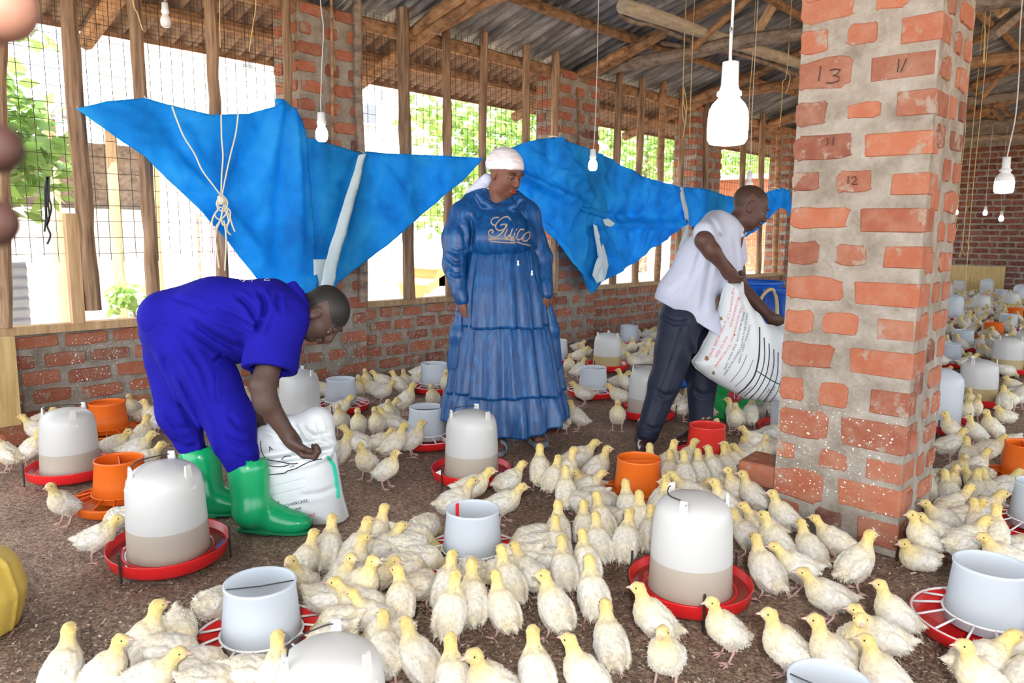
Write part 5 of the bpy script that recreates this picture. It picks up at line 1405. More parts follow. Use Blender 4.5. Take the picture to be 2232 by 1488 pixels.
S.cone(J(1484, 700, 4.24), J(1470, 761, 4.22), R_(50, 4.2), R_(40, 4.2), .04); S.cone(J(1470, 761, 4.22), J(1448, 835, 4.21), R_(40, 4.2), R_(33, 4.2), .04); S.cone(J(1448, 835, 4.21), J(1412, 945, 4.2), R_(33, 4.2), R_(24, 4.2), .03)
S.cone(J(1512, 715, 4.38), J(1530, 825, 4.42), R_(42, 4.4), R_(32, 4.4), .04); S.cone(J(1530, 825, 4.42), J(1527, 930, 4.42), R_(32, 4.4), R_(25, 4.4), .03)
sdf_obj('trousers', S, .0065, MAT['trousers'], mr, disp=lambda P: cloth_disp(.0045, 24, 21)(P) + groove([([(1500, 690), (1480, 740), (1450, 830), (1415, 920)], .006, 5), ([(1500, 740), (1510, 790), (1500, 840)], .014, 6), ([(1430, 850), (1445, 862), (1465, 858)], .008, 5), ([(1515, 850), (1530, 862), (1550, 855)], .008, 5), ([(1405, 925), (1420, 935), (1436, 930)], .007, 4), ([(1445, 690), (1470, 705), (1500, 700)], .008, 5)])(P))
S = Sdf()
for tt in (4.22, 4.40):
    S.cone(J(1482, 640, tt), J(1530, 565, tt), R_(46, 4.3), R_(50, 4.3), .05); S.cone(J(1530, 565, tt), J(1574, 505, tt), R_(50, 4.3), R_(40, 4.3), .05)
S.ell(J(1562, 585, 4.28), (R_(52, 4.3), R_(60, 4.3), R_(66, 4.3)), rotm(RTH * .8 - ZUP * .3), .06); S.cone(J(1500, 650, 4.24), J(1545, 720, 4.2), R_(52, 4.3), R_(34, 4.3), .05); S.cone(J(1480, 636, 4.28), J(1460, 680, 4.28), R_(44, 4.3), R_(42, 4.3), .04)
S.cone(J(1570, 490, 4.26), J(1606, 500, 4.3), R_(30, 4.3), R_(22, 4.3), .03)
S.cone(J(1562, 490, 4.20), J(1538, 508, 4.08), R_(33, 4.2), R_(27, 4.2), .03); S.cone(J(1590, 505, 4.42), J(1602, 560, 4.46), R_(30, 4.4), R_(26, 4.4), .03)
S.cone(J(1594, 478, 4.24), J(1614, 500, 4.2), .022, .02, .02)
cut(S, (1425, 648), (1550, 722), 4.25, (1560, 560)); shr = sdf_obj('shirt', S, .006, MAT['shirt'], mr, disp=lambda P: cloth_disp(.0045, 20, 25)(P) + groove([([(1530, 540), (1515, 590), (1490, 640)], .010, 6), ([(1550, 570), (1540, 620), (1530, 680)], .010, 6), ([(1575, 610), (1568, 650), (1556, 690)], .010, 6), ([(1600, 520), (1606, 560), (1604, 600)], .008, 5), ([(1550, 478), (1562, 500), (1568, 520)], .012, 5), ([(1500, 600), (1480, 625), (1460, 640)], .008, 6)])(P))
S = Sdf()
for a, b in (((1588, 474), (1604, 492)), ((1604, 492), (1616, 512))):
    S.cone(J(*a, 4.19), J(*b, 4.19), .017, .015, .012)
sdf_obj('shirt_collar', S, .005, MAT['shirt'], mr)
for (x, y, tt, a) in ((1404, 984, 4.2, 262), (1516, 966, 4.42, 215)):
    g = gr(x, y); d = hdir(a); M = rotm(d); S = Sdf()
    S.cone(g - d * .08 + ZUP * .05, g + d * .05 + ZUP * .045, .044, .043, .03); S.ell(g + d * .09 + ZUP * .035, (.085, .045, .036), M, .03); S.cone(g - d * .07 + ZUP * .05, g - d * .06 + ZUP * .14, .046, .046, .03)
    bo = sdf_obj('shoe', S, .0055, MAT['shoe'], mr, post=lambda V: np.concatenate([V[:, :2], np.maximum(V[:, 2:], .014)], 1))
    S = Sdf(); S.box(g - d * .06 + ZUP * .009, (.055, .042, .009), M, .006, .02); S.ell(g + d * .06 + ZUP * .009, (.12, .048, .010), M, .02)
    o = sdf_obj('shoe_sole', S, .006, MAT['belt']); o.parent = bo; o.matrix_parent_inverse = Matrix.Identity(4)

# ------------------------------------------------------------------ fingers of somebody standing next to the lens
tf = .30
hp = empty('person', gr(-900, 1500), label='blurred dark fingers of a person at the extreme left edge', cat='person')
S = Sdf()
for (y0, xe, r) in ((20, 40, 74), (322, -12, 58), (486, -16, 56), (640, -60, 50)):
    S.cone(J(-150, y0 + 10, tf + .01), J(xe - r * .5 if y0 == 20 else xe, y0, tf), R_(r * 1.12, tf), R_(r, tf), .004)
    S.cone(J(-360, y0 * .8 + 90, tf + .03), J(-150, y0 + 10, tf + .01), R_(r * 1.15, tf), R_(r * 1.12, tf), .006)
S.ell(J(-470, 330, tf + .04), (.055, .05, .06), None, .02)
S.cone(J(-500, 380, tf + .04), J(-900, 700, tf + .08), .03, .035, .02)
S.cone(J(-470, 480, tf + .03), J(-300, 680, tf + .02), .012, .010, .008)
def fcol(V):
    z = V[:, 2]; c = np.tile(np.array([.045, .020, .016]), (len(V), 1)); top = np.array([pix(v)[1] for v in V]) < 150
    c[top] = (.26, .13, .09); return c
sdf_obj('hand', S, .0022, MAT['skin'], hp, it=2, colfn=fcol)

# ================================================================== SACKS
def poly_sdf(poly, c0, T, Rr, U=RTH, Wd=FWH):
    PL = np.array([[(at(x, y, depth(c0)) - c0) @ U, (at(x, y, depth(c0)) - c0)[2]] for x, y in poly])
    A = PL; B = np.roll(PL, -1, 0); AB = B - A; L2 = (AB ** 2).sum(1) + 1e-12
    def f(P):
        q = P - c0; u = np.stack([q @ U, q[:, 2]], 1); w = q @ Wd
        d = np.full(len(P), 9.0); ins = np.zeros(len(P), bool)
        for i in range(len(A)):
            pa = u - A[i]; t = np.clip(pa @ AB[i] / L2[i], 0, 1); e = pa - t[:, None] * AB[i]; d = np.minimum(d, (e ** 2).sum(1))
            c = (A[i, 1] > u[:, 1]) != (B[i, 1] > u[:, 1])
            xx = A[i, 0] + (u[:, 1] - A[i, 1]) * AB[i, 0] / (AB[i, 1] if abs(AB[i, 1]) > 1e-9 else 1e-9); ins ^= c & (u[:, 0] < xx)
        d = np.sqrt(d); h = T * np.sqrt(np.clip(1 - (1 - np.clip(d / Rr, 0, 1)) ** 2, 0, 1)) + .006
        return np.where(ins, (np.abs(w) - h) * .6, np.sqrt(d * d + w * w) - .006)
    ext = np.abs(PL).max(0); r = np.array([abs(U[0]) * ext[0] + T, abs(U[1]) * ext[0] + T, ext[1] + .02]) + .02
    return f, c0 - r, c0 + r
def poly_dense(p, n=4):
    out = []
    for i in range(len(p)):
        a = np.array(p[i], float); b = np.array(p[(i + 1) % len(p)], float)
        out += [a + (b - a) * k / n for k in range(n)]
    return out
s1 = empty('feed_sack', gr(665, 1140), label='white feed sack with green stripe standing open by the green boots', cat='sack')
c0 = at(655, 1050, 3.16)
S = Sdf(); f, lo, hi = poly_sdf([(580, 1146), (566, 1110), (560, 1060), (556, 1000), (558, 955), (600, 935), (680, 935), (726, 960), (737, 1010), (744, 1080), (757, 1140), (700, 1147), (640, 1148)], c0, .125, .14); S.fn(f, lo, hi, .02)
for a, b, ra, rb in (((575, 950), (620, 935), 20, 26), ((620, 935), (690, 925), 26, 34), ((690, 925), (705, 968), 34, 26), ((620, 965), (690, 975), 24, 22)):
    S.cone(J(*a, 3.10), J(*b, 3.08), R_(ra, 3.1), R_(rb, 3.1), .03)
    S.cone(J(*a, 3.22), J(*b, 3.24), R_(ra, 3.1), R_(rb, 3.1), .03)
b1_ = sdf_obj('sack_body', S, .006, MAT['sack_white'], s1, disp=lambda P: cloth_disp(.009, 24, 31)(P) + groove([([(580, 930), (610, 945), (640, 935)], .014, 5), ([(660, 930), (680, 950), (715, 945)], .014, 5), ([(650, 975), (690, 960), (722, 970)], .012, 5), ([(565, 1005), (620, 1000), (680, 990), (730, 975)], .022, 7), ([(600, 1020), (650, 1010), (700, 995)], .010, 5), ([(640, 925), (655, 945), (660, 965)], .014, 5), ([(690, 915), (698, 940), (696, 965)], .012, 5), ([(600, 950), (620, 965), (650, 970)], .012, 5), ([(735, 1060), (700, 1075), (650, 1080)], .006, 6)])(P), post=lambda V: np.concatenate([V[:, :2], np.maximum(V[:, 2:], .004)], 1))
bv = bvh_of([b1_])
def q8(x, y): return (540 + x / 5.3125, 880 + y / 5.3125)
print_text(s1, bv, 'WHEAT,', q8(205, 1180), q8(385, 1160), 6.6, MAT['ink_black'])
print_text(s1, bv, 'SUNFLOWERCAKE,', q8(315, 1222), q8(708, 1130), 6.6, MAT['ink_black'])
print_text(s1, bv, 'SHELLS, LIME', q8(330, 1275), q8(625, 1225), 6.6, MAT['ink_black'])
print_text(s1, bv, 'MENT', q8(640, 1325), q8(790, 1290), 6.8, MAT['ink_red'])
for yy0, yy1 in ((965, 855), (1065, 962)):
    print_text(s1, bv, '.' * 34, q8(230, yy0), q8(665, yy1), 5, MAT['ink_black'])
for pts in ([(150, 430), (165, 560), (230, 640), (330, 665), (480, 690), (580, 690)], [(250, 720), (400, 725), (480, 700)], [(250, 820), (420, 800), (460, 775), (560, 745), (720, 672), (860, 635)], [(390, 650), (430, 605), (500, 600)]):
    print_line(s1, bv, [q8(*p) for p in pts], .0022, MAT['ink_black'])
print_text(s1, bv, '20', q8(480, 745), q8(540, 732), 6, MAT['ink_black']); print_text(s1, bv, 'A', q8(250, 560), q8(300, 540), 12, MAT['ink_black'])
for k in range(5): print_line(s1, bv, [q8(930 + k * 9 - 10, 600 + k * 8), q8(985 + k * 8 - 8, 720), q8(1015 + k * 8 - 8, 880), q8(1030 + k * 7 - 4, 1000), q8(1038 + k * 6 - 4, 1090)], .0045, MAT['ink_green'], 'green_stripe', .0002)

s2_ = empty('feed_sack', gr(1620, 985), label='printed white feed sack being tipped by the man in white', cat='sack')
c0 = at(1620, 760, 4.22)
S = Sdf(); f, lo, hi = poly_sdf([(1576, 612), (1610, 614), (1614, 640), (1640, 675), (1668, 706), (1690, 712), (1712, 706), (1720, 730), (1716, 800), (1712, 850), (1700, 876), (1670, 878), (1630, 870), (1590, 850), (1550, 826), (1520, 803), (1509, 788), (1520, 774), (1540, 735), (1556, 690), (1568, 650)], c0, .125, .17); S.fn(f, lo, hi, .02)
b2_ = sdf_obj('sack_body', S, .006, MAT['sack_white'], s2_, disp=lambda P: cloth_disp(.003, 26, 35)(P) + .0035 * np.sin(((P - c0) @ RTH) * 95 + (P[:, 2] - c0[2]) * 18) * np.clip((P[:, 2] - .42) * 3, 0, 1))
bv = bvh_of([b2_])
def q9(x, y): return (1500 + x / 4.8, 590 + y / 4.8)
for a, b, h, c, tx in (((470, 170), (430, 430), 4.5, 'ink_red', 'TUJE MANUFA'), ((425, 440), (210, 900), 5.5, 'ink_red', 'CT U MANAGER RND'), ((520, 270), (430, 590), 5, 'ink_red', 'BRO KAWANDE JUL'), ((400, 680), (275, 900), 5.5, 'ink_red', 'AGE OF FEED'), ((548, 380), (440, 750), 4, 'ink_red', 'ARE RECOMMENDED'), ((435, 765), (270, 1000), 5, 'ink_red', 'NOT RECOMMEND'),
                       ((575, 430), (500, 740), 4, 'ink_black', 'MAIZE BRAN SOYA'), ((490, 760), (370, 1030), 4, 'ink_black', 'FISH MEAL LIME'), ((610, 440), (545, 800), 4, 'ink_black', 'CALCIUM VITAMIN'), ((540, 810), (365, 1090), 4.5, 'ink_black', 'CONCENTRATE MEAL'), ((640, 560), (520, 960), 4, 'ink_black', 'COTTON SEED CAKE')):
    print_text(s2_, bv, tx, q9(*a), q9(*b), h, MAT[c])
for pts, r in (([(745, 590), (745, 800), (735, 930), (690, 1100), (600, 1220), (520, 1285)], .0042), ([(795, 700), (798, 900), (770, 1050), (700, 1200), (590, 1310)], .0028), ([(845, 760), (848, 900), (815, 1080), (740, 1230), (640, 1340)], .0028), ([(895, 820), (892, 1000), (840, 1180), (720, 1350)], .0024), ([(940, 850), (932, 1080), (880, 1230), (780, 1370)], .0024), ([(965, 1150), (930, 1270), (850, 1375)], .0018),
               ([(615, 880), (540, 1040), (440, 1165)], .0014), ([(680, 930), (600, 1100), (490, 1210)], .0014), ([(720, 1048), (800, 1100), (880, 1150), (960, 1188)], .0026)):
    print_line(s2_, bv, [q9(*p) for p in pts], r, MAT['ink_black'])
for tx, a, b in (('12% MAX', (570, 1300), (672, 1215)), ('5 MIN', (640, 1345), (690, 1300)), ('20 IU x KG', (745, 1370), (858, 1240)), ('2000 IU x KG', (800, 1385), (912, 1215))):
    print_text(s2_, bv, tx, q9(*a), q9(*b), 4.2, MAT['ink_black'])
for (x, y, r) in ((345, 500, 17), (195, 915, 22), (265, 1065, 16), (485, 670, 9)):
    c = hit(bv, *q9(x, y), .001)
    if c is not None:
        ps = [hit(bv, *q9(x + r * math.cos(k) * (1 + .3 * math.sin(3 * k)), y + r * 1.2 * math.sin(k)), .0012) for k in np.linspace(0, 6.0, 12)]
        if all(p is not None for p in ps): wparent(MB().add([c] + ps, [(0, k + 1, (k + 1) % 12 + 1) for k in range(12)]).obj('brown_stain', MAT['stain']), s2_)
# green printed sack on the floor behind
s3_ = empty('feed_sack', gr(1580, 925), label='green printed sack on the floor behind the tipped white sack', cat='sack')
c0 = at(1585, 875, 5.0); S = Sdf()
f, lo, hi = poly_sdf([(1545, 918), (1548, 880), (1556, 835), (1600, 825), (1650, 840), (1660, 880), (1656, 918), (1600, 922)], c0, .11, .12); S.fn(f, lo, hi, .02)
b3_ = sdf_obj('sack_body', S, .009, MAT['sack_green'], s3_, disp=cloth_disp(.005, 26, 41), post=lambda V: np.concatenate([V[:, :2], np.maximum(V[:, 2:], .004)], 1)); bv = bvh_of([b3_])
ps = [hit(bv, 1603 + 17 * math.cos(k), 862 + 14 * math.sin(k), .002) for k in np.linspace(0, 6.0, 14)]
c = hit(bv, 1603, 862, .002)
if c is not None and all(p is not None for p in ps): wparent(MB().add([c] + ps, [(0, k + 1, (k + 1) % 14 + 1) for k in range(14)]).obj('round_emblem', MAT['ink_red']), s3_)
print_text(s3_, bv, '13', (1596, 869), (1612, 869), 12, MAT['white_plastic'], off=.004)
# yellow sack at the left edge
s4_ = empty('yellow_sack', gr(-60, 1400), label='crumpled yellow woven sack poking in at the lower left edge', cat='sack')
c0 = at(-50, 1310, 2.25); S = Sdf(); f, lo, hi = poly_sdf([(-220, 1420), (-200, 1250), (-120, 1180), (-10, 1195), (20, 1225), (38, 1295), (26, 1350), (8, 1410), (-60, 1430)], c0, .14, .14); S.fn(f, lo, hi, .02)
sdf_obj('sack_body', S, .007, MAT['sack_yellow'], s4_, disp=cloth_disp(.009, 26, 44), post=lambda V: np.concatenate([V[:, :2], np.maximum(V[:, 2:], .004)], 1))
# ================================================================== TARPAULINS
from mathutils.geometry import delaunay_2d_cdt
def tarp_mesh(name, poly, X, folds, mat, step=.022, noise_a=.018, seed=0, crumple=.010):
    P2 = [onx(x, y, X) for x, y in poly]; dense = []
    for i in range(len(P2)):
        a = P2[i][1:]; b = P2[(i + 1) % len(P2)][1:]; n = max(1, int(np.linalg.norm(b - a) / step))
        dense += [a + (b - a) * k / n for k in range(n)]
    dense = np.array(dense); r = np.random.RandomState(seed)
    A = dense; B = np.roll(dense, -1, 0)
    def inside(p):
        c = ((A[:, 1] > p[1]) != (B[:, 1] > p[1])); xx = A[:, 0] + (p[1] - A[:, 1]) * (B[:, 0] - A[:, 0]) / np.where(np.abs(B[:, 1] - A[:, 1]) < 1e-9, 1e-9, B[:, 1] - A[:, 1])
        return (np.count_nonzero(c & (p[0] < xx)) % 2) == 1
    pts = [tuple(p) for p in dense]; nb = len(pts)
    lo = dense.min(0); hi = dense.max(0); j = 0; y = lo[1]
    while y < hi[1]:
        x = lo[0] + (j % 2) * step / 2
        while x < hi[0]:
            p = np.array([x, y]) + r.uniform(-.15, .15, 2) * step
            if inside(p) and np.min(((dense - p) ** 2).sum(1)) > (step * .5) ** 2: pts.append(tuple(p))
            x += step
        y += step * .87; j += 1
    edges = [(i, (i + 1) % nb) for i in range(nb)]
    res = delaunay_2d_cdt([Vector(p) for p in pts], edges, [], 1, 1e-5)
    V2 = np.array([tuple(v) for v in res[0]]); F_ = [tuple(f) for f in res[2]]
    dx = np.zeros(len(V2)); FL = []
    for (a, b, amp, w) in folds:
        a3 = onx(*a, X)[1:]; b3 = onx(*b, X)[1:]; ab = b3 - a3; t = np.clip(((V2 - a3) @ ab) / (ab @ ab), -.15, 1.15); d = np.linalg.norm(V2 - (a3 + t[:, None] * ab), axis=1)
        amp = amp if amp > 0 else amp * .45; ww = w * (.5 + .9 * np.clip(t, 0, 1)); dx += amp * np.exp(-(d / ww) ** 2) * np.clip(1.15 - np.abs(t - .5) * 1.3, .3, 1)
    for i, v in enumerate(V2):
        q = Vector((v[0] * 3.2, v[1] * 3.2, seed)); dx[i] += crumple * (1 - 2 * abs(noise.noise(q * 1.9 + Vector((7, 3, 1))))) + noise_a * noise.noise(q) + noise_a * .45 * noise.noise(q * 2.7)
    V = [(X + dx[i], V2[i][0], V2[i][1]) for i in range(len(V2))]
    o = link(name, mesh(name, V, F_, mat, True)); md = o.modifiers.new('thickness', 'SOLIDIFY'); md.thickness = .003
    return o
MAT['tarp_pale'] = m_plain('pale_tarp_underside', (.58, .70, .74), .5, .3, .08, 6)
ta = empty('tarpaulin', onx(600, 230, -5.06), label='left blue tarpaulin tied back with cream rope at the post', cat='tarpaulin', group='blue tarpaulins along the window bays')
K = (482, 440)
o = tarp_mesh('sheet', [(165, 237), (232, 221), (318, 213), (365, 228), (460, 250), (540, 248), (598, 232), (612, 222), (640, 236), (658, 262), (668, 300), (676, 400), (684, 500), (692, 640), (640, 655), (600, 650), (570, 625), (520, 565), (482, 515), (440, 465), (400, 425), (360, 390), (310, 340), (230, 285)], -4.97,
              [(K, (375, 240), .03, .05), (K, (482, 250), -.03, .05), (K, (520, 250), .035, .06), (K, (600, 250), -.05, .10), ((612, 230), (560, 420), .07, .07), ((640, 245), (650, 600), .07, .06), ((625, 240), (600, 600), -.06, .06), (K, (300, 290), .05, .08), (K, (330, 230), -.03, .05), ((250, 232), (400, 260), -.05, .035), ((230, 224), (330, 250), .04, .03), (K, (600, 620), .05, .08), (K, (560, 500), -.04, .05), ((420, 440), (560, 610), .03, .05)], MAT['tarp'], seed=1)
wparent(o, ta)
o = tarp_mesh('sheet', [(652, 283), (668, 300), (700, 306), (785, 335), (795, 330), (840, 334), (940, 338), (1052, 344), (1040, 360), (1000, 400), (940, 450), (860, 520), (780, 583), (735, 615), (722, 650), (680, 655), (650, 500)], -5.01,
              [((790, 335), (715, 620), .05, .05), ((690, 310), (680, 600), -.05, .06), ((800, 345), (860, 500), -.03, .06), ((800, 340), (1000, 370), .03, .05), ((690, 340), (775, 360), -.035, .03), ((690, 430), (750, 440), .02, .03), ((830, 360), (900, 460), .025, .06)], MAT['tarp'], seed=2)
wparent(o, ta)
o = tarp_mesh('pale_hem', [(782, 338), (797, 334), (778, 420), (738, 560), (724, 640), (694, 640), (712, 560), (752, 430)], -4.93, [((790, 340), (710, 630), .015, .03)], MAT['tarp_pale'], seed=3, noise_a=.008); wparent(o, ta)
o = tarp_mesh('pale_hem', [(682, 565), (714, 565), (702, 645), (684, 645)], -4.965, [], MAT['tarp_pale'], seed=4, noise_a=.006); wparent(o, ta)
S = Sdf(); p = onx(614, 228, -4.99); S.ell(p, (.03, .05, .035), None, .02); S.cone(p + np.array([.01, -.04, .02]), p + np.array([.0, .05, -.02]), .02, .025, .02); sdf_obj('gathered_corner', S, .008, MAT['tarp'], ta, disp=cloth_disp(.008, 60, 3))
# rope on the left tarp
rp = empty('rope', onx(482, 440, -4.97), label='cream rope gathering the left tarpaulin into a knotted tassel', cat='rope')
XR = -4.90
def rope(pts, r=.0055, nm='strand', par=None, X=XR, mat='rope_white'): return wparent(MB().tube(spline([onx(x, y, X) for x, y in pts], 5), r, 6).obj(nm, MAT[mat], smooth=True), par or rp)
rope([(375, 232), (388, 268), (402, 300), (424, 335), (440, 370), (462, 400), (480, 424)]); rope([(482, 250), (483, 300), (486, 340), (483, 385), (482, 425)]); rope([(519, 249), (514, 290), (503, 335), (493, 380), (484, 425)])
for k, pts in enumerate(([(482, 420), (472, 445), (486, 452), (492, 436), (480, 424)], [(484, 425), (496, 440), (488, 460), (474, 452), (482, 432)], [(480, 450), (466, 470), (462, 490), (470, 500), (480, 480), (486, 455)], [(486, 452), (480, 480), (470, 500), (474, 545)], [(488, 452), (500, 470), (506, 490), (512, 505)], [(490, 455), (498, 480), (494, 500), (503, 512)], [(478, 455), (468, 468), (478, 478), (490, 470), (496, 455), (486, 446)], [(472, 498), (472, 540), (478, 585)], [(488, 480), (493, 520), (490, 590)], [(494, 452), (502, 462), (498, 486), (486, 490), (482, 470)])):
    rope(pts, .0058)
S = Sdf(); S.ell(onx(482, 436, XR), (.02, .028, .035), None, .01); sdf_obj('knot', S, .006, MAT['rope_white'], rp, disp=cloth_disp(.006, 120, 9))
# middle tarp
tb = empty('tarpaulin', onx(1290, 330, -5.06), label='crumpled blue tarpaulin stretched behind and right of the woman', cat='tarpaulin', group='blue tarpaulins along the window bays')
o = tarp_mesh('sheet', [(1060, 356), (1110, 322), (1170, 303), (1218, 299), (1290, 328), (1340, 352), (1400, 385), (1440, 396), (1482, 408), (1490, 470), (1494, 484), (1440, 530), (1370, 580), (1310, 615), (1296, 632), (1284, 638), (1276, 628), (1255, 590), (1210, 530), (1180, 490), (1165, 475), (1120, 475), (1090, 420)], -4.96,
              [((1120, 375), (1290, 465), .10, .07), ((1140, 405), (1290, 468), -.07, .05), ((1220, 305), (1300, 450), .06, .06), ((1250, 340), (1320, 470), -.04, .06), ((1310, 470), (1490, 470), -.09, .05), ((1310, 490), (1490, 490), .06, .05), ((1290, 465), (1285, 630), -.09, .05), ((1270, 470), (1265, 600), .06, .06), ((1305, 500), (1350, 585), .05, .06), ((1190, 490), (1280, 620), .04, .05), ((1160, 330), (1200, 370), .05, .03), ((1190, 340), (1225, 360), -.05, .03), ((1210, 370), (1260, 380), .05, .03), ((1180, 380), (1240, 400), -.04, .03), ((1390, 390), (1480, 430), .03, .06), ((1440, 440), (1485, 420), -.03, .03), ((1130, 345), (1180, 330), -.03, .03)], MAT['tarp'], seed=5, noise_a=.03, crumple=.028)
wparent(o, tb)
o = tarp_mesh('pale_lining', [(1292, 488), (1302, 498), (1318, 545), (1326, 578), (1318, 606), (1300, 618), (1290, 600), (1300, 560)], -4.93, [((1296, 490), (1310, 610), .05, .03), ((1308, 560), (1304, 615), -.05, .02)], MAT['tarp_pale'], step=.012, seed=6, noise_a=.01); wparent(o, tb)
o = tarp_mesh('torn_patch', [(1313, 478), (1326, 476), (1341, 487), (1330, 494), (1318, 491)], -4.90, [], MAT['tarp_pale'], step=.012, seed=7, noise_a=.02); wparent(o, tb)
S = Sdf(); S.cone(onx(1262, 452, -4.91), onx(1316, 468, -4.90), .03, .035, .03); sdf_obj('rolled_fold', S, .008, MAT['tarp'], tb, disp=cloth_disp(.01, 60, 5))
# far tarp
tc = empty('tarpaulin', onx(1600, 430, -5.08), label='far blue tarpaulin behind the head of the man in white', cat='tarpaulin', group='blue tarpaulins along the window bays')
o = tarp_mesh('sheet', [(1478, 406), (1540, 412), (1580, 425), (1640, 440), (1672, 418), (1700, 410), (1722, 415), (1728, 475), (1715, 458), (1700, 452), (1680, 470), (1640, 505), (1600, 535), (1560, 520), (1520, 500), (1492, 485)], -5.0,
              [((1700, 415), (1650, 490), .09, .08), ((1715, 420), (1722, 460), -.08, .06), ((1500, 415), (1540, 490), .05, .08), ((1690, 420), (1700, 450), -.06, .05)], MAT['tarp'], step=.035, seed=8); wparent(o, tc)
o = tarp_mesh('pale_hem', [(1480, 408), (1489, 408), (1500, 470), (1502, 540), (1488, 585), (1476, 560), (1490, 500)], -4.94, [((1484, 410), (1494, 570), .03, .04)], MAT['tarp_pale'], step=.03, seed=9, noise_a=.01); wparent(o, tc)

for par, pts in ((ta, [(170, 237), (318, 214), (612, 224), (792, 332), (1045, 344)]), (tb, [(1110, 323), (1218, 300), (1400, 386), (1478, 408)]), (tc, [(1490, 409), (1585, 428), (1700, 412)])):
    for (x, y) in pts:   # short ties from the hem to the posts behind
        a = onx(x, y, -4.965); b = onx(x, y, -5.1); b = np.array([-5.13, a[1] + .05, a[2] + .03])
        wparent(MB().tube([a, (a + b) / 2 + np.array([0, 0, .01]), b], .004, 5).obj('tie_cord', MAT['rope_white']), par)
# ================================================================== BULBS
def bulb(x, y_top, y_bot, t, label, lit=True, big=True, wire=(), half=False, name='light_bulb'):
    top = at(x, y_top, t); bot = at(x, y_bot, t); h = top[2] - bot[2]
    e = empty(name, (top[0], top[1], bot[2]), label=label, cat='bulb', group='hanging bulbs')
    m = MB()
    if big:
        m.lathe([(.0005, h * 1.0), (.10 * h, h * .995), (.105 * h, h * .72), (.125 * h, h * .66), (.15 * h, h * .645), (.15 * h, h * .60), (.11 * h, h * .595)], 24); m.obj('socket', MAT['socket'], e, True)
        body = [(.11 * h, h * .60), (.135 * h, h * .56), (.20 * h, h * .49), (.232 * h, h * .42), (.243 * h, h * .33)]; low = [(.243 * h, h * .33), (.246 * h, h * .2), (.24 * h, h * .07), (.21 * h, h * .02), (.12 * h, h * .004), (.0005, 0)]
    else:
        m.lathe([(.0005, h), (.13 * h, h * .99), (.14 * h, h * .72), (.16 * h, h * .70), (.16 * h, h * .60), (.12 * h, h * .52)], 20); m.obj('socket', MAT['socket'], e, True)
        body = [(.12 * h, h * .52), (.17 * h, h * .44), (.21 * h, h * .34)]; low = [(.21 * h, h * .34), (.215 * h, h * .2), (.19 * h, h * .08), (.12 * h, h * .01), (.0005, 0)]
    lm = MAT['bulb_lit' if big else 'bulb_glow'] if lit else MAT['bulb_off']
    MB().lathe(body, 28).obj('bulb_neck', MAT['socket'] if half else lm, e, True); MB().lathe(low, 28).obj('bulb_globe', lm, e, True)
    if wire:
        P = [top] + [at(wx, wy, t) for wx, wy in wire]
        zt = zroof(P[-1][0]) - .01
        if P[-1][2] < zt: P.append(np.array([P[-1][0], P[-1][1], zt]))
        wparent(MB().tube(spline(P, 4), .0038 if big else .003, 6).obj('cable', MAT['cable'], smooth=True), e)
    return e
bulb(1593, 135, 314, 2.1, 'large glaring bulb hanging closest, left of the brick pillar', wire=[(1592, 110), (1594, 60), (1599, -10)])
bulb(2195, 342, 421, 4.6, 'white-necked lit bulb hanging right of the pillar near the right edge', half=True, wire=[(2203, 305), (2214, 250), (2222, 150), (2229, -10)])
bulb(2074, 338, 402, 5.2, 'lit bulb half hidden behind the right edge of the pillar', wire=[(2078, 300), (2080, 220)])
bulb(700, 245, 308, 4.55, 'small lit bulb hanging before the first brick pier', big=False, wire=[(699, 220), (702, 130), (705, 60), (698, -10)])
bulb(1293, 325, 372, 5.6, 'small lit bulb hanging in front of the crumpled tarpaulin', big=False, wire=[(1296, 300), (1300, 200), (1303, 80), (1305, -10)])
bulb(359, 6, 58, 4.3, 'unlit small bulb high up at the left under the eave', lit=False, big=False, wire=[(359, -20)])
bulb(1635, 372, 412, 6.6, 'unlit white bulb just above the head of the man in white', lit=False, big=False, wire=[(1637, 330), (1640, 230)])
bulb(2085, 446, 468, 12.0, 'tiny lit bulb farthest left before the far brick wall', big=False, wire=[(2087, 400)])
bulb(2149, 449, 469, 12.5, 'tiny lit bulb in the middle before the far brick wall', big=False, wire=[(2152, 400)])
bulb(2184, 460, 482, 13.5, 'tiny lit bulb lowest on the right before the far brick wall', big=False, wire=[(2184, 400)])

# ================================================================== TWINE, HOSE AND OTHER SMALL THINGS
def twine(label, pts, t, r=.004, mat='twine', name='twine', loop=None):
    P = [at(x, y, t) for x, y in pts]
    zt = zroof(P[0][0]) - .12
    P.insert(0, np.array([P[0][0], P[0][1], zt + .11]))
    e = empty(name, P[-1], label=label, cat=name)
    wparent(MB().tube(spline(P, 5), r, 5).obj('strand', MAT[mat], smooth=True), e)
    if loop: wparent(MB().tube(spline([at(x, y, t) for x, y in loop], 5), r, 5).obj('loop', MAT[mat], smooth=True), e)
    return e
twine('yellow twine dangling beside the big bulb, left strand', [(1491, 112), (1489, 215), (1495, 250), (1489, 300)], 7.0, loop=[(1491, 190), (1497, 230), (1493, 270), (1487, 240), (1490, 200)])
twine('yellow twine dangling beside the big bulb, right strand', [(1509, 112), (1506, 200), (1503, 300)], 7.0)
twine('twine hanging from the tie beam just right of the big bulb', [(1640, 132), (1634, 200), (1632, 285)], 7.2)
twine('curled twine hanging close to the upper left of the pillar', [(1716, 150), (1706, 180), (1704, 230), (1699, 276)], 7.2, loop=[(1712, 158), (1722, 165), (1718, 190), (1712, 204)])
twine('long pale twine hanging down to the flock right of the pillar', [(2139, 236), (2130, 320), (2120, 420), (2112, 520), (2103, 640)], 7.5, .0035)
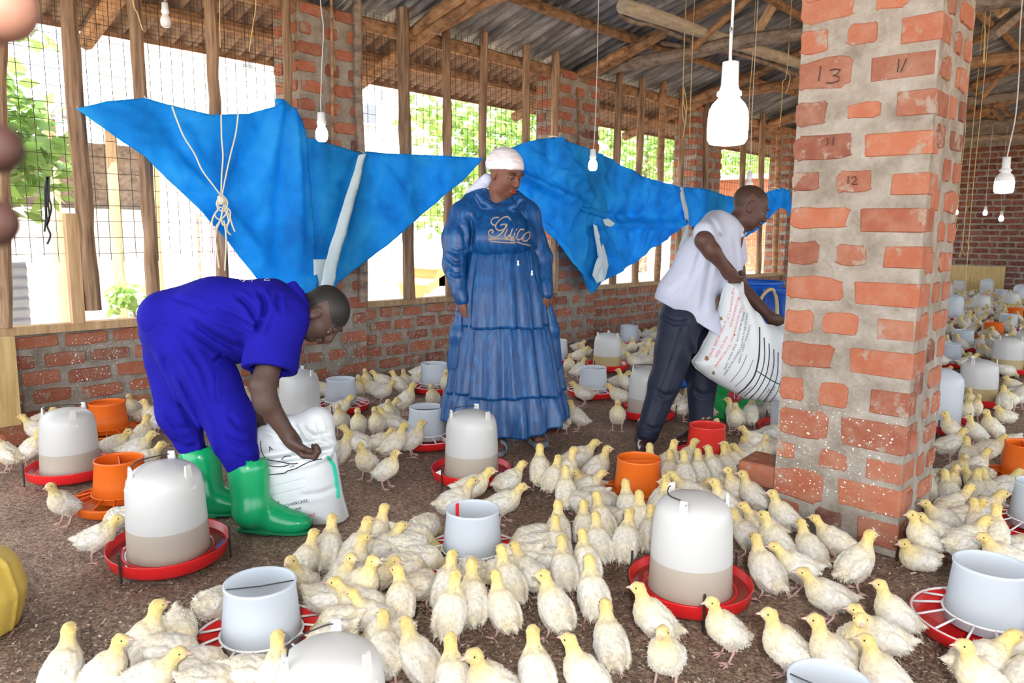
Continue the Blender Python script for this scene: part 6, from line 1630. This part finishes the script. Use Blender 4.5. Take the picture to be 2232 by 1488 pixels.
twine('twine with a looped end hanging beside the pillar on the right', [(2108, 212), (2104, 290), (2096, 360), (2085, 480)], 7.5, .0035, loop=[(2085, 480), (2078, 500), (2074, 530), (2082, 510), (2088, 490)])
twine('kinked twine hanging before the far wall', [(2116, 330), (2108, 420), (2098, 530), (2090, 560)], 9.5, .005, loop=[(2106, 520), (2112, 540), (2104, 556), (2096, 540)])
twine('frayed rope stub hanging from the tie beam at the upper right', [(2148, 24), (2147, 70), (2144, 138)], 6.5, .007)
twine('yellow twine along the second post at the upper left', [(289, -10), (300, 30), (311, 66)], 4.4)
twine('thin twine hanging beside the third post at the upper left', [(478, -10), (479, 50), (480, 104)], 4.6, .003)
twine('thin twine hanging left of the first brick pier', [(558, -10), (552, 50), (543, 112)], 4.6, .003)
e = empty('cord', onx(105, 385, -5.15), label='bundle of black cord hung on the netting at the far left', cat='cord')
for pts in ([(102, 385), (98, 420), (100, 470), (97, 505)], [(104, 385), (103, 430), (108, 470), (103, 488)], [(106, 385), (107, 430), (112, 455), (103, 490), (110, 512), (103, 532)], [(103, 385), (100, 440), (103, 490)]):
    wparent(MB().tube(spline([onx(x, y, -5.15) for x, y in pts], 5), .006, 6).obj('strand', MAT['black_cord'], smooth=True), e)
# conduits on the piers
for nm, x, y1, par in (('a', 724, 330, 'wall_pier_1'), ('b', 1263, 320, 'wall_pier_2')):
    a = onx(x - 2, -5 if nm == 'a' else 195, -5.11); b = onx(x, y1 + 60, -5.11)
    MB().tube([a, (a + b) / 2 + np.array([0, .006, 0]), b], .012, 8).obj('conduit', MAT['wood_roof'], bpy.data.objects[par])
# drums
def drum(label, p, r, h, group='blue plastic drums'):
    e = empty('water_drum', (p[0], p[1], 0), label=label, cat='drum', group=group)
    MB().lathe([(.0005, .01), (r * .93, .01), (r * .97, .05), (r, .12), (r * .985, h * .33), (r * 1.01, h * .36), (r * .985, h * .39), (r, h * .66), (r * 1.015, h * .69), (r, h * .72), (r * .98, h * .93), (r * 1.0, h * .95)], 36).obj('shell', MAT['blue_plastic'], e, True)
    MB().lathe([(r * 1.0, h * .95), (r * 1.05, h * .955), (r * 1.06, h * .985), (r * 1.03, h), (r * .98, h * 1.0), (r * .96, h * .96), (r * .93, h * .4), (.0005, h * .4)], 36).obj('rim', MAT['blue_plastic'], e, True)
    return e
p1_ = at(1636, 800, 7.9); p2_ = at(1722, 800, 7.2)
drum('blue drum beside the white shirt, farther from the pillar', p1_, .27, .74); drum('blue drum with tan hose over its rim, touching the pillar edge', p2_, .27, .70)
e = empty('hose', (p2_[0], p2_[1], 0), label='tan hose looped over the rim of the blue drum', cat='hose')
wparent(MB().tube(spline([at(1650, 690, 6.8), at(1654, 665, 6.85), at(1664, 642, 6.9), at(1680, 630, 6.95), at(1690, 640, 6.95), at(1694, 670, 6.9), at(1693, 730, 6.85)], 6), .016, 8).obj('tube', MAT['hose'], smooth=True), e)
jp = gr(1497, 846); e = empty('jerrycan', jp, label='blue plastic can on the floor between the man\'s legs', cat='can')
S = Sdf(); S.box(jp + ZUP * .2, (.09, .075, .19), rotm(RTH), .04, .02); S.cone(jp + ZUP * .36, jp + ZUP * .46, .07, .03, .03); sdf_obj('shell', S, .009, MAT['blue_plastic'], e)
MB().tube([np.array([0, 0, .46]), np.array([0, 0, .50])], .026, 14).obj('cap', MAT['blue_plastic'], e)
for q_, r_ in ((p1_, .3), (p2_, .3), (gr(1404, 984), .12), (gr(1516, 966), .12), (gr(1084, 985), .1), (gr(1170, 966), .1), (gr(600, 1158), .13), (gr(478, 1120), .13), (gr(665, 1140), .2), (jp, .12), (gr(1600, 920), .16)): DRINK.append((q_, r_))
# boards and loose bricks
a = onx(2, 726, -4.95); b = onx(30, 726, -4.95)
m = MB(); m.box((-4.95, b[1] - .4, .33), (.012, .4, .26)); o = m.obj('plywood_board', MAT['plywood']); tag(o, 'tan plywood board leaning by the wall at the left edge', 'board')
o = link('loose_brick', BXB[0], None, (-4.88, b[1] - .05, .04), (0, 0, .2), (.22, .24, .08)); tag(o, 'dusty brick on the floor under the plywood board', 'brick')
g = gr(1655, 1075); o = link('loose_brick', BXB[1], None, (-1.36, 3.14, .17), (0, 0, .05), (.2, .20, .1)); tag(o, 'brick jutting out of the lower left side of the pillar', 'brick')
o.parent = pillar; del o['category']; o.name = 'brick'
m = MB(); m.box((-3.75, FY - .05, .32), (.65, .02, .31)); o = m.obj('plywood_board', MAT['plywood']); tag(o, 'wide tan board leaning on the far brick wall', 'board')
# ================================================================== THE FLOCK
# body centre as (x, y) in the enlarged crops the positions were read from; heading: 0 right, 90 away, 180 left, 270 towards the viewer
U, Wk, Tn, St, Pk = 'up', 'walk', 'turn', 'sit', 'peck'
CR = {
 (0, 500, 2.755): [(35, 1330, 180, U), (185, 1310, 10, U), (225, 1195, 180, Wk), (250, 1150, 0, Wk), (690, 1285, 0, Wk), (845, 1235, 80, U), (815, 1315, 10, Wk), (865, 1390, 20, Wk), (820, 1115, 0, Wk), (800, 1060, 270, U), (920, 1130, 190, U), (972, 1095, 0, U), (1500, 1030, 270, U), (1550, 1060, 200, Wk), (1660, 985, 0, Wk), (1940, 950, 180, St)],
 (0, 950, 2.766): [(545, 340, 255, U), (590, 590, 5, Wk), (735, 480, 178, Pk), (880, 1260, 50, U), (400, 1410, 90, U), (590, 1410, 20, U), (1080, 1310, 0, Pk), (1230, 1330, 25, Pk), (900, 1440, 5, Wk), (1300, 985, 60, Pk), (1265, 1140, 300, Pk), (1790, 890, 260, U), (1905, 720, 60, U), (2105, 725, 45, U), (2085, 875, 330, U), (1880, 1030, 10, Pk), (2150, 1010, 180, Wk), (1310, 1420, 20, Pk), (1630, 1440, 90, U), (1480, 1420, 10, Pk), (1880, 1150, 190, Pk), (2000, 1120, 160, Pk)],
 (700, 500, 2.755): [(105, 1340, 20, U), (225, 1270, 180, Wk), (345, 1265, 0, Wk), (440, 1280, 5, U), (550, 1250, 10, U), (270, 1380, 260, U), (395, 1425, 335, U), (430, 1150, 180, Wk), (340, 1160, 270, U), (225, 1160, 265, U), (120, 1135, 270, U), (85, 1060, 5, Wk), (390, 1070, 0, Wk), (505, 1020, 10, U), (420, 1095, 260, U), (220, 960, 270, U), (300, 955, 200, Wk), (365, 965, 0, Wk), (275, 900, 270, U), (370, 900, 190, Wk), (470, 920, 180, U), (525, 905, 270, U), (590, 850, 0, Wk), (575, 895, 20, St), (740, 915, 270, U), (785, 830, 0, U), (670, 1005, 265, U), (10, 960, 0, St),
   (1545, 700, 0, St), (1580, 725, 180, St), (1520, 745, 0, Wk), (1490, 810, 270, U), (1545, 830, 20, U), (1575, 975, 180, Wk), (1735, 905, 0, Wk), (1815, 910, 180, U), (1790, 990, 180, Wk), (1780, 1110, 268, U), (1540, 1110, 180, U), (1445, 1130, 100, Wk), (1840, 715, 180, St), (1870, 705, 270, U), (1940, 690, 0, St), (1960, 630, 0, Wk), (1850, 785, 180, Wk), (1945, 775, 20, U), (1990, 625, 200, St), (2015, 600, 0, St), (1900, 760, 0, St), (1990, 700, 160, St), (1985, 770, 0, U)],
 (700, 950, 2.766): [(805, 385, 35, Wk), (910, 300, 10, Wk), (1105, 385, 10, Wk), (1130, 260, 25, Wk), (1320, 205, 90, U), (1410, 235, 70, U), (1555, 125, 10, Wk), (1455, 215, 30, U), (1655, 190, 10, U), (1480, 335, 82, U), (1640, 300, 20, Wk), (1630, 350, 160, Pk), (1735, 305, 180, St), (1700, 385, 60, Pk), (1590, 375, 110, Pk), (1590, 545, 90, U), (1700, 500, 120, U), (1680, 640, 92, U), (1830, 640, 80, U), (1760, 470, 120, Pk), (1820, 440, 90, U), (1930, 510, 90, U), (2050, 430, 70, U), (1430, 570, 100, U), (1400, 650, 95, U), (1470, 790, 90, U), (1595, 750, 110, U), (1640, 960, 90, U), (1745, 1230, 95, U), (1410, 1030, 125, Tn), (1090, 1020, 110, U), (785, 1060, 90, U), (915, 990, 100, U), (480, 985, 100, Tn), (590, 1320, 150, U), (330, 590, 60, U), (170, 735, 40, U), (365, 660, 20, Wk), (320, 835, 340, Wk), (150, 900, 330, U), (605, 565, 70, Pk), (545, 655, 30, Pk), (690, 700, 20, Pk), (560, 755, 40, Pk), (640, 885, 60, Pk), (720, 600, 0, Pk), (900, 805, 110, Pk), (1075, 780, 200, Pk), (1165, 640, 180, Pk), (1235, 650, 190, Pk), (1230, 820, 130, Wk), (1150, 860, 110, U), (740, 900, 80, U), (25, 705, 80, U), (260, 1080, 170, Wk), (350, 1150, 160, Pk), (385, 1260, 100, Wk), (800, 1470, 110, U), (1030, 1500, 200, U), (1300, 1430, 90, U), (1600, 1440, 150, U), (2010, 1090, 165, U), (2080, 1310, 250, U), (1180, 730, 170, Pk), (830, 830, 80, Pk), (1300, 720, 160, Pk)],
 (1400, 950, 2.683): [(490, 1110, 190, U), (845, 1230, 170, U), (1125, 1290, 165, U), (1250, 1200, 262, U), (1405, 1150, 170, Wk), (1480, 1015, 160, U), (1085, 920, 168, Wk), (900, 750, 170, Wk), (1250, 740, 25, U), (985, 645, 130, U), (1125, 590, 145, Wk), (785, 610, 160, U), (620, 565, 130, Wk), (705, 520, 150, Wk), (830, 455, 160, U), (655, 340, 170, U), (530, 295, 190, U), (490, 400, 160, U), (720, 780, 120, U), (1665, 295, 180, U), (1790, 270, 265, U), (1735, 240, 30, Pk), (1745, 385, 5, Wk), (1905, 365, 90, U), (1685, 445, 180, Wk), (1850, 475, 5, Wk), (1705, 560, 180, Wk), (1545, 565, 185, U), (1590, 670, 188, St), (1890, 605, 20, Wk), (1935, 500, 90, U), (2060, 580, 55, U), (2065, 400, 0, Wk), (2010, 455, 20, St), (2015, 320, 90, U), (1985, 265, 180, Wk), (2090, 275, 0, Wk), (2165, 395, 60, U), (2005, 175, 10, Wk), (1850, 195, 268, U), (1965, 215, 90, Pk), (2200, 650, 0, St), (2135, 705, 180, Wk), (2190, 760, 150, St), (1995, 1310, 5, Wk), (1990, 1420, 165, U), (2215, 1250, 10, U), (2220, 1380, 20, U), (1425, 1400, 160, U),
   (180, 150, 180, Pk), (225, 125, 20, U), (300, 225, 90, U), (385, 205, 120, U), (430, 150, 30, Pk), (485, 165, 90, U), (540, 145, 165, U), (600, 135, 175, Wk), (690, 90, 268, U), (640, 105, 170, Pk), (710, 155, 180, St), (740, 65, 0, St), (540, 85, 90, St), (265, 310, 170, Wk), (340, 335, 20, St), (200, 330, 160, Wk), (140, 235, 80, U), (60, 185, 90, U), (20, 250, 60, U), (45, 560, 90, U), (115, 385, 50, U), (160, 200, 85, U), (300, 360, 180, St), (390, 330, 20, St), (470, 480, 150, Wk)],
 (1400, 500, 2.683): [(195, 985, 180, U), (255, 1015, 90, U), (165, 1020, 0, Wk), (485, 1035, 180, U), (545, 1095, 265, U), (595, 1065, 170, U), (690, 1075, 60, U), (645, 1040, 150, Pk), (755, 1175, 0, Wk), (660, 1225, 170, Wk), (395, 1175, 265, U), (1815, 1160, 180, U), (1950, 1175, 180, U), (2045, 1150, 180, U), (1800, 1250, 5, Wk), (2020, 1280, 5, Wk), (1940, 1035, 268, U), (1845, 1065, 180, St), (2120, 1085, 180, St), (2160, 905, 180, St), (2215, 935, 0, St), (1700, 980, 180, Wk), (30, 640, 0, St), (75, 610, 180, St), (20, 690, 10, U), (60, 710, 180, Wk), (30, 760, 0, Wk), (70, 760, 90, U), (2150, 1250, 200, Pk), (2180, 1330, 180, St), (2060, 1350, 90, U)],
}
CORE = {U: .106, Wk: .104, Tn: .104, St: .056, Pk: .098}
flock = []
for (ox, oy, sc), lst in CR.items():
    for (x, y, hd, pz) in lst:
        px, py = ox + x / sc, oy + y / sc
        p = gr(px, py, CORE[pz]); flock.append([p[0], p[1], hd + rnd.uniform(-12, 12), pz])
# the dense mass farther back on the right and along the wall
cr = random.Random(21); far = []
def free(x, y, lst, dmin):
    if -1.36 < x < -.66 and 2.86 < y < 3.52: return False
    if x < -5.05: return False
    for q, r in DRINK:
        if (q[0] - x) ** 2 + (q[1] - y) ** 2 < (r + .03) ** 2: return False
    return all((q[0] - x) ** 2 + (q[1] - y) ** 2 > dmin * dmin for q in lst)
tries = 0
while len(far) < 420 and tries < 60000:
    tries += 1; x = cr.uniform(-4.9, -.1); y = 5.2 + 12.5 * cr.random() ** .75
    px, py = pix((x, y, .08))
    ok = (2040 < px < 2330) or (1600 < px < 2040 and cr.random() < .25) or (1240 < px < 1600 and py < 800 and y < 11 and cr.random() < .35)
    if px > 2150 and 800 < py < 1100 and cr.random() < .8: continue
    if not ok or not free(x, y, flock, .11) or not free(x, y, far, .125): continue
    far.append([x, y, cr.uniform(0, 360), cr.choice([St, U, Wk, Wk, Pk, U])])
# keep chicks off each other and off the plastic
for it in range(14):
    for i, a in enumerate(flock):
        for b in flock[i + 1:]:
            dx, dy = b[0] - a[0], b[1] - a[1]; d = math.hypot(dx, dy) + 1e-6
            if d < .098:
                m_ = (.098 - d) / 2; a[0] -= dx / d * m_; a[1] -= dy / d * m_; b[0] += dx / d * m_; b[1] += dy / d * m_
        for q, r in DRINK:
            dx, dy = a[0] - q[0], a[1] - q[1]; d = math.hypot(dx, dy) + 1e-6; rr = r + (.02 if a[3] == Pk else .045)
            if d < rr: a[0] += dx / d * (rr - d); a[1] += dy / d * (rr - d)
        if -1.34 < a[0] < -.69 and 2.89 < a[1] < 3.48:
            opts = [(abs(a[0] + 1.34), 0, -1.34), (abs(a[0] + .69), 0, -.69), (abs(a[1] - 2.89), 1, 2.89)]; o_ = min(opts); a[o_[1]] = o_[2]
        a[0] = max(a[0], -5.08)
LMK = [('the woman', gr(1110, 975)), ('the overalls man', gr(520, 1140)), ('the white-shirted man', gr(1460, 975)), ('the open feed sack', gr(665, 1140)), ("the pillar's left corner", np.array([-1.25, 2.97, 0])), ("the pillar's right corner", np.array([-.77, 2.97, 0])),
       ('the foreground left drinker', gr(371, 1222)), ('the drinker by the board', gr(156, 1042)), ('the drinker before the woman', gr(1028, 1048)), ('the largest crowd drinker', gr(1502, 1306)), ('the bottom-edge drinker dome', gr(726, 1712)), ("the drinker behind the man's leg", gr(1410, 912)), ('the yellowish wall-side drinker', gr(1323, 808)), ('the amber drinker past the pillar', gr(2128, 884)), ('the tall pillar-side drinker', gr(2044, 940)),
       ('the red-striped crowd feeder', gr(1030, 1232)), ('the nearest white feeder', gr(573, 1425)), ('the lower-right white feeder', gr(2146, 1385)), ('the bottom-edge white feeder', gr(1795, 1660)), ('the wall-side white feeder', gr(744, 893)), ('the white feeder left of the dress', gr(938, 972)), ('the white feeder right of the dress', gr(1292, 862)),
       ('the tall orange feeder', gr(238, 955)), ('the orange feeder between drinkers', gr(266, 1105)), ('the orange crowd feeder', gr(1389, 1098)), ('the red feeder', gr(1538, 1010)), ('the right-edge orange feeder', gr(2232, 1062)),
       ('the second amber drinker', gr(2192, 815)), ('the farther orange flock feeder', gr(2163, 742)), ('the paired white flock feeders', gr(2080, 780)), ('the blue drums', gr(1680, 760)), ('the farthest wall-side feeder', gr(1370, 752))]
ORD = ['nearest', 'second nearest', 'third nearest', 'fourth nearest', 'fifth nearest', 'sixth nearest', 'seventh nearest', 'eighth nearest', 'ninth nearest', 'tenth nearest', 'eleventh nearest', 'twelfth nearest', 'thirteenth nearest', 'fourteenth nearest', 'fifteenth nearest'] + ['%dth nearest' % k for k in range(16, 60)]
POSE = {U: 'chick standing upright', Wk: 'chick stepping along', Tn: 'chick with head turned', St: 'chick sitting', Pk: 'chick pecking with head down'}
far.sort(key=lambda q: depth((q[0], q[1], 0)))
room = max(0, 300 - len(flock)); near_far = far[:room]; keyed = {}
for a in flock + near_far:
    px, py = pix((a[0], a[1], .1)); best = min(LMK, key=lambda q: (q[1][0] - a[0]) ** 2 + (q[1][1] - a[1]) ** 2)
    lx, ly = pix((best[1][0], best[1][1], .1)); d = math.hypot(best[1][0] - a[0], best[1][1] - a[1])
    side = ('left of' if px < lx else 'right of') if abs(px - lx) > 1.2 * abs(py - ly) else ('in front of' if py > ly else 'behind')
    keyed.setdefault((a[3], side, best[0]), []).append((d, a))
order = []
for (pz, side, lm), lst in keyed.items():
    lst.sort(key=lambda q: q[0])
    for k, (d, a) in enumerate(lst):
        lab = '%s %s %s' % (POSE[pz], side, lm) if len(lst) == 1 else '%s, %s %s %s' % (POSE[pz], ORD[k], side, lm)
        order.append((a, lab))
def put_chick(x, y, hd, pz, label, group, parts, sc):
    v = rnd.randrange(2); d = hdir(hd); rz_ = math.atan2(d[1], d[0])
    me = CH[pz][v] if parts else CHL[pz if pz in CHL else 'up']
    o = link('chick', me[0] if parts else me, None, (x, y, .001), (0, 0, rz_), (sc, sc, sc))
    tag(o, label, 'chick', group)
    if parts:
        for k, nm in ((1, 'beak'), (2, 'eye'), (3, 'eye')): link(nm, me[k], o)
n_ind = 0
for a, lab in order:
    t = depth((a[0], a[1], .1)); put_chick(a[0], a[1], a[2], a[3], lab, 'white and yellow chicks on the litter floor', t < 5.2, rnd.uniform(.90, 1.02)); n_ind += 1
Vf = []; Ff = []; Cf = []; mf = []
cache = {}
for pz, me in CHL.items():
    v = np.empty(len(me.vertices) * 3); me.vertices.foreach_get('co', v); c = np.empty(len(me.vertices) * 4, np.float32); me.color_attributes['col'].data.foreach_get('color', c)
    cache[pz] = (v.reshape(-1, 3), c.reshape(-1, 4)[:, :3], [tuple(p.vertices) for p in me.polygons], [p.material_index for p in me.polygons])
for q in far[room:]:
    v, c, f, mi = cache[q[3] if q[3] in cache else 'up']; d = hdir(q[2]); ca, sa = d[0], d[1]; b = len(Vf)
    Vf += [(q[0] + x * ca - y * sa, q[1] + x * sa + y * ca, z) for x, y, z in v]; Cf += [tuple(k) for k in c]; Ff += [tuple(b + i for i in p) for p in f]; mf += mi
if Vf:
    o = link('distant_chicks', mesh('distant_chicks', Vf, Ff, [MAT['down'], MAT['chick_leg'], MAT['beak'], MAT['eye_dark']], True, mf, np.array(Cf)))
    tag(o, 'the farthest mass of chicks before the far brick wall', 'chicks', kind='stuff')
print('FLOCK', len(flock), 'far', len(far), 'stuff', len(far) - room)
